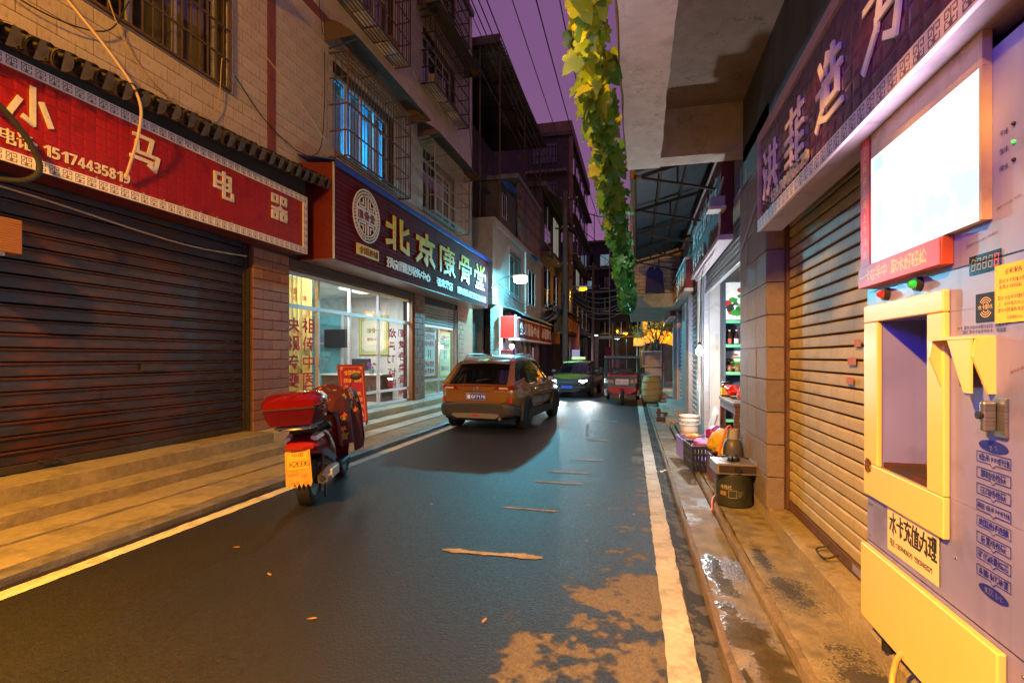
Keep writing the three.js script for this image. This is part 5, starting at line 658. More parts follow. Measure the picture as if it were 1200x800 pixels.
fascia('tall maroon fascia with pale raised characters under the sheet awning', 0.97, -9.9, -6.6, 3.08, 4.05, '家中生好水店', mat(0.5, 0.48, 0.5, { rough: 0.5 }), 0.42, mat(0.6, 0.52, 0.6, { rough: 0.4 }), '全服务中心');
fascia('maroon fascia with amber characters beyond the bare bulb', 0.9, -14.2, -10.5, 2.95, 3.5, '张家界骨堂店', amber, 0.38, M.white);
fascia('small maroon fascia under the brick overhang', 0.88, -17.6, -15, 2.75, 3.2, '马家小店', mat(0.5, 0.45, 0.42), 0.3, M.white);
{ const l = thing('flood_lamp', 'grey box lamp fixed at the end of the tall maroon fascia', 'lamp', [0.93, 3.42, -6.5]); part('housing', rbox(-0.1, 0.06, -0.05, 0.07, -0.09, 0.09, 0.01), mat(0.3, 0.33, 0.36, { rough: 0.4 }), l); part('visor', rbox(-0.13, 0.07, -0.09, -0.052, -0.11, 0.11, 0.006), M.white, l); part('bracket', bar([0.0, 0.07, 0], [0.05, 0.3, 0.05], 0.02), M.steel, l); }
// bare bulb
{ const b = thing('bare_bulb', 'bright bare bulb hanging on a cord at the grocery entrance', 'lamp', [0.9, 1.68, -8.18]); part('bulb', lathe([[0, -0.06], [0.03, -0.055], [0.05, -0.03], [0.055, 0], [0.045, 0.035], [0.025, 0.06], [0.02, 0.08], [0, 0.08]], 20), glow(0.93, 0.97, 1, 40, 1), b); part('socket', lathe([[0, 0.08], [0.022, 0.08], [0.024, 0.13], [0.012, 0.145], [0, 0.145]], 14), M.black, b); part('cord', tube([[0, 0.145, 0], [0.01, 0.6, 0], [0.06, 1.2, -0.2], [0.18, 1.45, -0.4]], 0.006), M.wire, b); lampLight(WHITE, 13, 0.9, 1.665, -8.18, 2.5); }
{ // unseen strip light, placed to light the grocery inside
  const t = thing('unseen_tube_light', 'unseen strip light under the grocery ceiling, placed to light the shelves', 'lamp', [2.2, 3.3, -7.8]); part('tube', rod([-0.5, 0, 0], [0.5, 0, 0], 0.018), glow(0.9, 1, 1, 3), t); part('batten', box(-0.55, 0.55, 0.03, 0.09, -0.03, 0.03), M.white, t); panelLight([0.9, 0.98, 1], 14, 1, 0.1, [2.2, 3.27, -7.8], [2.2, 0, -7.8]); }
{ // shelving on the far side wall
  const s = thing('shop_shelving', 'dark grocery shelving with green edged boards', 'shelving', [1.42, 0.17, -9.55]), dk = mat(0.05, 0.07, 0.10, { rough: 0.5 }), gr = mat(0.12, 0.5, 0.25, { rough: 0.4 });
  part('back', box(0, 1.5, 0, 2.7, 0, 0.03), dk, s); part('side', [box(-0.03, -0.001, 0, 2.7, 0, 0.4), box(1.5, 1.53, 0, 2.7, 0, 0.4)], dk, s);
  for (const y of [0.35, 0.75, 1.14, 1.6, 2.0]) { const b = part('shelf', box(0, 1.5, y, y + 0.025, 0.031, 0.38), dk, s); part('edge_label', box(0, 1.5, y - 0.01, y + 0.04, 0.381, 0.388), gr, b); }
  const veg = sheet(512, 256, (c, w, h) => { c.fillStyle = '#e8ede8'; c.fillRect(0, 0, w, h); let q = 5; const r = () => (q = (q * 16807) % 2147483647) / 2147483647; for (let k = 0; k < 90; k++) { c.fillStyle = ['#2f8f2a', '#1c6b22', '#55b03a', '#182a1c', '#b02a22', '#dfe8d8'][Math.floor(r() * 5.4)]; c.beginPath(); c.ellipse(r() * w, 40 + r() * (h - 40), 12 + r() * 22, 10 + r() * 14, r() * 3, 0, 7); c.fill(); } });
  part('poster', plane(1.5, 0.62).translate(0.75, 2.36, 0.386), printed(veg), s, 'printed vegetable panel'); part('poster', plane(1.5, 0.3).translate(0.75, 1.38, 0.034), printed(veg), s, 'printed vegetable panel');
  const bc = mat(0.75, 0.5, 0.18, { rough: 0.5 }); for (let k = 0; k < 5; k++) { const b = thing('gift_box', 'yellow upright carton in the row on the grocery shelf', 'box', [1.55 + k * 0.14, 2.196, -9.3], 0, 'yellow cartons on the upper shelf'); part('carton', rbox(-0.06, 0.06, 0, 0.26, -0.1, 0.1, 0.004, 1), bc, b); part('label', box(-0.03, 0.03, 0.08, 0.18, 0.101, 0.103), mat(0.5, 0.25, 0.05), b); }
  for (let k = 0; k < 6; k++) { const b = thing('sauce_bottle', 'dark sauce bottle with yellow cap on the grocery shelf', 'bottle', [1.5 + k * 0.11, 1.796, -9.28], 0, 'sauce bottles on the middle shelf'); part('glass', lathe([[0, 0], [0.034, 0], [0.036, 0.14], [0.014, 0.2], [0.014, 0.235], [0, 0.235]], 14), mat(0.05, 0.02, 0.01, { rough: 0.15 }), b); part('cap', lathe([[0.0, 0.236], [0.017, 0.236], [0.017, 0.262], [0, 0.262]], 12), mat(0.7, 0.45, 0.1), b); part('label', lathe([[0.0375, 0.03], [0.0375, 0.11]], 14), k % 2 ? mat(0.7, 0.65, 0.6) : mat(0.6, 0.1, 0.04), b); }
  for (let k = 0; k < 7; k++) { const b = thing('jar', 'small jar with red lid low on the grocery shelving', 'jar', [1.5 + k * 0.12, 1.336, -9.26], 0, 'jars on the lower shelf'); part('glass', lathe([[0, 0], [0.04, 0], [0.042, 0.08], [0.03, 0.1], [0, 0.1]], 12), mat(0.2, 0.12, 0.05, { rough: 0.2 }), b); part('lid', lathe([[0, 0.101], [0.036, 0.101], [0.036, 0.12], [0, 0.12]], 12), mat(0.5, 0.04, 0.03), b); }
}
// crumpled bags: a lump with dents
const lump = (r, sx, sy, sz, s) => { const g = mergeVertices(new THREE.IcosahedronGeometry(r, 5)), p = g.attributes.position; for (let i = 0; i < p.count; i++) { const x = p.getX(i) / r, y = p.getY(i) / r, z = p.getZ(i) / r, n = fbm((x + 2) / 8 + z * 0.11, (y + 2) / 8 + z * 0.07, 16, 4, s), k = 0.72 + 0.62 * Math.abs(n - 0.5) * 2 + 0.1 * (n - 0.5); p.setXYZ(i, x * r * k * sx, Math.max(-0.72, y) * r * k * sy, z * r * k * sz); } g.computeVertexNormals(); return uvm(g); };
{
  const t = thing('shop_table', 'brown wooden counter table at the grocery entrance', 'table', [1.42, 0.17, -7.35]); part('top', rbox(-0.28, 0.5, 0.82, 0.86, -0.6, 0.6, 0.006), M.brown, t); part('apron', [box(-0.26, 0.48, 0.72, 0.819, -0.58, -0.56), box(-0.26, 0.48, 0.72, 0.819, 0.56, 0.58), box(-0.26, -0.24, 0.72, 0.819, -0.559, 0.559)], M.brown, t); for (const x of [-0.24, 0.46]) for (const z of [-0.55, 0.55]) part('leg', box(x - 0.03, x + 0.03, 0, 0.719, z - 0.03, z + 0.03), M.brown, t);
  const foil = (r, g, b) => new THREE.MeshPhysicalMaterial({ color: new THREE.Color().setRGB(r, g, b), roughness: 0.22, clearcoat: 0.6 });
  [[1.28, 1.13, -7.6, 0.12, [0.6, 0.02, 0.02], 'shiny red bag'], [1.45, 1.14, -7.15, 0.13, [0.55, 0.03, 0.04], 'red plastic bag'], [1.30, 1.11, -7.0, 0.1, [0.6, 0.1, 0.08], 'pale red bag'], [1.26, 1.12, -7.85, 0.09, [0.75, 0.72, 0.7], 'white plastic bag'], [1.5, 1.18, -7.55, 0.11, [0.8, 0.78, 0.76], 'big white plastic bag']].forEach(([x, y, z, r, c, l], i) => solo('snack_bag', lump(r, 1, 0.8, 1.1, 400 + i * 7).translate(x, y, z), foil(...c), l + ' among the goods on the grocery table', 'bag'));
  const j = thing('pickle_jar', 'jar with yellow and green label at the end of the grocery table', 'jar', [1.22, 1.03, -7.86]); part('glass', lathe([[0, 0], [0.06, 0], [0.065, 0.02], [0.065, 0.16], [0.045, 0.19], [0, 0.19]], 18), mat(0.12, 0.08, 0.04, { rough: 0.15 }), j); part('lid', lathe([[0, 0.191], [0.05, 0.191], [0.05, 0.215], [0, 0.215]], 18), M.black, j); part('label', lathe([[0.0665, 0.03], [0.0665, 0.13]], 18), mat(0.6, 0.5, 0.06), j);
  const pb = thing('plastic_tub', 'white tub with yellow rim under the grocery table', 'tub', [1.45, 0.17, -7.3]); part('tub', lathe([[0, 0], [0.14, 0], [0.17, 0.3], [0.16, 0.3], [0.13, 0.02], [0, 0.02]], 24), M.white, pb); part('rim', lathe([[0.16, 0.301], [0.182, 0.301], [0.182, 0.325], [0.16, 0.325], [0.16, 0.301]], 24), mat(0.7, 0.55, 0.05), pb);
  solo('cardboard_sheet', uvm(new THREE.BoxGeometry(0.02, 0.62, 0.3).rotateZ(-0.22).rotateX(0.3).translate(1.02, 0.55, -7.9)), mat(0.62, 0.64, 0.66, { map: tGrime, size: 0.7 }), 'white board leaning against the grocery table', 'board');
}
// crates: slatted plastic baskets
const crate = (name, label, pos, turn, w, h, d, m) => { const c = thing(name, label, 'crate', pos, turn); part('base', box(-w / 2, w / 2, 0, 0.012, -d / 2, d / 2), m, c); part('rim', [rbox(-w / 2 - 0.012, w / 2 + 0.012, h - 0.04, h, d / 2 - 0.008, d / 2 + 0.012, 0.004, 1), rbox(-w / 2 - 0.012, w / 2 + 0.012, h - 0.04, h, -d / 2 - 0.012, -d / 2 + 0.008, 0.004, 1), rbox(-w / 2 - 0.012, -w / 2 + 0.008, h - 0.041, h - 0.001, -d / 2, d / 2, 0.004, 1), rbox(w / 2 - 0.008, w / 2 + 0.012, h - 0.041, h - 0.001, -d / 2, d / 2, 0.004, 1)], m, c); const v = uvm(new THREE.BoxGeometry(0.018, h - 0.05, 0.01)), v2 = uvm(new THREE.BoxGeometry(0.01, h - 0.05, 0.018)); const nx = Math.round(w / 0.045), nz = Math.round(d / 0.045); for (let i = 0; i <= nx; i++) for (const z of [-d / 2, d / 2]) part('slat', v, m, c).position.set(-w / 2 + w * i / nx, 0.012 + (h - 0.05) / 2, z); for (let i = 1; i < nz; i++) for (const x of [-w / 2, w / 2]) part('slat', v2, m, c).position.set(x, 0.012 + (h - 0.05) / 2, -d / 2 + d * i / nz); part('band', [0.33, 0.66].flatMap((k) => [box(-w / 2, w / 2, h * k, h * k + 0.016, d / 2 - 0.007, d / 2 + 0.007), box(-w / 2, w / 2, h * k, h * k + 0.016, -d / 2 - 0.007, -d / 2 + 0.007), box(-w / 2 - 0.007, -w / 2 + 0.006, h * k + 0.001, h * k + 0.015, -d / 2, d / 2), box(w / 2 - 0.006, w / 2 + 0.007, h * k + 0.001, h * k + 0.015, -d / 2, d / 2)]), m, c); return c; };
const blk = mat(0.03, 0.03, 0.034, { rough: 0.5 });
crate('plastic_crate', 'black slatted plastic crate on the grocery walkway', [0.86, 0.135, -7.15], 0.12, 0.44, 0.33, 0.5, blk);
crate('plastic_crate', 'lilac slatted plastic crate behind the black crate', [0.80, 0.135, -7.85], 0.1, 0.42, 0.3, 0.5, mat(0.22, 0.2, 0.5, { rough: 0.5 }));
crate('plastic_crate', 'dark purple crate holding the yellow cloth beside the gas stove', [1.02, 0.135, -6.5], 0.05, 0.34, 0.3, 0.5, mat(0.12, 0.08, 0.2, { rough: 0.5 }));
solo('folded_sack', lump(0.16, 1.1, 0.5, 1.1, 451).translate(0.85, 0.44, -7.2), mat(0.28, 0.05, 0.3, { rough: 0.6 }), 'purple sack spilling from the black crate', 'sack');
solo('folded_cloth', lump(0.22, 0.95, 0.75, 1.2, 461).translate(1.0, 0.56, -6.55), mat(0.75, 0.5, 0.02, { map: tCloth, size: 0.1, rough: 0.8 }), 'bright yellow cloth heaped in a dark crate', 'cloth');
solo('purple_bag', lump(0.17, 1, 0.7, 1, 471).translate(0.98, 0.60, -7.0), mat(0.32, 0.02, 0.3, { rough: 0.35 }), 'magenta plastic bag behind the yellow cloth', 'bag');
solo('snack_bag', lump(0.09, 1.2, 0.5, 1, 481).translate(0.78, 0.46, -7.75), mat(0.6, 0.25, 0.05, { rough: 0.4 }), 'orange packet lying in the lilac crate', 'bag');
{ const b = thing('paint_bucket', 'stack of white buckets with ribbed rims by the grocery pier', 'bucket', [0.86, 0.13, -9.3]); for (let k = 0; k < 3; k++) part('bucket', lathe([[0, 0.001 + k * 0.07], [0.13, k * 0.07], [0.155, 0.3 + k * 0.07], [0.168, 0.3 + k * 0.07], [0.168, 0.33 + k * 0.07], [0.15, 0.33 + k * 0.07], [0.125, 0.02 + k * 0.07], [0, 0.021 + k * 0.07]], 26), M.white, b); part('bail', tube([[-0.168, 0.44, 0], [-0.12, 0.36, 0.16], [0.12, 0.36, 0.16], [0.168, 0.44, 0]], 0.005), M.steel, b); part('label', lathe([[0.146, 0.09], [0.156, 0.2]], 26), mat(0.5, 0.3, 0.1), b); }
{ // stove on a paint drum
  const d = thing('paint_drum', 'battered dark green drum carrying a gas stove', 'drum', [0.93, 0.13, -5.52]); part('drum', lathe([[0, 0], [0.165, 0], [0.17, 0.008], [0.168, 0.1], [0.172, 0.105], [0.168, 0.11], [0.168, 0.2], [0.172, 0.205], [0.168, 0.21], [0.168, 0.31], [0.174, 0.318], [0.15, 0.318], [0, 0.30]], 36), mat(0.035, 0.045, 0.028, { map: tGrime, size: 0.4, rough: 0.4 }), d); part('label', new THREE.CylinderGeometry(0.1765, 0.1765, 0.15, 20, 1, true, -1.0, 1.5).translate(0, 0.155, 0), printed(sheet(256, 128, (k, w, h) => { k.fillStyle = '#2c3224'; k.fillRect(0, 0, w, h); pen(k, '水性化力', 20, 12, 34, '#a8a890'); k.strokeStyle = '#8a8464'; k.lineWidth = 4; k.strokeRect(100, 54, 70, 60); k.fillStyle = '#8c6a34'; k.fillRect(16, 66, 60, 34); for (let q = 0; q < 5; q++) { k.fillStyle = '#77745a'; k.fillRect(180, 60 + q * 11, 50 - q * 6, 4); } })), d); part('ear', rod([-0.172, 0.24, 0.05], [-0.19, 0.24, 0.05], 0.014), M.steel, d); 
  const s = thing('gas_stove', 'single burner gas stove with chrome front standing on the drum', 'stove', [0.93, 0.45, -5.52], 0.05); part('body', rbox(-0.2, 0.2, 0, 0.11, -0.17, 0.17, 0.012), mat(0.45, 0.43, 0.4, { map: tBrushed, size: 0.4, rough: 0.35, metal: 0.7 }), s); part('front_plate', rbox(-0.17, 0.17, 0.02, 0.09, 0.171, 0.176, 0.004), M.ironDark, s); part('knob', new THREE.CylinderGeometry(0.026, 0.03, 0.03, 18).rotateX(Math.PI / 2).translate(0, 0.055, 0.192), M.black, s); part('burner', lathe([[0, 0.111], [0.06, 0.111], [0.055, 0.14], [0.03, 0.145], [0, 0.145]], 20), M.black, s); for (let k = 0; k < 4; k++) { const a = k * Math.PI / 2 + 0.4; part('pan_support', bar([Math.cos(a) * 0.15, 0.135, Math.sin(a) * 0.13], [Math.cos(a) * 0.05, 0.16, Math.sin(a) * 0.05], 0.014), M.black, s); }
  const c = thing('gas_cylinder', 'grey gas cylinder behind the stove', 'gas cylinder', [1.0, 0.13, -5.98]); c.scale.set(0.72, 0.95, 0.72); part('tank', lathe([[0, 0.02], [0.1, 0.02], [0.135, 0.08], [0.14, 0.12], [0.14, 0.5], [0.12, 0.58], [0.06, 0.625], [0, 0.63]], 28), mat(0.10, 0.11, 0.12, { map: tGrime, size: 0.5, rough: 0.45 }), c); part('foot_ring', lathe([[0.1, 0], [0.115, 0], [0.115, 0.05], [0.1, 0.05], [0.1, 0]], 24), M.ironDark, c); part('collar', lathe([[0.075, 0.61], [0.08, 0.61], [0.08, 0.72], [0.075, 0.72], [0.075, 0.61]], 20), mat(0.3, 0.31, 0.33, { rough: 0.5 }), c); part('valve', rod([0, 0.63, 0], [0, 0.7, 0], 0.018), mat(0.5, 0.35, 0.1, { metal: 0.8, rough: 0.4 }), c);
  solo('gas_hose', tube([[1.0, 0.78, -5.96], [0.95, 0.86, -5.92], [0.88, 0.72, -5.86], [0.82, 0.5, -5.8], [0.80, 0.4, -5.72], [0.86, 0.48, -5.66]], 0.011), mat(0.62, 0.13, 0.02, { rough: 0.5 }), 'orange gas hose curving from the cylinder to the stove', 'hose');
  solo('gas_hose', tube([[0.86, 0.2, -5.75], [0.76, 0.165, -5.6], [0.72, 0.15, -5.45], [0.70, 0.10, -5.3]], 0.011), mat(0.62, 0.13, 0.02, { rough: 0.5 }), 'orange hose end lying over the walkway kerb beside the drum', 'hose');
}
{ const h = thing('rusty_clamp', 'small rusty iron clamp standing on the far walkway', 'clamp', [0.55, 0.075, -12.6], 0.3); part('plate', rbox(-0.13, 0.13, 0, 0.1, -0.05, 0.05, 0.01), M.ironRust, h); part('stub', [rod([-0.08, 0.1, 0], [-0.08, 0.3, 0], 0.04), rod([0.08, 0.1, 0], [0.08, 0.2, 0], 0.05)], M.ironRust, h); part('bolt', rod([-0.15, 0.2, 0], [0.13, 0.2, 0], 0.018), M.ironRust, h); }

// ---------------------------------------------------------------- sheet awning, brick overhang
{
  const a = thing('sheet_awning', 'dark corrugated sheet awning on steel frame over the grocery signs', 'awning'), n = 90, L = 6.5, g = new THREE.PlaneGeometry(1.15, L, 2, n * 4), p = g.attributes.position; g.rotateX(-Math.PI / 2); for (let i = 0; i < p.count; i++) p.setY(i, 0.016 * Math.sin(p.getZ(i) / L * n * 6.283)); g.computeVertexNormals();
  part('sheet', uvm(g.rotateZ(0.25).translate(0.5, 4.2, -10.15)), mat(0.035, 0.06, 0.085, { map: tGrime, size: 1, rough: 0.6 }), a);
  for (const x of [-0.04, 0.3, 0.65, 1.0]) part('purlin', bar([x, 4.02 + (x + 0.04) * 0.255, -6.9], [x, 4.02 + (x + 0.04) * 0.255, -13.4], 0.04), M.ironDark, a);
  for (let k = 0; k < 5; k++) { const z = -7 - k * 1.58; part('rafter', bar([-0.05, 3.97, z], [1.1, 4.24, z], 0.045), M.ironDark, a); part('strut', bar([0.05, 3.97, z], [1.1, 3.72, z], 0.03), M.ironDark, a); part('tie', bar([0.5, 4.07, z], [0.5, 3.88, z], 0.025), M.ironDark, a); }
  part('gutter', rbox(-0.11, -0.05, 3.93, 4.03, -13.4, -6.9, 0.01), M.ironRust, a);
}
{
  const o = thing('brick_overhang', 'pale brick upper storey jutting over the walkway on a concrete slab', 'building'), bm = [[0.42, 0.34, 0.30], [0.36, 0.30, 0.27], [0.46, 0.38, 0.33]].map((c) => mat(...c, { map: tSpeck, size: 0.4, rough: 0.7 })), Z = -14;
  part('core', box(-0.2, 1.11, 3.27, 7.4, -19.5, Z - 0.02), mat(0.13, 0.12, 0.12, { map: tConcrete, size: 1 }), o); part('slab', rbox(-0.26, 1.3, 2.9, 3.26, -19.6, Z + 0.06, 0.01), mat(0.45, 0.5, 0.5, { map: tConcrete, size: 1.6, rough: 0.85 }), o);
  const gs = [[], [], []]; for (let r = 0; r < 41; r++) for (let k = -1; k < 5; k++) { const y = 3.275 + r * 0.1, x0 = -0.22 + k * 0.26 + (r % 2) * 0.13, a = Math.max(-0.22, x0), b = Math.min(1.1, x0 + 0.25); if (b - a > 0.03) gs[Math.floor(rnd() * 3)].push(box(a, b, y, y + 0.088, Z - 0.019, Z + rr(-0.002, 0.002))); } for (let r = 0; r < 41; r++) for (let k = 0; k < 20; k++) { const y = 3.275 + r * 0.1, z = Z - 0.02 - k * 0.26 - (r % 2) * 0.13; gs[Math.floor(rnd() * 3)].push(box(-0.22, -0.201, y, y + 0.088, z - 0.25, z)); }
  gs.forEach((q, k) => { part('bricks', q, bm[k], o).userData.kind = 'stuff'; });
  const c = thing('hanging_coat', 'blue garment hanging on the pale brick wall', 'garment', [0.42, 3.5, -13.93]); const s = new THREE.Shape(); s.moveTo(-0.22, -0.2); s.lineTo(-0.19, 0.28); s.lineTo(-0.12, 0.4); s.lineTo(-0.05, 0.44); s.lineTo(0, 0.3); s.lineTo(0.05, 0.44); s.lineTo(0.12, 0.4); s.lineTo(0.19, 0.28); s.lineTo(0.22, -0.2); s.lineTo(0.08, -0.22); s.lineTo(-0.1, -0.18); part('cloth', uvm(new THREE.ExtrudeGeometry(s, { depth: 0.05, bevelEnabled: true, bevelSize: 0.02, bevelThickness: 0.02, bevelSegments: 3 })), mat(0.03, 0.03, 0.16, { map: tCloth, size: 0.1, rough: 0.95 }), c); part('hanger', tube([[-0.1, 0.42, 0.03], [0, 0.52, 0.03], [0.1, 0.42, 0.03]], 0.006), M.steel, c); part('hook', rod([0, 0.5, 0.03], [0, 0.75, 0.03], 0.006), M.steel, c);
}
// ---------------------------------------------------------------- vine trained along a wire beside the overhang
{
  const v = thing('ivy_vine', 'trailing ivy with broad green leaves, coloured yellow as if lamp lit at the near end, hanging along the overhang edge', 'vine');
  const path = new THREE.CatmullRomCurve3([[-0.36, 3.95, 4.6], [-0.34, 3.9, 2.4], [-0.36, 3.92, 0], [-0.34, 3.95, -2.2], [-0.33, 3.95, -3.6], [-0.33, 3.85, -4.6], [-0.31, 3.75, -5.7], [-0.3, 3.6, -7], [-0.27, 3.4, -8.6], [-0.26, 3.25, -10.3], [-0.25, 3.15, -12], [-0.25, 3.1, -13.6]].map(V));  // near run is out of view, placed to shade the salon sign
  const sh = new THREE.Shape(); const lobes = [[0, 0], [0.28, -0.16], [0.5, 0.0], [0.36, 0.2], [0.52, 0.45], [0.28, 0.5], [0.0, 1.0], [-0.28, 0.52], [-0.5, 0.42], [-0.36, 0.2], [-0.48, 0.02], [-0.26, -0.14]]; sh.moveTo(0, 0); sh.quadraticCurveTo(0.16, -0.26, 0.42, -0.12); sh.quadraticCurveTo(0.56, 0.02, 0.40, 0.20); sh.quadraticCurveTo(0.62, 0.30, 0.50, 0.50); sh.quadraticCurveTo(0.40, 0.56, 0.27, 0.52); sh.quadraticCurveTo(0.24, 0.78, 0, 1.0); sh.quadraticCurveTo(-0.22, 0.76, -0.27, 0.52); sh.quadraticCurveTo(-0.42, 0.58, -0.52, 0.46); sh.quadraticCurveTo(-0.60, 0.28, -0.40, 0.20); sh.quadraticCurveTo(-0.56, 0.04, -0.42, -0.10); sh.quadraticCurveTo(-0.18, -0.24, 0, 0);
  const leafGeo = (bend) => { const g = new THREE.ShapeGeometry(sh, 3), p = g.attributes.position; for (let i = 0; i < p.count; i++) { const x = p.getX(i), y = p.getY(i); p.setZ(i, -0.35 * Math.abs(x) * bend - 0.25 * y * y * bend + 0.06 * Math.sin(7 * x + 5 * y)); } g.computeVertexNormals(); return uvm(g.toNonIndexed()); };
  const lg = [leafGeo(0.6), leafGeo(1), leafGeo(0.2)], lm = [[0.03, 0.17, 0.025], [0.045, 0.21, 0.025], [0.07, 0.22, 0.02], [0.13, 0.26, 0.018], [0.27, 0.34, 0.012]].map((c) => new THREE.MeshPhysicalMaterial({ color: new THREE.Color().setRGB(...c), roughness: 0.5, transmission: 0.25, thickness: 0, side: THREE.DoubleSide }));  // yellow leaf colours stand for sodium lamp light
  const add = []; for (let i = 0; i < 1800; i++) { const u = Math.pow(rnd(), 0.95), p = path.getPointAt(u), w = 0.085 + 0.07 * u, h = (p.z > -2 ? 0.5 : 0.22) + 0.12 * u; p.x += rr(-1, 1) * w * (rnd() < 0.5 ? 1 : 0.5); p.y += rr(-1, 0.7) * h; p.z += rr(-0.12, 0.12); if (p.x > -0.17 && p.z > -6.6 && p.y > 3.8) p.x = -0.17 - rnd() * 0.06; add.push({ p, s: rr(0.09, 0.175), e: [rr(-0.6, 0.9), rr(-0.9, 0.9) + (rnd() < 0.5 ? 0.2 : -0.4), Math.PI + rr(-0.9, 0.9)], k: Math.floor(Math.min(4.99, Math.max(0, 3.9 * (1 + (p.z + 3) * 0.17) + rr(-0.8, 2.0)))), g: Math.floor(rnd() * 3), d: p.z > -2.2 ? 100 - p.z : -p.z }); }  // leaf colour turns yellow towards the near end, as lamp light painted in
  add.sort((a, b) => a.d - b.d); const rest = lm.map(() => []);
  add.forEach((l, i) => { if (i < 300) { const m = part('leaf', lg[l.g], lm[l.k], v); m.position.copy(l.p); m.rotation.set(...l.e); m.scale.setScalar(l.s); } else { const q = new THREE.Matrix4().compose(l.p, new THREE.Quaternion().setFromEuler(new THREE.Euler(...l.e)), new THREE.Vector3(l.s, l.s, l.s)); rest[l.k].push(lg[l.g].clone().applyMatrix4(q)); } });
  rest.forEach((g, k) => { if (g.length) part('leaves', g, lm[k], v).userData.kind = 'stuff'; });
  const pts = path.getPoints(30); part('stem', tube(pts.map((p) => [p.x + rr(-0.02, 0.02), p.y + rr(-0.03, 0.03), p.z]), 0.009, 120, 6), mat(0.12, 0.07, 0.035, { rough: 0.9 }), v); part('stem', tube(pts.map((p) => [p.x + rr(-0.05, 0.05), p.y - 0.08 + rr(-0.05, 0.05), p.z]), 0.006, 120, 6), mat(0.12, 0.08, 0.04, { rough: 0.9 }), v); part('support_wire', tube(pts.map((p) => [p.x + 0.05, p.y + 0.02, p.z]), 0.005, 60, 6), M.wire, v);
}
// ---------------------------------------------------------------- vehicles
// skin through half outlines [x, y] at stations along z, mirrored at x = 0, ends closed
const skin = (st, crease = 0.7, one) => {
  const ring = (h) => one ? h : [...h, ...h.slice().reverse().map(([x, y]) => [-x, y]).filter(([x], i, a) => !(Math.abs(x) < 1e-6))], rs = st.map(([z, h]) => ring(h).map(([x, y]) => [x, y, z])), n = rs[0].length, pos = [];
  for (let i = 0; i + 1 < rs.length; i++) for (let k = 0; k < n; k++) { const a = rs[i][k], b = rs[i][(k + 1) % n], c = rs[i + 1][(k + 1) % n], d = rs[i + 1][k]; pos.push(...a, ...b, ...d, ...b, ...c, ...d); }
  for (const r of [rs[0], rs[rs.length - 1]]) { const c = [r.reduce((s, p) => s + p[0], 0) / n, r.reduce((s, p) => s + p[1], 0) / n, r[0][2]]; for (let k = 0; k < n; k++) pos.push(...c, ...r[k], ...r[(k + 1) % n]); }
  const g = new THREE.BufferGeometry(); g.setAttribute('position', new THREE.Float32BufferAttribute(pos, 3)); g.computeVertexNormals(); return toCreasedNormals(uvm(g), crease);
};
const paint = (r, g, b, rough = 0.32) => new THREE.MeshPhysicalMaterial({ color: new THREE.Color().setRGB(r, g, b), metalness: 0.5, roughness: rough, clearcoat: 1, clearcoatRoughness: 0.02 });
const carGlass = new THREE.MeshPhysicalMaterial({ color: 0x08090b, roughness: 0.06, metalness: 0, clearcoat: 1, clearcoatRoughness: 0.03 });
const lensRed = new THREE.MeshPhysicalMaterial({ color: 0x7a0a10, roughness: 0.12, clearcoat: 1 }), lensClear = new THREE.MeshPhysicalMaterial({ color: 0xb8a890, roughness: 0.1, clearcoat: 1 });
const wheel = (parent, x, z, r, w, side, spokes = 10) => {
  const g = new THREE.Group(); g.name = 'wheel'; g.position.set(x, r, z); parent.add(g);
  part('tyre', lathe([[r * 0.66, -w / 2], [r * 0.93, -w / 2], [r * 0.985, -w * 0.36], [r, -w * 0.2], [r, w * 0.2], [r * 0.985, w * 0.36], [r * 0.93, w / 2], [r * 0.66, w / 2], [r * 0.66, -w / 2]], 40).rotateZ(Math.PI / 2), M.rubber, g);
  part('rim', lathe([[0.02, 0.01], [r * 0.58, 0.012], [r * 0.62, w * 0.46], [r * 0.67, w * 0.48], [r * 0.67, -w * 0.4], [r * 0.6, -w * 0.4], [r * 0.55, 0], [0.02, 0]], 36).rotateZ(-Math.PI / 2 * side), M.ironDark, g);
  const sp = uvm(new THREE.BoxGeometry(0.025, r * 0.5, r * 0.11).translate(0, r * 0.38, 0)); for (let k = 0; k < spokes; k++) { const s = part('spoke', sp, M.alu, g); s.position.x = side * w * 0.3; s.rotation.x = k / spokes * Math.PI * 2; }
  part('hub', new THREE.CylinderGeometry(r * 0.16, r * 0.17, 0.03, 18).rotateZ(Math.PI / 2).translate(side * w * 0.32, 0, 0), M.alu, g); return g;
};
const bodyHalf = (w, y0, y1, sill = 0.9, top = 0.94) => [[0, y0], [w * sill * 0.8, y0], [w * sill, y0 + 0.03], [w * 0.975, y0 + (y1 - y0) * 0.25], [w, y0 + (y1 - y0) * 0.55], [w * 0.99, y0 + (y1 - y0) * 0.8], [w * top, y1 - 0.012], [w * top * 0.9, y1], [0, y1 + 0.012]];
const roofHalf = (wb, wt, y0, h) => [[0, y0], [wb, y0], [wb - (wb - wt) * 0.5, y0 + (h - y0) * 0.5], [wt + 0.02, y0 + (h - y0) * 0.86], [wt - 0.05, y0 + (h - y0) * 0.965], [wt * 0.55, h], [0, h + 0.012]];
const arch = (x, z, r, side, m) => { const s = new THREE.Shape(); s.absarc(0, 0, r + 0.075, -0.25, Math.PI + 0.25); s.absarc(0, 0, r + 0.015, Math.PI + 0.25, -0.25, true); const g = new THREE.ExtrudeGeometry(s, { depth: 0.05, bevelEnabled: true, bevelSize: 0.008, bevelThickness: 0.008, bevelSegments: 2, curveSegments: 24 }).rotateY(side * Math.PI / 2); return uvm(g.translate(x, r, z)); };
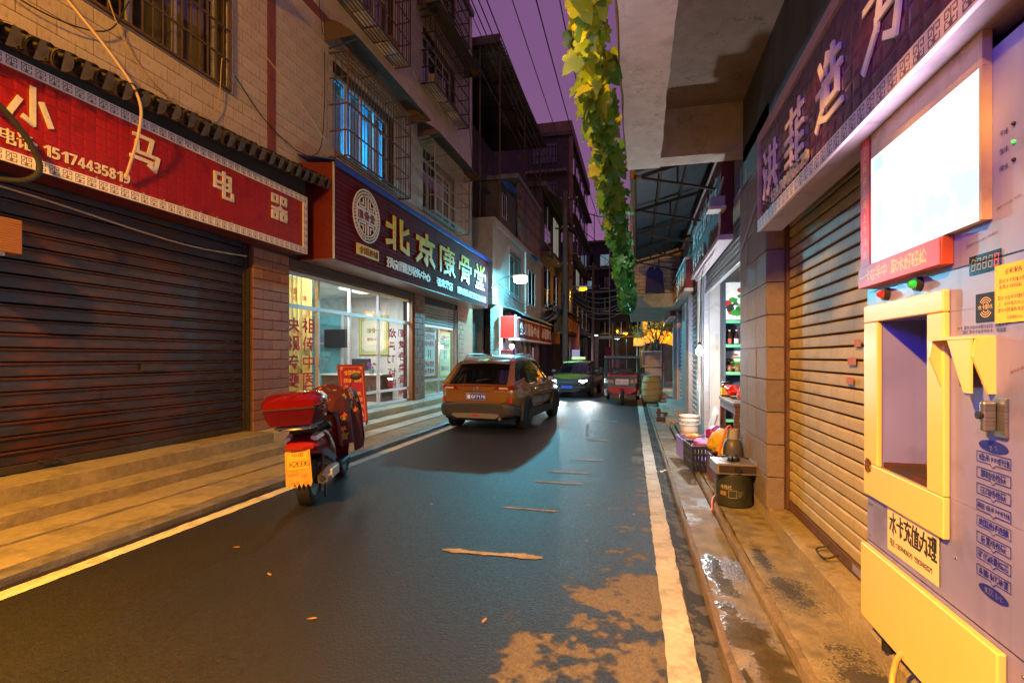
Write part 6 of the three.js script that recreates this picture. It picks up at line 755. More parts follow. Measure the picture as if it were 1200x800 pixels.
const well = (x, z, r, side) => uvm(new THREE.CylinderGeometry(r + 0.035, r + 0.035, 0.05, 30).rotateZ(Math.PI / 2).translate(x, r, z));
const plateTex = (txt, bg, fg) => sheet(440, 140, (c, w, h) => { c.fillStyle = bg; c.fillRect(0, 0, w, h); c.strokeStyle = fg; c.lineWidth = 5; c.strokeRect(6, 6, w - 12, h - 12); pen(c, txt, 26, 24, 92, fg, { ratio: 0.72, weight: 0.12, pitch: 84 }); });
{ // orange crossover parked with its nearside wheels by the kerb
  const c = thing('parked_suv', 'orange crossover car with silvery roof and blue number plate parked facing up the street', 'car', [-3.36, 0, -10.42], -0.085);
  const op = paint(0.32, 0.145, 0.035, 0.24), dk = mat(0.035, 0.034, 0.036, { map: tSpeck, size: 0.4, rough: 0.55 });
  part('body', skin([[0.0, bodyHalf(0.70, 0.62, 0.97)], [-0.05, bodyHalf(0.80, 0.56, 1.0)], [-0.16, bodyHalf(0.86, 0.5, 1.02)], [-0.5, bodyHalf(0.895, 0.42, 1.02)], [-1.2, bodyHalf(0.90, 0.38, 1.0)], [-2.4, bodyHalf(0.895, 0.38, 0.98)], [-3.15, bodyHalf(0.89, 0.38, 0.99)], [-3.6, bodyHalf(0.87, 0.4, 0.96)], [-4.0, bodyHalf(0.80, 0.42, 0.88)], [-4.2, bodyHalf(0.68, 0.45, 0.80)], [-4.27, bodyHalf(0.55, 0.48, 0.72)]]), op, c);
  part('bumper', skin([[0.05, bodyHalf(0.66, 0.36, 0.585)], [0.035, bodyHalf(0.76, 0.32, 0.61)], [-0.06, bodyHalf(0.86, 0.29, 0.62)], [-0.3, bodyHalf(0.905, 0.27, 0.56)], [-0.42, bodyHalf(0.907, 0.27, 0.5)]]), dk, c, 'black rear bumper'); part('bumper', skin([[-3.95, bodyHalf(0.85, 0.24, 0.5)], [-4.15, bodyHalf(0.76, 0.24, 0.5)], [-4.3, bodyHalf(0.58, 0.27, 0.47)]]), dk, c);
  part('sill', [box(-0.915, -0.80, 0.24, 0.40, -3.0, -0.95), box(0.80, 0.915, 0.24, 0.40, -3.0, -0.95), box(-0.75, 0.75, 0.2, 0.4, -3.9, -0.3)], dk, c);
  part('skid_plate', skin([[0.062, [[0, 0.3], [0.45, 0.3], [0.55, 0.36], [0.5, 0.40], [0, 0.41]]], [-0.1, [[0, 0.26], [0.5, 0.26], [0.6, 0.33], [0.55, 0.38], [0, 0.39]]]]), mat(0.22, 0.21, 0.2, { rough: 0.4, metal: 0.5 }), c);
  const gs = [[-0.10, 1.04], [-0.3, 1.21], [-0.52, 1.42], [-0.66, 1.53], [-0.85, 1.575], [-1.3, 1.615], [-1.9, 1.61], [-2.3, 1.57], [-2.6, 1.46], [-2.95, 1.26], [-3.25, 1.05]].map(([z, h], i) => [z, roofHalf(0.81 - (i > 8 ? 0.03 * (i - 8) : 0), 0.63 - (i < 2 ? 0.05 * (i - 2) : 0) * 0, 0.985, h)]);
  part('glasshouse', skin(gs, 0.5), carGlass, c, 'dark tinted windows');
  part('roof', skin([[-0.56, [[0, 1.45], [0.60, 1.44], [0.615, 1.47], [0.5, 1.505], [0, 1.52]]], [-0.72, [[0, 1.52], [0.625, 1.49], [0.645, 1.53], [0.55, 1.575], [0, 1.592]]], [-0.95, [[0, 1.55], [0.635, 1.53], [0.655, 1.57], [0.56, 1.61], [0, 1.626]]], [-1.4, [[0, 1.56], [0.635, 1.54], [0.655, 1.58], [0.56, 1.632], [0, 1.648]]], [-2.0, [[0, 1.55], [0.63, 1.53], [0.65, 1.57], [0.55, 1.622], [0, 1.638]]], [-2.4, [[0, 1.5], [0.62, 1.48], [0.64, 1.51], [0.55, 1.555], [0, 1.575]]]]), paint(0.62, 0.62, 0.62), c, 'silvery roof');
  part('spoiler', skin([[-0.42, [[0, 1.49], [0.56, 1.475], [0.58, 1.485], [0.56, 1.497], [0, 1.51]]], [-0.62, [[0, 1.49], [0.61, 1.46], [0.63, 1.49], [0.58, 1.535], [0, 1.555]]]]), op, c);
  for (const s of [-1, 1]) {
    part('rear_pillar', skin([[-0.09, [[s * 0.66, 1.0], [s * 0.835, 1.0], [s * 0.835, 1.03], [s * 0.68, 1.06]]], [-0.52, [[s * 0.585, 1.4], [s * 0.70, 1.38], [s * 0.705, 1.43], [s * 0.6, 1.46]]], [-0.85, [[s * 0.58, 1.5], [s * 0.672, 1.46], [s * 0.665, 1.54], [s * 0.58, 1.57]]]], 0.6, true), op, c);
    part('rear_quarter', skin([[-0.12, [[0.78 * s, 1.0], [0.825 * s, 1.0], [0.825 * s, 1.01], [0.78 * s, 1.02]]], [-0.95, [[0.76 * s, 1.0], [0.822 * s, 1.0], [0.79 * s, 1.12], [0.74 * s, 1.14]]]], 0.6, true), op, c);
    part('roof_rail', tube([[s * 0.58, 1.56, -0.75], [s * 0.585, 1.64, -0.95], [s * 0.585, 1.665, -1.5], [s * 0.58, 1.64, -2.1], [s * 0.575, 1.58, -2.3]], 0.016), M.steel, c);
    const lamp = part('tail_lamp', skin([[0.012, [[s * 0.40, 0.90], [s * 0.74, 0.905], [s * 0.76, 0.985], [s * 0.50, 0.985]]], [-0.02, [[s * 0.40, 0.89], [s * 0.80, 0.90], [s * 0.83, 0.99], [s * 0.48, 0.99]]], [-0.22, [[s * 0.7, 0.9], [s * 0.885, 0.91], [s * 0.875, 0.99], [s * 0.7, 0.99]]]], 0.6, true), lensRed, c); part('clear_lens', rbox(s * 0.52, s * 0.72, 0.915, 0.955, 0.008, 0.02, 0.006), lensClear, lamp);
    part('reflector', rbox(s * 0.76, s * 0.80, 0.62, 0.74, -0.04, -0.015, 0.006), mat(0.6, 0.02, 0.02, { rough: 0.15 }), c);
    part('door_line', [box(s * 0.8935, s * 0.9015, 0.45, 0.98, -1.205, -1.2), box(s * 0.8935, s * 0.8995, 0.45, 0.97, -2.205, -2.2)], M.black, c); part('door_handle', [rbox(s * 0.89, s * 0.925, 0.85, 0.875, -1.45, -1.27, 0.008), rbox(s * 0.89, s * 0.922, 0.84, 0.865, -2.45, -2.27, 0.008)], op, c);
    const mir = part('mirror', skin([[-2.72, [[s * 0.84, 1.0], [s * 1.02, 1.0], [s * 1.03, 1.11], [s * 0.86, 1.12]]], [-2.84, [[s * 0.86, 1.02], [s * 0.98, 1.02], [s * 0.98, 1.09], [s * 0.87, 1.09]]]], 0.6, true), M.black, c); part('mirror_glass', box(s * 0.87, s * 1.01, 1.015, 1.1, -2.718, -2.714), M.steel, mir);
    for (const z of [-0.82, -3.38]) { part('wheel_well', well(s * 0.868, z, 0.33, s), M.black, c); part('wheel_arch', arch(s * 0.865, z, 0.33, s, dk), dk, c); wheel(c, s * 0.805, z, 0.33, 0.21, s); }
    part('side_window_strip', box(s * 0.797, s * 0.803, 0.99, 1.005, -2.9, -0.6), M.steel, c);
    part('headlamp', rbox(s * 0.5, s * 0.72, 0.7, 0.8, -4.22, -4.12, 0.02), lensClear, c);
  }
  part('lamp_bar', rbox(-0.5, 0.5, 0.975, 0.993, -0.01, 0.014, 0.004), lensRed, c); part('rear_wiper', bar([-0.05, 1.08, -0.1], [0.22, 1.13, -0.16], 0.014), M.black, c);
  part('tailgate_line', [box(-0.56, 0.56, 0.653, 0.659, 0.002, 0.006), box(-0.33, 0.33, 0.86, 0.868, 0.004, 0.012)], M.black, c);
  const pt = part('number_plate', rbox(-0.23, 0.23, 0.68, 0.83, 0.002, 0.014, 0.004), mat(0.02, 0.03, 0.3), c, 'blue number plate'); part('plate_print', plane(0.45, 0.14).translate(0, 0.755, 0.016), printed(plateTex('湘GF7170', '#16318f', '#e6ecf6'), { roughness: 0.35 }), pt);
  const em = part('badge', new THREE.TorusGeometry(0.052, 0.009, 8, 24).scale(1, 0.78, 1).translate(0, 0.915, 0.014), M.steel, c); part('badge_bar', [bar([-0.022, 0.885, 0.014], [-0.012, 0.945, 0.014], 0.01), bar([0.022, 0.885, 0.014], [0.012, 0.945, 0.014], 0.01), bar([-0.02, 0.915, 0.0142], [0.02, 0.915, 0.0142], 0.009)], M.steel, em); part('model_script', rbox(0.42, 0.66, 0.855, 0.88, -0.01, 0.008, 0.003), M.steel, c);
  part('exhaust', rod([0.55, 0.3, 0.05], [0.55, 0.3, -0.3], 0.035), M.steel, c); part('fog_reflector', rbox(-0.08, 0.08, 0.345, 0.38, 0.05, 0.07, 0.008), mat(0.5, 0.02, 0.02, { rough: 0.2 }), c); part('aerial', skin([[-0.85, [[0, 1.59], [0.015, 1.59], [0.008, 1.67], [0, 1.67]]], [-1.0, [[0, 1.6], [0.02, 1.6], [0.006, 1.63], [0, 1.63]]]]), op, c);
  part('seat_silhouette', [rbox(-0.55, -0.15, 0.9, 1.35, -1.75, -1.6, 0.06), rbox(0.15, 0.55, 0.9, 1.35, -1.75, -1.6, 0.06)], M.black, c);
}
{ // taxi coming towards the camera
  const c = thing('taxi', 'dark green and yellow taxi with headlights on coming down the street', 'taxi', [-2.42, 0, -24.2], Math.PI - 0.06);
  const up = paint(0.20, 0.16, 0.02), lo = paint(0.035, 0.035, 0.03);
  part('body', skin([[0.0, bodyHalf(0.66, 0.4, 0.85)], [-0.15, bodyHalf(0.78, 0.32, 0.92)], [-0.6, bodyHalf(0.85, 0.28, 0.95)], [-1.8, bodyHalf(0.86, 0.26, 0.93)], [-3.1, bodyHalf(0.85, 0.26, 0.9)], [-3.8, bodyHalf(0.82, 0.3, 0.82)], [-4.2, bodyHalf(0.72, 0.3, 0.72)], [-4.35, bodyHalf(0.56, 0.34, 0.62)]]), lo, c); part('bonnet', skin([[-3.05, [[0, 0.88], [0.7, 0.87], [0.74, 0.9], [0, 0.935]]], [-3.8, [[0, 0.81], [0.68, 0.79], [0.7, 0.82], [0, 0.855]]], [-4.15, [[0, 0.7], [0.6, 0.69], [0.62, 0.72], [0, 0.755]]]]), up, c);
  part('glasshouse', skin([[-0.5, 0.98], [-0.9, 1.25], [-1.2, 1.4], [-1.8, 1.45], [-2.3, 1.42], [-2.7, 1.22], [-3.1, 0.95]].map(([z, h]) => [z, roofHalf(0.76, 0.58, 0.92, h)]), 0.5), carGlass, c); part('roof', skin([[-1.15, [[0, 1.36], [0.58, 1.34], [0.6, 1.37], [0, 1.43]]], [-1.8, [[0, 1.42], [0.6, 1.4], [0.62, 1.43], [0, 1.48]]], [-2.35, [[0, 1.38], [0.58, 1.36], [0.6, 1.39], [0, 1.44]]]]), up, c); const rl = part('roof_light', rbox(-0.3, 0.3, 1.485, 1.6, -1.85, -1.7, 0.03), glow(0.9, 0.85, 0.35, 0.5), c); part('roof_light_base', box(-0.32, 0.32, 1.465, 1.484, -1.87, -1.68), M.black, rl);
  part('grille', rbox(-0.4, 0.4, 0.5, 0.62, -4.36, -4.3, 0.01), M.black, c); part('bumper', skin([[-4.05, bodyHalf(0.82, 0.2, 0.46)], [-4.3, bodyHalf(0.72, 0.2, 0.46)], [-4.42, bodyHalf(0.5, 0.24, 0.44)]]), M.black, c); part('number_plate', rbox(-0.22, 0.22, 0.36, 0.48, -4.44, -4.42, 0.004), mat(0.03, 0.05, 0.35), c);
  for (const s of [-1, 1]) { const h = part('headlight', skin([[-4.16, [[s * 0.45, 0.6], [s * 0.72, 0.6], [s * 0.74, 0.7], [s * 0.48, 0.71]]], [-4.33, [[s * 0.45, 0.58], [s * 0.6, 0.59], [s * 0.6, 0.67], [s * 0.47, 0.68]]]], 0.5, true), glow(0.95, 0.97, 1, 30, 1), c); part('bezel', box(s * 0.43, s * 0.445, 0.56, 0.72, -4.32, -4.2), M.steel, h); for (const z of [-0.8, -3.4]) { part('wheel_well', well(s * 0.83, z, 0.3, s), M.black, c); wheel(c, s * 0.765, z, 0.3, 0.19, s, 7); } part('mirror', rbox(s * 0.82, s * 1.0, 0.95, 1.06, -2.7, -2.6, 0.02), M.black, c); part('side_stripe', box(s * 0.855, s * 0.866, 0.6, 0.78, -3.0, -0.7), up, c); }
  for (const s of [-1, 1]) { const l = new THREE.SpotLight(new THREE.Color(0.85, 0.95, 1), 26, 0, 0.5, 0.7, 2); l.position.set(-2.42 + s * 0.55, 0.64, -19.75); l.target.position.set(-2.6 + s * 0.9, 0.0, -11); l.castShadow = true; l.shadow.radius = 2; scene.add(l, l.target); }
}
{ // cargo tricycle
  const c = thing('cargo_tricycle', 'red and dark green three wheeled cargo tricycle with windscreen cab facing down the street', 'tricycle', [-0.53, 0, -17.9], Math.PI + 0.02), red = paint(0.30, 0.015, 0.03), tl = paint(0.03, 0.07, 0.08);
  part('cab_shell', skin([[0.05, [[0, 0.42], [0.52, 0.42], [0.58, 0.5], [0.6, 0.95], [0.5, 0.98], [0, 0.98]]], [-0.30, [[0, 0.45], [0.46, 0.45], [0.55, 0.52], [0.58, 0.95], [0.5, 1.0], [0, 1.0]]], [-0.45, [[0, 0.52], [0.30, 0.52], [0.42, 0.58], [0.5, 0.9], [0.42, 0.96], [0, 0.97]]]]), tl, c);
  part('nose', skin([[-0.30, [[0, 0.32], [0.40, 0.34], [0.56, 0.42], [0.57, 0.58], [0, 0.6]]], [-0.46, [[0, 0.36], [0.26, 0.36], [0.44, 0.46], [0.46, 0.58], [0, 0.6]]]]), red, c); part('leg_guard', [bar([0.52, 0.3, -0.32], [0.56, 0.5, -0.35], 0.1, 0.04), bar([-0.52, 0.3, -0.32], [-0.56, 0.5, -0.35], 0.1, 0.04)], mat(0.35, 0.36, 0.37), c); part('stripe', rbox(-0.5, 0.5, 0.93, 0.99, -0.475, -0.44, 0.01), red, c);
  part('cab_frame', [bar([-0.56, 0.98, -0.38], [-0.52, 1.58, -0.2], 0.09), bar([0.56, 0.98, -0.38], [0.52, 1.58, -0.2], 0.09), rbox(-0.58, 0.58, 1.52, 1.64, -0.3, 0.9, 0.04), bar([-0.54, 0.95, 0.7], [-0.52, 1.55, 0.7], 0.05), bar([0.54, 0.95, 0.7], [0.52, 1.55, 0.7], 0.05)], tl, c); part('windscreen', skin([[-0.37, [[0, 1.0], [0.53, 1.0], [0.53, 1.01], [0, 1.01]]], [-0.2, [[0, 1.52], [0.48, 1.52], [0.48, 1.535], [0, 1.535]]]]), glassPane, c);
  for (const s of [-1, 1]) { const h = part('headlamp', skin([[-0.455, [[s * 0.27, 0.72], [s * 0.46, 0.74], [s * 0.47, 0.86], [s * 0.3, 0.82]]], [-0.39, [[s * 0.26, 0.7], [s * 0.52, 0.73], [s * 0.53, 0.88], [s * 0.28, 0.84]]]], 0.5, true), lensClear, c); part('bulb', new THREE.SphereGeometry(0.035, 12, 8).translate(s * 0.39, 0.79, -0.45), M.steel, h); part('mirror', rbox(s * 0.62, s * 0.74, 1.05, 1.25, -0.3, -0.26, 0.02), M.black, c); part('mirror_arm', bar([s * 0.55, 1.1, -0.3], [s * 0.63, 1.15, -0.28], 0.02), M.black, c); wheel(c, s * 0.55, 1.9, 0.26, 0.14, s, 6); part('rear_guard', rbox(s * 0.46, s * 0.66, 0.52, 0.57, 1.6, 2.2, 0.02), M.black, c); }
  part('grille', rbox(-0.22, 0.22, 0.66, 0.86, -0.50, -0.44, 0.015), mat(0.5, 0.5, 0.5, { rough: 0.3, metal: 0.8 }), c); part('grille_bars', [0.7, 0.75, 0.8].map((y) => box(-0.19, 0.19, y, y + 0.02, -0.508, -0.501)), M.black, c); part('badge', new THREE.CylinderGeometry(0.04, 0.04, 0.01, 16).rotateX(Math.PI / 2).translate(0, 0.78, -0.513), M.steel, c);
  const fw = wheel(c, 0, -0.46, 0.25, 0.12, 1, 6); part('front_fork', [bar([0.09, 0.25, -0.46], [0.09, 0.6, -0.36], 0.03), bar([-0.09, 0.25, -0.46], [-0.09, 0.6, -0.36], 0.03)], M.steel, c); part('mudguard', uvm(new THREE.CylinderGeometry(0.29, 0.29, 0.14, 20, 1, true, -0.2, 2.6).rotateZ(Math.PI / 2).translate(0, 0.26, -0.46)), red, c);
  part('seat', rbox(-0.4, 0.4, 0.6, 0.78, 0.35, 0.7, 0.05), M.black, c); part('seat_back', rbox(-0.4, 0.4, 0.8, 1.2, 0.68, 0.78, 0.05), M.black, c); part('handlebar', tube([[-0.3, 1.05, 0], [-0.15, 1.1, -0.12], [0.15, 1.1, -0.12], [0.3, 1.05, 0]], 0.016), M.black, c); part('chassis', box(-0.35, 0.35, 0.36, 0.44, -0.2, 2.3), M.black, c); part('cargo_bed', [box(-0.62, 0.62, 0.6, 0.64, 0.85, 2.4), box(-0.62, -0.6, 0.641, 0.98, 0.85, 2.4), box(0.6, 0.62, 0.641, 0.98, 0.85, 2.4), box(-0.599, 0.599, 0.641, 0.98, 0.85, 0.88), box(-0.599, 0.599, 0.641, 0.98, 2.37, 2.4)], red, c); part('floor', box(-0.5, 0.5, 0.4, 0.44, -0.3, 0.85), M.black, c);
}
{ // scooter on its side stand, cloth over the bars
  const c = thing('parked_scooter', 'red scooter with top box, yellow plate and a patterned cloth over its handlebars', 'scooter', [-3.47, 0, -4.92]); c.rotation.set(0, 0.32, 0.075, 'YXZ'); c.scale.setScalar(1.06);
  const red = paint(0.17, 0.005, 0.014, 0.25);
  const rim = (z) => { const w = new THREE.Group(); w.name = 'wheel'; w.position.set(0, 0.225, z); c.add(w); part('tyre', new THREE.TorusGeometry(0.18, 0.052, 14, 40).scale(1, 1, 1.1).rotateY(Math.PI / 2), M.rubber, w); part('rim', lathe([[0.03, -0.05], [0.06, -0.04], [0.13, -0.035], [0.145, -0.045], [0.145, 0.045], [0.13, 0.035], [0.06, 0.04], [0.03, 0.05]], 28).rotateZ(Math.PI / 2), M.steel, w); part('hub', rod([-0.08, 0, 0], [0.08, 0, 0], 0.03), M.ironDark, w); return w; };
  rim(0); rim(-1.22);
  const H = (w, y0, y1) => [[0, y0], [w * 0.75, y0], [w * 0.97, y0 + (y1 - y0) * 0.22], [w, y0 + (y1 - y0) * 0.5], [w * 0.86, y0 + (y1 - y0) * 0.82], [w * 0.5, y1], [0, y1 + 0.01]];
  part('tail_body', skin([[0.27, H(0.06, 0.60, 0.66)], [0.24, H(0.13, 0.555, 0.69)], [0.14, H(0.17, 0.52, 0.73)], [0, H(0.185, 0.50, 0.75)], [-0.2, H(0.18, 0.44, 0.76)], [-0.4, H(0.165, 0.36, 0.72)], [-0.55, H(0.14, 0.28, 0.6)], [-0.62, H(0.10, 0.26, 0.4)]], 0.9), red, c);
  part('tail_lamp', skin([[0.285, H(0.05, 0.60, 0.655)], [0.255, H(0.14, 0.585, 0.67)], [0.16, H(0.172, 0.585, 0.655)]], 0.9), new THREE.MeshPhysicalMaterial({ color: 0x8a1408, roughness: 0.12, clearcoat: 1 }), c, 'red tail lamp'); for (const s of [-1, 1]) part('turn_signal', skin([[0.2, [[s * 0.10, 0.67], [s * 0.165, 0.675], [s * 0.15, 0.71], [s * 0.1, 0.715]]], [0.03, [[s * 0.12, 0.69], [s * 0.186, 0.695], [s * 0.165, 0.735], [s * 0.1, 0.74]]]], 0.6, true), new THREE.MeshPhysicalMaterial({ color: 0xc8b8a0, roughness: 0.1, clearcoat: 1 }), c);
  part('seat', skin([[0.12, H(0.12, 0.73, 0.79)], [-0.1, H(0.145, 0.74, 0.82)], [-0.35, H(0.135, 0.74, 0.81)], [-0.58, H(0.10, 0.68, 0.77)]], 0.9), M.black, c);
  const rk = part('carrier', [tube([[-0.12, 0.76, 0.02], [-0.13, 0.80, 0.1], [-0.13, 0.815, 0.38], [0.13, 0.815, 0.38], [0.13, 0.80, 0.1], [0.12, 0.76, 0.02]], 0.012), bar([-0.13, 0.812, 0.2], [0.13, 0.812, 0.2], 0.02)], M.steel, c); part('carrier_plate', rbox(-0.17, 0.17, 0.822, 0.845, -0.02, 0.4, 0.008), M.steel, rk);
  const bx = part('top_box', skin([[0.46, [[0, 0.86], [0.17, 0.86], [0.2, 0.88], [0.235, 1.0], [0.225, 1.01], [0, 1.01]]], [0.40, [[0, 0.85], [0.2, 0.85], [0.225, 0.87], [0.265, 1.0], [0.26, 1.02], [0, 1.02]]], [0.08, [[0, 0.85], [0.2, 0.85], [0.225, 0.87], [0.265, 1.0], [0.26, 1.02], [0, 1.02]]], [0.0, [[0, 0.86], [0.16, 0.86], [0.19, 0.88], [0.22, 1.0], [0.21, 1.01], [0, 1.01]]]], 0.8), paint(0.11, 0.003, 0.014, 0.2), c, 'glossy red top box');
  part('box_lid', skin([[0.47, [[0, 1.025], [0.225, 1.025], [0.24, 1.04], [0.235, 1.07], [0.2, 1.1], [0, 1.105]]], [0.40, [[0, 1.024], [0.262, 1.024], [0.277, 1.04], [0.27, 1.085], [0.22, 1.14], [0, 1.15]]], [0.24, [[0, 1.024], [0.265, 1.024], [0.278, 1.04], [0.272, 1.1], [0.21, 1.165], [0, 1.18]]], [0.07, [[0, 1.024], [0.262, 1.024], [0.275, 1.04], [0.265, 1.085], [0.21, 1.15], [0, 1.16]]], [-0.015, [[0, 1.025], [0.215, 1.025], [0.23, 1.04], [0.22, 1.07], [0.18, 1.1], [0, 1.105]]]], 0.8), new THREE.MeshPhysicalMaterial({ color: new THREE.Color().setRGB(0.13, 0.004, 0.004), roughness: 0.12, clearcoat: 1, clearcoatRoughness: 0.04 }), bx); part('box_lock', new THREE.CylinderGeometry(0.016, 0.016, 0.012, 16).rotateX(Math.PI / 2).translate(0.0, 0.965, 0.45), mat(0.6, 0.5, 0.3, { metal: 0.9, rough: 0.25 }), bx); part('hinge_strip', rbox(-0.24, 0.24, 1.01, 1.024, 0.405, 0.468, 0.003), M.black, bx);
  // plate and mud flap
  const pf = new THREE.Group(); pf.name = 'mud_flap'; pf.position.set(-0.02, 0.54, 0.26); pf.rotation.set(-0.16, -0.1, 0.04); c.add(pf);
  const yp = sheet(256, 256, (k, w, h) => { k.fillStyle = '#d89a1e'; k.fillRect(0, 0, w, h); k.strokeStyle = '#2a1a06'; k.lineWidth = 3; k.strokeRect(4, 4, w - 8, h - 8); pen(k, '中国', 70, 14, 54, '#3a2408', { pitch: 66, weight: 0.1 }); pen(k, 'K2696', 26, 108, 118, '#2a1a06', { ratio: 0.52, pitch: 70, bold: false }); });
  part('plate', plane(0.23, 0.17).translate(0, -0.05, 0.006), printed(yp, { roughness: 0.5 }), pf, 'yellow registration plate'); const fl = new THREE.Shape(); fl.moveTo(-0.125, 0.05); fl.lineTo(0.125, 0.05); fl.lineTo(0.132, -0.27); for (let i = 0; i <= 12; i++) fl.lineTo(0.132 - i * 0.022, i % 2 ? -0.31 : -0.265); fl.lineTo(-0.125, 0.05); part('flap', uvm(new THREE.ExtrudeGeometry(fl, { depth: 0.004, bevelEnabled: false })), mat(0.58, 0.33, 0.03, { map: tGrime, size: 0.3, rough: 0.5 }), pf, 'yellow flap with a toothed lower edge');
  for (const [x, y, w] of [[-0.05, -0.18, 0.1], [0.06, -0.2, 0.06], [-0.04, -0.26, 0.08], [0.07, -0.27, 0.05]]) part('sticker', box(x - w / 2, x + w / 2, y - 0.012, y + 0.012, 0.0045, 0.0055), mat(0.5, 0.22, 0.05, { map: tGrime, size: 0.1 }), pf);
  // engine, silencer, stand
  part('engine', [rbox(-0.12, 0.1, 0.18, 0.42, -0.5, -0.05, 0.04), rod([0.02, 0.34, -0.45], [0.02, 0.34, -0.2], 0.09), rbox(-0.16, -0.1, 0.2, 0.34, -0.35, 0.1, 0.03)], mat(0.12, 0.115, 0.11, { map: tGrime, size: 0.2, rough: 0.5, metal: 0.6 }), c); part('silencer', skin([[0.20, [[0, -0.035], [0.045, -0.02], [0.05, 0.02], [0, 0.05]]], [0.14, [[0, -0.06], [0.065, -0.03], [0.068, 0.03], [0, 0.07]]], [-0.12, [[0, -0.065], [0.068, -0.03], [0.068, 0.03], [0, 0.07]]], [-0.26, [[0, -0.04], [0.045, -0.02], [0.045, 0.02], [0, 0.045]]]], 0.9).rotateX(0.12).translate(0.2, 0.30, 0.05), M.steel, c); part('heat_shield', rbox(0.255, 0.28, 0.28, 0.37, -0.08, 0.18, 0.01), M.alu, c); part('silencer_tip', new THREE.CylinderGeometry(0.03, 0.03, 0.05, 16).rotateX(Math.PI / 2).translate(0.2, 0.295, 0.26), M.black, c); part('exhaust_pipe', tube([[0.2, 0.27, -0.2], [0.15, 0.2, -0.35], [0.05, 0.22, -0.5]], 0.018), M.ironRust, c); part('shock_absorber', [rod([0.13, 0.26, 0.04], [0.13, 0.52, -0.06], 0.02), rod([-0.13, 0.26, 0.04], [-0.13, 0.52, -0.06], 0.02)], M.ironDark, c);
  part('inner_fender', uvm(new THREE.CylinderGeometry(0.27, 0.27, 0.12, 20, 1, true, -0.9, 2.0).rotateZ(Math.PI / 2).translate(0, 0.235, 0)), M.black, c); part('side_stand', rod([-0.1, 0.2, -0.45], [-0.24, 0.02, -0.36], 0.011), M.ironDark, c); part('centre_stand', [rod([-0.09, 0.18, -0.2], [-0.14, 0.06, 0.0], 0.012), rod([0.09, 0.18, -0.2], [0.14, 0.06, 0.0], 0.012)], M.ironDark, c);
  part('footboard', rbox(-0.18, 0.18, 0.24, 0.30, -0.98, -0.55, 0.02), M.black, c); part('front_shield', skin([[-0.94, [[0, 0.26], [0.16, 0.28], [0.2, 0.5], [0.18, 0.78], [0, 0.82]]], [-1.06, [[0, 0.3], [0.12, 0.32], [0.15, 0.55], [0.13, 0.85], [0, 0.9]]], [-1.14, [[0, 0.42], [0.06, 0.45], [0.08, 0.6], [0.07, 0.8], [0, 0.85]]]], 0.8), red, c); part('front_fender', uvm(new THREE.CylinderGeometry(0.26, 0.26, 0.13, 20, 1, true, -1.0, 2.2).rotateZ(Math.PI / 2).translate(0, 0.23, -1.22)), red, c); part('fork', [rod([0.08, 0.23, -1.22], [0.08, 0.6, -1.1], 0.018), rod([-0.08, 0.23, -1.22], [-0.08, 0.6, -1.1], 0.018)], M.steel, c); part('handlebar', tube([[-0.33, 0.98, -0.86], [-0.2, 1.03, -0.95], [0, 1.0, -1.0], [0.2, 1.03, -0.95], [0.33, 0.98, -0.86]], 0.016), M.black, c); part('handlebar_cover', skin([[-0.88, H(0.14, 0.94, 1.04)], [-1.02, H(0.16, 0.92, 1.06)], [-1.12, H(0.1, 0.93, 1.02)]], 0.9), red, c); part('mirror_stalk', tube([[0.2, 1.03, -0.96], [0.25, 1.15, -0.97], [0.3, 1.22, -0.98]], 0.007), M.black, c); part('mirror', new THREE.SphereGeometry(0.06, 16, 10).scale(1.1, 0.75, 0.3).translate(0.32, 1.25, -0.98), M.black, c);
  // cloth: hangs over the bars in folds, down to the footboard
  const pat = sheet(512, 512, (k, w, h) => { k.fillStyle = '#420818'; k.fillRect(0, 0, w, h); let q = 11; const r = () => (q = (q * 16807) % 2147483647) / 2147483647; for (let i = 0; i < 46; i++) { const x = r() * w, y = r() * h, a = r() * 6, s = 11 + r() * 15; k.save(); k.translate(x, y); k.rotate(a); k.fillStyle = '#2a0a1c'; k.beginPath(); k.ellipse(0, 0, s * 1.5, s, 0, 0, 7); k.fill(); k.fillStyle = ['#c8641c', '#d89024', '#b04a18', '#8a7a34'][i % 4]; for (let p = 0; p < 5; p++) { k.beginPath(); k.ellipse(Math.cos(p * 1.26) * s * 0.6, Math.sin(p * 1.26) * s * 0.45, s * 0.5, s * 0.32, p * 1.26, 0, 7); k.fill(); } k.restore(); } });
  const NU = 96, NV = 48, pos = [], uvs = [], idx = []; for (let j = 0; j <= NV; j++) for (let i = 0; i <= NU; i++) { const u = i / NU * 2 - 1, t = j / NV; // u across, from the left hem over the bars to the right hem; t from the seat to the front
    const top = 0.97 + 0.20 * sstep(0, 0.55, t) - 0.05 * sstep(0.8, 1, t), hw = 0.19 + 0.10 * sstep(0.05, 0.6, t), z0 = -0.22 - 0.84 * t, drop = (u > 0 ? 0.70 : 0.46) * (0.55 + 0.45 * sstep(0, 0.35, t)) * (0.9 + 0.14 * Math.sin(t * 13 + 1)), k = 0.46, au = Math.abs(u), sg = Math.sign(u) || 1; let x, y, z = z0;
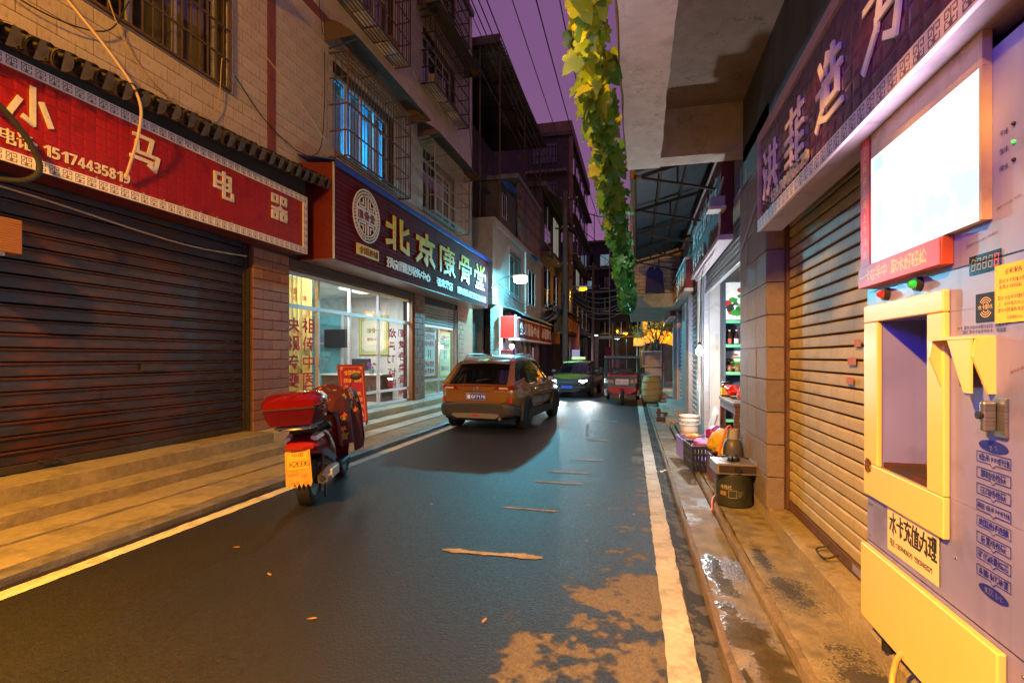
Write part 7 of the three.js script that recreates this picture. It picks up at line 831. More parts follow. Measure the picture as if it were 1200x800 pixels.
    if (au < k) { const a = au / k; x = sg * hw * a; y = top - 0.05 * a * a + 0.018 * Math.sin(t * 17 + u * 9) - 0.03 * Math.sin(Math.PI * a) * sstep(0.1, 0.5, t) * (1 - sstep(0.6, 0.9, t)); } else { const a = (au - k) / (1 - k), f = Math.sin(t * 24 + 0.8 * Math.sin(t * 9)) * 0.034 * sstep(0, 0.5, a) + Math.sin(t * 41 + 2) * 0.010 * a; x = sg * (hw + 0.045 * Math.sin(Math.min(1, a * 4) * 1.57) + f + 0.02 * a); y = top - 0.05 - drop * a; z += 0.03 * Math.sin(t * 24 + 1.2) * a - 0.05 * a; }
    pos.push(x, y, z); uvs.push(u * 0.75 + 0.5, t * 0.9); }
  for (let j = 0; j < NV; j++) for (let i = 0; i < NU; i++) { const a = j * (NU + 1) + i; idx.push(a, a + 1, a + NU + 1, a + 1, a + NU + 2, a + NU + 1); } const cg = new THREE.BufferGeometry(); cg.setAttribute('position', new THREE.Float32BufferAttribute(pos, 3)); cg.setAttribute('uv', new THREE.Float32BufferAttribute(uvs, 2)); cg.setIndex(idx); cg.computeVertexNormals(); pat.wrapS = pat.wrapT = THREE.RepeatWrapping;
  const cl = solo('draped_cloth', cg, printed(pat, { roughness: 0.85 }), 'maroon patterned cloth draped over the scooter handlebars', 'cloth'); cl.position.copy(c.position); cl.rotation.copy(c.rotation); cl.scale.copy(c.scale);
}
// ---------------------------------------------------------------- street lamps
const streetLamp = (label, base, h, arm, head, c, i, glowI, r) => { // base [x,z]; the arm reaches from the pole to the head
  const l = thing('street_lamp', label, 'street lamp', [base[0], 0, base[1]]), [hx, hy, hz] = [head[0] - base[0], head[1], head[2] - base[1]];
  part('pole', rod([0, 0, 0], [0, h, 0], 0.075, 14, 0.05), M.steel, l); part('arm', tube([[0, h - 0.1, 0], [hx * 0.3, h + 0.1, hz * 0.3], [hx * 0.9, hy + 0.1, hz * 0.9]], 0.03), M.steel, l); part('head', rbox(hx - 0.3, hx + 0.3, hy + 0.03, hy + 0.15, hz - 0.11, hz + 0.11, 0.04), M.alu, l); part('lens', rbox(hx - 0.27, hx + 0.27, hy - 0.15, hy + 0.028, hz - 0.13, hz + 0.13, 0.08, 4), glow(...c, glowI, 1), l);
  if (r === 8) { const s = new THREE.SpotLight(new THREE.Color(...c), i, 0, 1.32, 0.85, 2); s.position.set(head[0], head[1] - 0.2, head[2]); s.target.position.set(head[0] + 0.3, 0, head[2] - 1.2); s.castShadow = true; s.shadow.radius = r; scene.add(s, s.target); lampLight(c, i * 0.5, head[0], head[1] - 0.2, head[2], r); } else lampLight(c, i, head[0], head[1] - 0.2, head[2], r); return l;
};
streetLamp('sodium street lamp out of view behind the viewpoint, placed to light the steps and the vending machine', [-4.65, 2.4], 5.9, 1, [-2.9, 6.05, 1.6], SODIUM, 780, 3, 8);  // out of view, set to light the steps, road and vending machine
{ // cold white lamp on the wall of the next house
  const l = thing('wall_lamp', 'dazzling cold white lamp on a bent arm beside the clinic sign', 'street lamp', [-5.3, 4.2, -18.45]); part('arm', tube([[0, 0, 0], [0.25, 0.25, 0], [0.6, 0.38, 0], [0.9, 0.40, 0]], 0.025), M.steel, l); part('bracket', rbox(-0.03, 0.03, -0.15, 0.15, -0.06, 0.06, 0.01), M.steel, l); part('head', rbox(0.8, 1.35, 0.36, 0.46, -0.12, 0.12, 0.04), M.alu, l); part('lens', rbox(0.84, 1.31, 0.14, 0.358, -0.2, 0.2, 0.09, 5), glow(0.75, 0.97, 1, 40, 1), l);
  lampLight(CYAN, 210, -4.22, 4.30, -18.45, 4);
}
streetLamp('sodium street lamp leaning out beside the utility pole', [-4.5, -34.6], 6.2, 1, [-3.55, 6.15, -34], SODIUM, 26, 3, 4);
streetLamp('small sodium lamp far down the street', [0.3, -60], 4.2, 1, [-1.4, 4.3, -59.5], SODIUM, 14, 3, 4);
streetLamp('small white lamp above the far gateway', [-5.2, -52], 3.6, 1, [-4.2, 3.75, -52], [0.6, 0.95, 1], 6, 8, 3);
streetLamp('second small white lamp beyond the far gateway', [-1.2, -56], 3.5, 1, [-2.2, 3.65, -56], [0.6, 0.95, 1], 4, 8, 3);
{ // sodium lamp that lights the tree behind the barrels
  streetLamp('sodium street lamp hidden behind the brick overhang', [1.15, -24.6], 4.0, 1, [0.85, 3.9, -23.4], SODIUM, 75, 3, 5);
}

// ---------------------------------------------------------------- unseen blue source behind the viewpoint, placed to light the vending machine
{ const s = thing('unseen_blue_panel', 'unseen blue light panel behind the viewpoint, placed to light the vending machine', 'sign', [-1.9, 3.3, 2.0]); s.lookAt(1.1, 1.3, -2.2); part('face', rbox(-1.1, 1.1, -0.4, 0.4, -0.06, 0.06, 0.02), glow(0.06, 0.1, 1, 0.8), s); part('frame', [box(-1.15, 1.15, 0.401, 0.45, -0.08, 0.08), box(-1.15, 1.15, -0.45, -0.401, -0.08, 0.08)], M.alu, s); part('hanger', [rod([-0.9, 0.45, 0], [-0.9, 1.4, 0], 0.02), rod([0.9, 0.45, 0], [0.9, 1.4, 0], 0.02)], M.steel, s); const p = new THREE.Vector3(0, 0, 0.075).applyQuaternion(s.quaternion).add(s.position); panelLight([0.06, 0.07, 1], 34, 2.1, 0.75, [p.x, p.y, p.z], [1.1, 1.3, -2.2]); }

// ---------------------------------------------------------------- left, beyond the clinic: house with tin roof terrace
const gridWindow = (parent, x, z0, z1, y0, y1, lit) => { const w = part('window', box(x - 0.06, x - 0.02, y0, y1, z0, z1), lit ?? carGlass, parent); part('frame', [box(x - 0.02, x + 0.02, y0 - 0.04, y0, z0 - 0.04, z1 + 0.04), box(x - 0.02, x + 0.02, y1, y1 + 0.04, z0 - 0.04, z1 + 0.04), box(x - 0.019, x + 0.019, y0, y1, (z0 + z1) / 2 - 0.02, (z0 + z1) / 2 + 0.02), box(x - 0.019, x + 0.019, y0, y1, z0 - 0.04, z0), box(x - 0.019, x + 0.019, y0, y1, z1, z1 + 0.04)], M.alu, w); return w; };
{
  const h = thing('terrace_house', 'white plastered house with a tin roofed terrace beyond the clinic', 'building'), pl = mat(0.34, 0.35, 0.34, { map: tPeel, size: 2.5, rough: 0.85 }), gy = mat(0.30, 0.30, 0.30, { map: tConcrete, size: 2, rough: 0.9 }), tin = mat(0.10, 0.085, 0.085, { map: tGrime, size: 1, rough: 0.6, metal: 0.2 });
  part('upper_wall', box(-10, -5.3, 3.6, 6.6, -28.4, -18.45), pl, h); part('parapet', rbox(-10, -5.2, 6.601, 6.85, -28.4, -18.4, 0.02), pl, h); part('ground_wall', box(-10, -6.4, 0.1, 3.59, -28.4, -19.6), gy, h); part('side_wall', box(-10, -6.0, 0.1, 3.59, -19.59, -19.4), gy, h);
  part('pillar', rbox(-5.55, -5.2, 0.1, 3.59, -19.5, -19.05, 0.01), mat(0.55, 0.58, 0.56, { map: tSpeck, size: 0.4, rough: 0.6 }), h); part('pillar', rbox(-5.55, -5.2, 0.1, 3.59, -24, -23.6, 0.01), pl, h);
  for (let r = 0; r < 12; r++) part('pillar_course', rbox(-5.56, -5.19, 0.12 + r * 0.29, 0.385 + r * 0.29, -19.51, -19.04, 0.008, 1), mat(0.5, 0.53, 0.52, { map: tSpeck, size: 0.3, rough: 0.6 }), h);
  gridWindow(h, -5.28, -22.6, -21.0, 4.2, 5.9); gridWindow(h, -5.28, -26.4, -24.8, 4.2, 5.9);
  { const n = 14; const cg = part('window_grille', [box(-5.2, -5.17, 4.1, 4.14, -22.7, -20.9), box(-5.2, -5.17, 5.96, 6.0, -22.7, -20.9)], M.ironDark, h); const g = uvm(new THREE.BoxGeometry(0.016, 1.82, 0.016)); for (let i = 0; i <= n; i++) part('bar', g, M.ironDark, cg).position.set(-5.185, 5.05, -22.7 + 1.8 * i / n); }
  // terrace: corrugated roof on posts, room behind, small hut with blue awning
  part('terrace_room', box(-10, -7.6, 6.86, 12.6, -28.3, -18.6), mat(0.12, 0.10, 0.095, { map: tConcrete, size: 2, rough: 0.9 }), h); part('floor_edge', box(-7.59, -5.25, 9.7, 9.9, -28.3, -22.5), gy, h);
  { const g = new THREE.PlaneGeometry(5.2, 10.2, 2, 200), p = g.attributes.position; g.rotateX(-Math.PI / 2); for (let i = 0; i < p.count; i++) p.setY(i, 0.03 * Math.sin(p.getZ(i) * 26)); g.computeVertexNormals(); part('tin_roof', uvm(g.rotateZ(-0.03).translate(-7.6, 13.55, -23.5)), tin, h); }
  for (let k = 0; k < 8; k++) { const x = -10 + k * 0.69; part('purlin', bar([x, 13.6 - (x + 10) * 0.03, -18.5], [x, 13.6 - (x + 10) * 0.03, -28.5], 0.06), M.ironRust, h); } for (let k = 0; k < 5; k++) part('rafter', bar([-10, 13.5, -18.7 - k * 2.4], [-5.1, 13.36, -18.7 - k * 2.4], 0.08), M.ironDark, h);
  part('fascia_board', box(-10, -5.0, 13.35, 13.65, -18.45, -18.4), tin, h); for (const [x, z] of [[-5.85, -18.6], [-5.2, -19.1], [-5.3, -24], [-5.3, -28]]) part('post', rod([x, 6.85, z], [x, 13.4, z], 0.035), M.ironRust, h);
  for (let k = 0; k < 9; k++) part('rail', bar([-5.3, 8.0 + k * 0.55, -22.5], [-5.3, 8.0 + k * 0.55, -28.2], 0.03), M.ironRust, h);
  part('hut', box(-7.4, -5.35, 6.86, 8.6, -22.4, -19.6), mat(0.08, 0.075, 0.07, { map: tConcrete, size: 1.5 }), h); gridWindow(h, -5.33, -20.6, -20.0, 7.3, 8.2, mat(0.3, 0.3, 0.3)); const aw = (z) => part('blue_awning', (() => { const n = 8, a = [], b = []; for (let i = 0; i <= n; i++) { const u = i / n; a.push([-5.34 + 0.7 * u, 8.65 - 0.45 * u * u]); b.unshift([-5.34 + 0.7 * u, 8.635 - 0.45 * u * u]); } return extrudeZ([...a, ...b], z, z + 1.5); })(), mat(0.02, 0.09, 0.36, { map: tGrime, size: 0.8, rough: 0.5 }), h); aw(-21.2); const a2 = aw(-26.5); a2.position.y = -1.9;
  part('screen_wall', box(-5.5, -5.3, 6.86, 9.7, -28.3, -23.2), mat(0.26, 0.17, 0.13, { map: tConcrete, size: 2, rough: 0.9 }), h);
  part('drain_pipe', rod([-5.24, 3.6, -23.9], [-5.24, 6.6, -23.9], 0.05), M.white, h); part('door', box(-6.39, -6.36, 0.1, 2.4, -22.6, -21.2), M.ironDark, h); part('doorway_goods', [rbox(-6.3, -5.9, 0.1, 1.9, -20.6, -19.8, 0.02)], mat(0.08, 0.1, 0.1), h);
  part('shop_awning', (() => { const n = 8, a = [], b = []; for (let i = 0; i <= n; i++) { const u = i / n; a.push([-5.29 + 0.9 * u, 3.6 - 0.35 * u * u]); b.unshift([-5.29 + 0.9 * u, 3.58 - 0.35 * u * u]); } return extrudeZ([...a, ...b], -27, -19.8); })(), mat(0.12, 0.16, 0.17, { map: tGrime, size: 1.2, rough: 0.5 }), h);
}
{ const s = thing('red_light_box', 'glowing red light box hanging at the white pillar', 'sign', [-5.02, 2.75, -19.0]); part('face', rbox(-0.12, 0.45, -0.42, 0.42, -0.06, 0.06, 0.02), glow(1, 0.03, 0.015, 0.95, 0.5), s); part('frame', [box(-0.16, -0.121, -0.46, 0.46, -0.08, 0.08), box(0.451, 0.49, -0.46, 0.46, -0.08, 0.08)], M.white, s); }
{ const b = thing('bare_bulb', 'white bulb glowing beneath the red light box', 'lamp', [-4.72, 2.0, -19.1]); part('bulb', new THREE.SphereGeometry(0.09, 18, 12), glow(0.95, 0.98, 1, 25, 1), b); part('socket', rod([0, 0.08, 0], [0, 0.2, 0], 0.03), M.black, b); part('cord', rod([0, 0.2, 0], [0, 0.3, 0.05], 0.008), M.wire, b); lampLight(WHITE, 14, -4.72, 1.98, -19.1, 3); }
{ const b = thing('notice_panel', 'small red notice panel under the glowing red light box', 'sign', [-5.15, 1.62, -19.03]); part('panel', rbox(0, 0.5, -0.25, 0.25, -0.02, 0.02, 0.01), mat(0.4, 0.03, 0.03), b); letters('服务', b, whiteLetter, [0.03, -0.1, 0.021], 0, 0.2, 0.2, 0.23, { depth: 0.006 }); }
{ const s = thing('fascia_sign', 'long maroon fascia with pale characters under a dark tarpaulin eave', 'sign'); part('board', rbox(-5.0, -4.6, 2.35, 3.12, -27.6, -19.75, 0.01), maroon, s); part('rim', [rbox(-5.0, -4.57, 2.27, 2.348, -27.6, -19.75, 0.01), rbox(-5.0, -4.58, 3.122, 3.18, -27.6, -19.75, 0.01)], mat(0.5, 0.42, 0.55), s); letters('全家服务中心 小张家电', s, mat(0.55, 0.5, 0.6), [-4.602, 2.5, -20.0], faceRight, 0.5, 0.5, 0.68, { weight: 0.13, depth: 0.03 }); part('panel_joint', box(-4.6, -4.585, 2.35, 3.12, -24.0, -23.95), M.white, s); }
// shop fronts under it: posts, dark doors, lit slits
{ const f = thing('shop_front_row', 'dim shop fronts with violet lit doorways beneath the long maroon fascia', 'shop front'); for (const [z0, z1, m] of [[-21, -20, mat(0.25, 0.25, 0.5)], [-22.6, -21.4, M.black], [-24.6, -23.2, mat(0.1, 0.08, 0.2)], [-26.6, -25.4, M.black]]) part('door', box(-5.5, -5.45, 0.11, 2.2, z0, z1), m, f); for (const z of [-21.2, -23, -25, -27]) part('post', box(-5.5, -5.2, 0.11, 3.5, z - 0.15, z + 0.15), mat(0.26, 0.17, 0.14, { map: tGrime, size: 1 }), f); part('lit_door', box(-5.49, -5.44, 0.3, 2.0, -22.95, -22.75), glow(0.4, 0.3, 0.9, 0.5), f); part('lit_door', box(-5.49, -5.44, 0.3, 2.1, -26.9, -26.7), glow(0.6, 0.45, 0.8, 0.5), f); part('back_wall', box(-6, -5.8, 0.11, 3.5, -28, -19.8), M.ironDark, f); }

// ---------------------------------------------------------------- tall buildings further along
const block = (label, [x0, x1, z0, z1], h, wallM, storeys, y0 = 3.4, faceX, cols, lit = []) => {
  const b = thing('street_building', label, 'building'); part('wall', box(x0, x1, 0, h, z0, z1), wallM, b); part('roof', rbox(x0 - 0.3, x1 + 0.3, h, h + 0.3, z0 - 0.3, z1 + 0.3, 0.04), mat(0.16, 0.13, 0.12, { map: tConcrete, size: 2 }), b);
  const sh = (h - y0) / storeys, cw = (z1 - z0) / cols, s = faceX === x1 ? 1 : -1;
  for (let f = 0; f < storeys; f++) { part('balcony', rbox(Math.min(faceX, faceX + s * 0.5), Math.max(faceX, faceX + s * 0.5), y0 + f * sh - 0.05, y0 + f * sh + 0.08, z0 + 0.1, z1 - 0.1, 0.01), mat(0.2, 0.16, 0.14, { map: tConcrete, size: 1.5 }), b); for (let k = 0; k < cols; k++) { const a = z0 + (k + 0.2) * cw, e = z0 + (k + 0.8) * cw, w = part('window', box(faceX - 0.01, faceX + s * 0.03, y0 + f * sh + 0.8, y0 + f * sh + sh * 0.82, a, e), lit.includes(f * cols + k) ? glow(0.75, 0.8, 0.6, 0.25) : carGlass, b); part('frame', [box(faceX + s * 0.031, faceX + s * 0.06, y0 + f * sh + 0.75, y0 + f * sh + 0.8, a - 0.05, e + 0.05), box(faceX + s * 0.031, faceX + s * 0.06, y0 + f * sh + 0.8, y0 + f * sh + sh * 0.82, (a + e) / 2 - 0.03, (a + e) / 2 + 0.03)], M.alu, w); } }
  return b;
};
const brownW = mat(0.15, 0.10, 0.08, { map: tConcrete, size: 3, rough: 0.9 }), greyW = mat(0.11, 0.10, 0.10, { map: tConcrete, size: 3, rough: 0.9 }), bluW = mat(0.05, 0.055, 0.08, { map: tConcrete, size: 3, rough: 0.9 });
{ const b = block('brown rendered house with a sloped balcony canopy behind the tin roofed terrace', [-11, -5.3, -38.5, -28.6], 11.2, brownW, 2, 3.8, -5.3, 3, [4]); part('end_window', box(-7.4, -6.2, 7.6, 9.2, -28.6, -28.55), carGlass, b); part('canopy', (() => extrudeZ([[-5.3, 11.4], [-4.4, 10.6], [-4.4, 10.55], [-5.3, 11.3]], -38.5, -28.6))(), M.ironRust, b); }
{ const b = block('tall flat roofed block with grilled balconies above the utility pole', [-12, -5.25, -55, -40], 18.9, greyW, 5, 3.6, -5.25, 4, [6]); part('parapet', rbox(-12.1, -5.0, 19.2, 20.0, -55, -39.7, 0.05), mat(0.3, 0.2, 0.14, { map: tConcrete, size: 2 }), b); for (let f = 0; f < 5; f++) { part('end_balcony', rbox(-8.6, -5.4, 3.7 + f * 3.06, 3.9 + f * 3.06, -39.99, -39.2, 0.02), mat(0.24, 0.19, 0.16, { map: tConcrete, size: 1 }), b); part('end_window', box(-8.2, -6.2, 4.6 + f * 3.06, 6.2 + f * 3.06, -39.99, -39.95), carGlass, b); const g = part('grille', [box(-8.6, -5.4, 4.9 + f * 3.06, 4.94 + f * 3.06, -39.25, -39.21), box(-8.6, -5.4, 6.2 + f * 3.06, 6.24 + f * 3.06, -39.25, -39.21)], M.ironDark, b); for (let k = 0; k <= 12; k++) part('bar', box(-8.6 + k * 0.266, -8.57 + k * 0.266, 3.9 + f * 3.06, 6.3 + f * 3.06, -39.255, -39.205), M.ironDark, g); } part('band', box(-5.26, -5.0, 3.3, 19.2, -40.5, -39.99), mat(0.30, 0.19, 0.12, { map: tConcrete, size: 2 }), b); }
{ const b = block('dark block closing the end of the street with a few small lit windows', [-14, 1.5, -72, -62], 15.2, bluW, 4, 4, -14, 2); for (let f = 0; f < 4; f++) for (let k = 0; k < 5; k++) { const x = -8.2 + k * 1.9, y = 4.4 + f * 2.7, w = part('window', box(x, x + 1.1, y, y + 1.3, -62, -61.95), (f === 2 && k === 1) || (f === 3 && k === 2) ? glow(0.5, 0.8, 0.9, 0.25) : carGlass, b); part('frame', [box(x - 0.05, x + 1.15, y - 0.08, y, -61.98, -61.9), box(x + 0.52, x + 0.58, y, y + 1.3, -61.95, -61.9)], M.alu, w); } for (const [x, w] of [[-5.2, 1.1], [-1.2, 0.9], [-7.4, 0.6]]) part('roof_mast', rod([x, 15.4, -63], [x, 18 + w, -63], 0.05), M.ironDark, b); for (let f = 0; f < 4; f++) part('ledge', rbox(-9, 1.4, 3.9 + f * 2.7, 4.05 + f * 2.7, -61.95, -61.4, 0.02), M.concrete, b); part('drain_pipe', rod([-3.3, 0, -61.8], [-3.3, 15, -61.8], 0.08), M.steel, b); }
block('tall rendered block added out of view behind the viewpoint on the shutter side, shutting out sky light', [-12, -6, 8.2, 34], 15, brownW, 3, 4, -6, 5);  // added out of view to cut the sky light reaching the street
block('grey block added out of view behind the viewpoint next to the vending machine, shutting out sky light', [1.2, 9, 5.2, 34], 15, greyW, 3, 4, 1.2, 5);  // unseen block, added on this side to narrow the open sky
block('dark block added out of view to close the street behind the viewpoint, shutting out sky light', [-14, 10, 36, 44], 16, bluW, 4, 4, -14, 2);  // added to shut off the open sky behind the camera
block('grey row of flats on the right beyond the brick overhang', [1.2, 8, -58, -30.2], 12.5, greyW, 3, 3.4, 1.2, 6);
// fascias and lit fronts far down on the left
{ const s = thing('fascia_sign', 'amber lit fascia beyond the utility pole', 'sign'); part('board', rbox(-5.0, -4.2, 3.0, 4.2, -37, -31, 0.02), mat(0.30, 0.10, 0.04, { map: tGrime, size: 1 }), s); letters('张家小店', s, amber, [-4.195, 3.2, -31.3], faceRight, 1.1, 0.8, 1.4, { weight: 0.14, depth: 0.05 }); part('roof', extrudeZ([[-5.25, 4.9], [-3.9, 4.25], [-3.9, 4.2], [-5.25, 4.8]], -37.2, -30.8), M.ironDark, s); }
{ const f = thing('far_shop_front', 'self glowing white shutters of a shop far down the street', 'shop front', [-5.2, 0.1, -44]); for (let k = 0; k < 4; k++) part('panel', rbox(-0.02, 0.05, 0, 2.4, -2.6 + k * 1.3, -1.4 + k * 1.3, 0.01), glow(0.62, 0.68, 1, 0.55, 0.8), f); part('lintel', box(-0.1, 0.2, 2.41, 3.0, -2.7, 2.6), M.concrete, f); panelLight([0.65, 0.7, 1], 4, 4.8, 2.2, [-5.1, 1.3, -44], [5, 1.3, -44]); }  // shutter panels glow themselves, with a panel light, to look lit
{ const s = thing('blade_sign', 'narrow upright sign with a violet panel beside the utility pole', 'sign', [-4.9, 3.0, -36]); part('panel', rbox(0, 0.9, -0.9, 0.9, -0.08, 0.08, 0.03), mat(0.35, 0.2, 0.35), s); part('rim', box(-0.05, -0.001, -0.95, 0.95, -0.1, 0.1), M.alu, s); }
{ const s = thing('blade_sign', 'orange square sign fixed to the brown house', 'sign', [-5.1, 2.7, -30]); part('panel', rbox(0, 0.6, -0.35, 0.35, -0.06, 0.06, 0.02), mat(0.6, 0.22, 0.03), s); part('bracket', box(-0.2, -0.001, -0.03, 0.03, -0.03, 0.03), M.steel, s); }
{ const g = thing('far_gateway', 'pale concrete gateway at the street end with a red lantern', 'gateway', [-3.4, 0, -52]); part('post', rbox(-0.9, -0.5, 0, 3.4, -0.2, 0.2, 0.02), M.white, g); part('post', rbox(1.2, 1.6, 0, 3.2, -0.2, 0.2, 0.02), M.concrete, g); part('beam', rbox(-0.9, 1.6, 3.401, 3.7, -0.2, 0.2, 0.02), M.white, g); part('lantern', lathe([[0, -0.3], [0.2, -0.25], [0.32, 0], [0.2, 0.25], [0, 0.3]], 18).translate(-1.1, 1.9, 0.3), mat(0.5, 0.02, 0.03), g); part('banner', box(0.2, 1.1, 1.2, 2.6, -0.05, 0), mat(0.22, 0.02, 0.05), g); }

// ---------------------------------------------------------------- poles and overhead wires
const pole = (label, x, z, h, r = 0.14, m = mat(0.18, 0.13, 0.10, { map: tConcrete, size: 1.5, rough: 0.9 })) => { const p = thing('utility_pole', label, 'pole', [x, 0, z]); part('shaft', rod([0, 0, 0], [0, h, 0], r, 16, r * 0.7), m, p); for (const [y, w] of [[h - 0.5, 1.6], [h - 2.2, 1.2], [h - 4.4, 0.9]]) { const a = part('crossarm', bar([-w / 2, y, 0], [w / 2, y, 0], 0.08), M.ironDark, p); for (const k of [-0.45, -0.15, 0.15, 0.45]) part('insulator', lathe([[0, 0.04], [0.03, 0.04], [0.045, 0.07], [0.025, 0.1], [0.04, 0.13], [0, 0.16]], 10).translate(k * w, y, 0), M.white, a); } return p; };
pole('brown utility pole with crossarms beside the long maroon fascia', -4.25, -30.5, 11.5, 0.19);
pole('grey utility pole standing far down the left side', -3.9, -46, 10, 0.16);
{ const p = pole('concrete pole between the wicker barrels and the canvas stall', 0.25, -24, 9, 0.17); }
{ const s = thing('wooden_post', 'short wooden post beside the far white lamp', 'post', [-2.2, 0, -47]); part('shaft', rod([0, 0, 0], [0, 4.6, 0], 0.12, 10, 0.1), mat(0.4, 0.25, 0.1, { map: tWood, size: 1 }), s); part('cap', rbox(-0.14, 0.14, 4.6, 4.7, -0.14, 0.14, 0.02), M.ironRust, s); }
const wireRun = (a, b, sag, r = 0.012, label = 'black overhead cable sagging between the buildings', n = 16, group = 'overhead cables', m = M.wire) => { const pts = []; for (let i = 0; i <= n; i++) { const u = i / n; pts.push([a[0] + (b[0] - a[0]) * u, a[1] + (b[1] - a[1]) * u - sag * 4 * u * (1 - u), a[2] + (b[2] - a[2]) * u]); } return solo('overhead_cable', tube(pts, r, n * 2, 6), m, label, 'cable', group); };
// lines along the street from the clinic corner to the pole, against the sky
for (const [x, y] of [[-4.75, 12.2], [-4.45, 12.6], [-4.25, 12.5], [-4.15, 12.7], [-3.9, 12.6], [-3.3, 12.8], [-2.7, 12.9], [-2.1, 13.0]]) wireRun([x, y - 1.0, -6], [x + 0.05, y - 1.6, -40], 0.7, 0.014 + 0.006 * hash(Math.round(x * 99), 3, 4), 'black power line running along the street against the sky', 18, 'power lines above the street');
for (let k = 0; k < 9; k++) wireRun([-5.2, 4.5 - 0.15 * (k % 4), -18.7 - 0.1 * k], [-4.25, 4.6 + 0.25 * (k % 5), -30.4], 0.55 + 0.12 * k, 0.016, 'cable in the slack bundle lit by the cold white lamp', 16, 'cable bundle under the cold lamp', mat(0.16, 0.16, 0.17, { rough: 0.5 }));
for (let k = 0; k < 6; k++) wireRun([-4.2, 6.2 - 0.2 * k, -30.5], [0.2, 5.4 - 0.15 * k, -24.2 - (k % 2)], 0.8 + 0.1 * k, 0.02, 'cable in the bundle crossing the street beneath the sodium lamp', 16, 'cable bundle across the street', mat(0.09, 0.08, 0.07, { rough: 0.6 }));
for (const [a, b] of [[[-4.3, 10.2, -30.5], [-1.0, 14, -62]], [[-4.0, 9.4, -30.5], [-0.4, 12, -62]], [[-4.4, 8.2, -30.5], [-1.6, 9.5, -62]], [[-3.9, 10.9, -30.5], [0.25, 8.6, -24]], [[-3.9, 9.3, -46], [0.25, 8.4, -24]]]) wireRun(a, b, 0.8, 0.025, 'thin line strung from the brown utility pole across the far street', 14, 'lines from the brown utility pole');
wireRun([-5.62, 5.62, -8.3], [-6.0, 6.6, -7.2], -0.05, 0.008, 'pale stay wire from the clinic sign corner to the tiled wall', 8, undefined, mat(0.4, 0.38, 0.34));
// cables on the tiled wall and the appliance shop
const cable = (label, pts, r, m = M.wire) => solo('wall_cable', tube(pts, r, 60, 7), m, label, 'cable');
cable('beige cable hanging down across the red appliance shop sign', [[-6.02, 6.3, -3.6], [-5.9, 5.6, -3.9], [-5.5, 4.85, -4.3], [-5.36, 4.45, -4.5], [-5.42, 4.1, -4.55], [-5.6, 3.62, -4.55]], 0.016, mat(0.5, 0.36, 0.24, { rough: 0.6 }));
cable('thick black cable looping below the near end of the red sign', [[-5.6, 4.1, -2.9], [-5.5, 3.8, -3.35], [-5.5, 3.45, -3.62], [-5.52, 3.25, -3.55], [-5.65, 3.2, -3.3], [-6.0, 3.25, -2.9]], 0.026, M.rubber);
cable('thin pale cable sagging along the top of the blue shutter', [[-6.1, 3.3, -3.0], [-6.08, 3.26, -4.0], [-6.07, 3.17, -5.2], [-6.07, 3.15, -6.0], [-6.06, 3.2, -6.9]], 0.012, mat(0.42, 0.34, 0.24, { rough: 0.6 }));
cable('black wire looping under the first barred window', [[-6.0, 5.3, -3.1], [-5.97, 5.15, -3.9], [-5.97, 5.35, -4.6], [-5.97, 5.9, -4.9]], 0.008);
cable('yellowed wire swinging below the first barred window sill', [[-5.96, 6.3, -4.4], [-5.97, 5.3, -4.9], [-5.97, 4.95, -5.7], [-5.97, 5.2, -6.2], [-5.96, 6.0, -6.3]], 0.008, mat(0.4, 0.28, 0.1));
cable('black wire drooping from the tiled wall to the clinic sign', [[-6.0, 5.9, -6.6], [-5.97, 5.5, -7.2], [-5.95, 5.3, -8.1], [-5.97, 5.6, -8.7], [-6.0, 6.6, -8.9], [-6.0, 7.6, -8.9]], 0.008);
cable('thin black wire rising beside the red tile band', [[-6.0, 7.9, -8.85], [-5.99, 8.6, -8.7], [-6.0, 9.6, -8.8]], 0.008);
cable('white cable hanging below the tall maroon fascia', [[0.95, 3.35, -6.55], [0.97, 3.1, -6.75], [0.98, 2.95, -7.4], [0.97, 2.86, -8.4], [1.0, 2.95, -9.6]], 0.014, M.white);
cable('thin cable fixed along the stone pier', [[1.1, 3.2, -4.99], [1.1, 2.95, -5.6], [1.1, 2.75, -6.1]], 0.01, mat(0.3, 0.33, 0.36));
for (const [dz, r, y] of [[0, 0.009, 5.6], [0.25, 0.007, 5.2], [0.5, 0.008, 5.4]]) cable('wire dangling in front of the upper cages at the apartment corner, ' + ['longest', 'thinnest', 'beside the corner'][[0, 0.25, 0.5].indexOf(dz)], [[-5.55, 9.6, -16.4 - dz], [-5.5, 8.2, -16.6 - dz], [-5.56, 7.2, -16.5 - dz], [-5.6, y + 1, -16.7 - dz]], r);
{ const b = thing('meter_box', 'wooden meter box on a metal bracket beside the blue shutter', 'box', [-5.75, 2.75, -3.2]); part('box', rbox(-0.2, 0.16, -0.2, 0.12, -0.35, 0.02, 0.01), mat(0.30, 0.15, 0.06, { map: tWood, size: 0.5 }), b); part('bracket', rbox(0.0, 0.08, 0.121, 0.5, -0.05, 0.02, 0.006), M.steel, b); part('foot_plate', rbox(-0.1, 0.18, -0.24, -0.201, -0.2, 0.03, 0.006), M.steel, b); part('arm', bar([-0.4, -0.1, -0.15], [-0.19, -0.1, -0.15], 0.04), M.ironDark, b); }

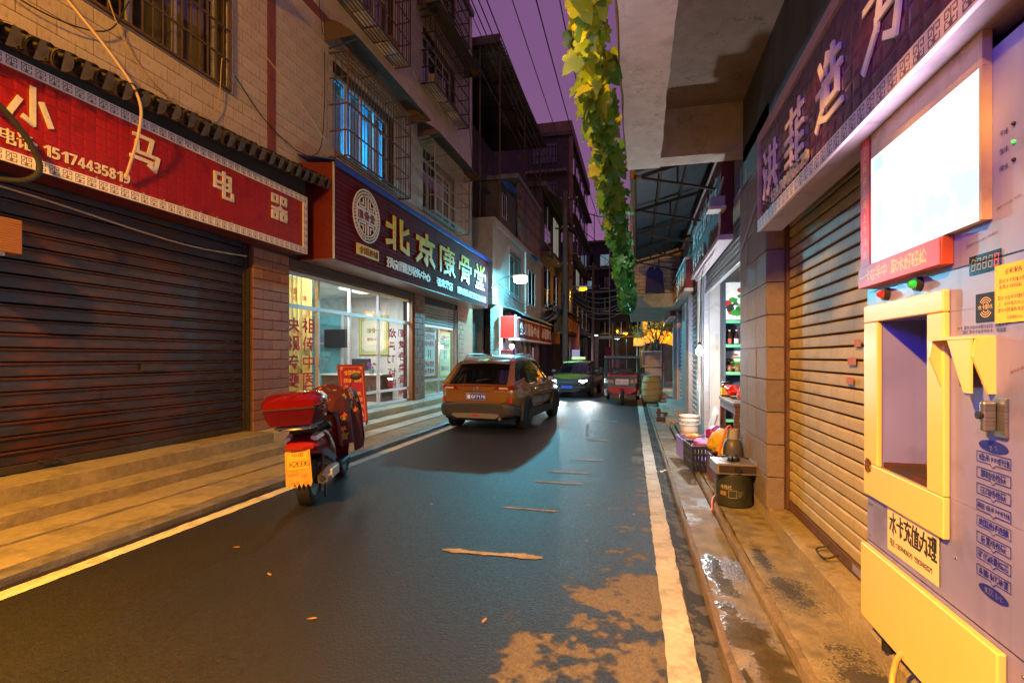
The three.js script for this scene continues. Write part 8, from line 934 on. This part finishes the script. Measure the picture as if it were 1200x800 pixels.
// ---------------------------------------------------------------- barrels, cabinet and tree at the far right
const barrel = (label, x, z, s, y) => { const b = thing('wicker_barrel', label, 'barrel', [x, y, z]), wk = mat(0.42, 0.33, 0.13, { map: tCloth, size: 0.2, rough: 0.75 }); part('body', lathe([[0, 0], [0.24 * s, 0], [0.30 * s, 0.18 * s], [0.32 * s, 0.4 * s], [0.30 * s, 0.62 * s], [0.25 * s, 0.8 * s], [0.2 * s, 0.82 * s], [0, 0.82 * s]], 30), wk, b); for (const [r, y2] of [[0.305, 0.2], [0.325, 0.4], [0.305, 0.62], [0.255, 0.79]]) part('hoop', new THREE.TorusGeometry(r * s, 0.016, 8, 36).rotateX(Math.PI / 2).translate(0, y2 * s, 0), mat(0.25, 0.19, 0.07, { rough: 0.8 }), b); return b; };
barrel('large yellow wicker barrel on the far walkway', 0.42, -16.6, 1.0, 0.205); barrel('smaller wicker barrel behind the large one', 0.45, -17.7, 0.9, 0.205);
{ const c = thing('white_cabinet', 'white open cabinet standing above the wicker barrels', 'cabinet', [0.45, 0.205, -18.6]); part('carcass', [rbox(-0.33, 0.33, 0.0, 1.0, -0.28, 0.28, 0.01), rbox(-0.33, 0.33, 1.05, 1.1, -0.28, 0.28, 0.01), box(-0.33, -0.29, 1.101, 1.55, -0.28, 0.28), box(0.29, 0.33, 1.101, 1.55, -0.28, 0.28), box(-0.29, 0.29, 1.101, 1.55, -0.28, -0.25)], M.white, c); part('top', rbox(-0.35, 0.35, 1.551, 1.6, -0.3, 0.3, 0.01), M.white, c); for (const x of [-0.2, 0, 0.2]) { const b = thing('dark_bottle', 'dark jug standing on the white cabinet', 'bottle', [0.45 + x, 1.806, -18.6], 0, 'jugs on the white cabinet'); part('body', lathe([[0, 0], [0.07, 0], [0.08, 0.15], [0.03, 0.24], [0.03, 0.3], [0, 0.3]], 14), M.ironRust, b); part('handle', new THREE.TorusGeometry(0.04, 0.008, 6, 14).translate(0.07, 0.2, 0), M.ironRust, b); } }
{ // small street tree lit by the hidden lamp
  const t = thing('street_tree', 'small leafy tree lit amber behind the wicker barrels', 'tree', [0.72, 0.1, -22.5]), bk = mat(0.12, 0.08, 0.05, { map: tConcrete, size: 0.6, rough: 0.9 }); const tr = part('trunk', rod([0, 0, 0], [0.05, 2.0, 0], 0.1, 10, 0.07), bk, t); const tips = []; for (let k = 0; k < 9; k++) { const a = k * 2.4, e = [Math.cos(a) * rr(0.4, 0.75), rr(2.5, 3.5), Math.sin(a) * rr(0.4, 0.9)]; part('limb', rod([0.05, 1.7 + 0.05 * k, 0], e, 0.035, 7, 0.012), bk, tr); tips.push(e); }
  const lf = new THREE.Shape(); lf.moveTo(0, 0); lf.quadraticCurveTo(0.03, 0.04, 0, 0.12); lf.quadraticCurveTo(-0.03, 0.04, 0, 0); const g0 = new THREE.ShapeGeometry(lf, 3), a = [], b = []; for (let i = 0; i < 2600; i++) { const c = tips[i % 9], q = new THREE.Matrix4().compose(new THREE.Vector3(c[0] + (rnd() + rnd() - 1) * 0.6, c[1] + (rnd() + rnd() - 1) * 0.5, c[2] + (rnd() + rnd() - 1) * 0.6), new THREE.Quaternion().setFromEuler(new THREE.Euler(rr(0, 6), rr(0, 6), rr(0, 6))), new THREE.Vector3(1, 1, 1).multiplyScalar(rr(0.7, 1.3))); (i % 3 ? a : b).push(g0.clone().applyMatrix4(q)); } const cr = new THREE.Group(); cr.name = 'crown'; t.add(cr); part('foliage', uvm(merge(a)), mat(0.10, 0.13, 0.02, { rough: 0.7 }), cr).userData.kind = 'stuff'; part('foliage', uvm(merge(b)), mat(0.16, 0.14, 0.02, { rough: 0.7 }), cr).userData.kind = 'stuff';
}
{ const a = thing('stall_awning', 'amber lit canvas stall awning beneath the small tree', 'awning', [0.55, 0, -24]); part('canvas', (() => { const g = new THREE.PlaneGeometry(1.9, 1.4, 16, 8), p = g.attributes.position; for (let i = 0; i < p.count; i++) { const x = p.getX(i), y = p.getY(i); p.setZ(i, 0.1 * Math.cos(x * 3.1) - 0.2 * y * y + 0.03 * Math.sin(9 * x + 4 * y)); } g.rotateX(-1.1); g.computeVertexNormals(); return g.translate(0.2, 2.55, 0); })(), mat(0.62, 0.34, 0.12, { map: tCloth, size: 0.2, rough: 0.9 }), a); for (const x of [-0.6, 1.0]) part('post', rod([x, 0.1, 0.3], [x, 2.3, 0.3], 0.03), M.steel, a); part('hanging_cloth', folds(0.6, 1.1, 5, 0.04).translate(-0.2, 1.6, 0.25), mat(0.6, 0.28, 0.06, { map: tCloth, size: 0.2 }), a); }

// ---------------------------------------------------------------- litter
{ const lf = new THREE.Shape(); lf.moveTo(0, 0); lf.quadraticCurveTo(0.022, 0.02, 0, 0.07); lf.quadraticCurveTo(-0.022, 0.03, 0, 0); const g = new THREE.ShapeGeometry(lf, 4), p = g.attributes.position; for (let i = 0; i < p.count; i++) p.setZ(i, 0.25 * Math.abs(p.getX(i)) + 1.5 * (p.getY(i) - 0.035) ** 2); g.rotateX(-Math.PI / 2); g.computeVertexNormals(); uvm(g);
  for (const [x, z, t] of [[-0.03, -5.3, 0.4], [-1.9, -2.75, 2], [-2.6, -3.2, 1], [-0.9, -3.0, 3], [-3.3, -3.6, 5], [-1.4, -6.9, 2.2], [-0.2, -7.7, 0.9], [-2.2, -5.2, 4]]) { const l = solo('fallen_leaf', g, mat(0.32, 0.15, 0.03, { rough: 0.8 }), 'dry brown leaf lying on the open asphalt', 'leaf', 'fallen leaves on the road'); l.position.set(x, 0.006, z); l.rotation.y = t; }
  const w = solo('paper_scrap', (() => { const q = new THREE.PlaneGeometry(0.09, 0.05, 6, 4), r = q.attributes.position; for (let i = 0; i < r.count; i++) r.setZ(i, 0.012 * Math.sin(r.getX(i) * 60) + 0.008 * Math.cos(r.getY(i) * 90)); q.rotateX(-Math.PI / 2); q.computeVertexNormals(); return q; })(), mat(0.7, 0.68, 0.64, { rough: 0.8 }), 'crumpled white paper scrap in the gutter by the kerb', 'litter'); w.position.set(0.34, 0.02, -7.4);
}
scene.traverse((o) => { if (o.isMesh) { o.castShadow = true; o.receiveShadow = true; } });
renderer.render(scene, camera);
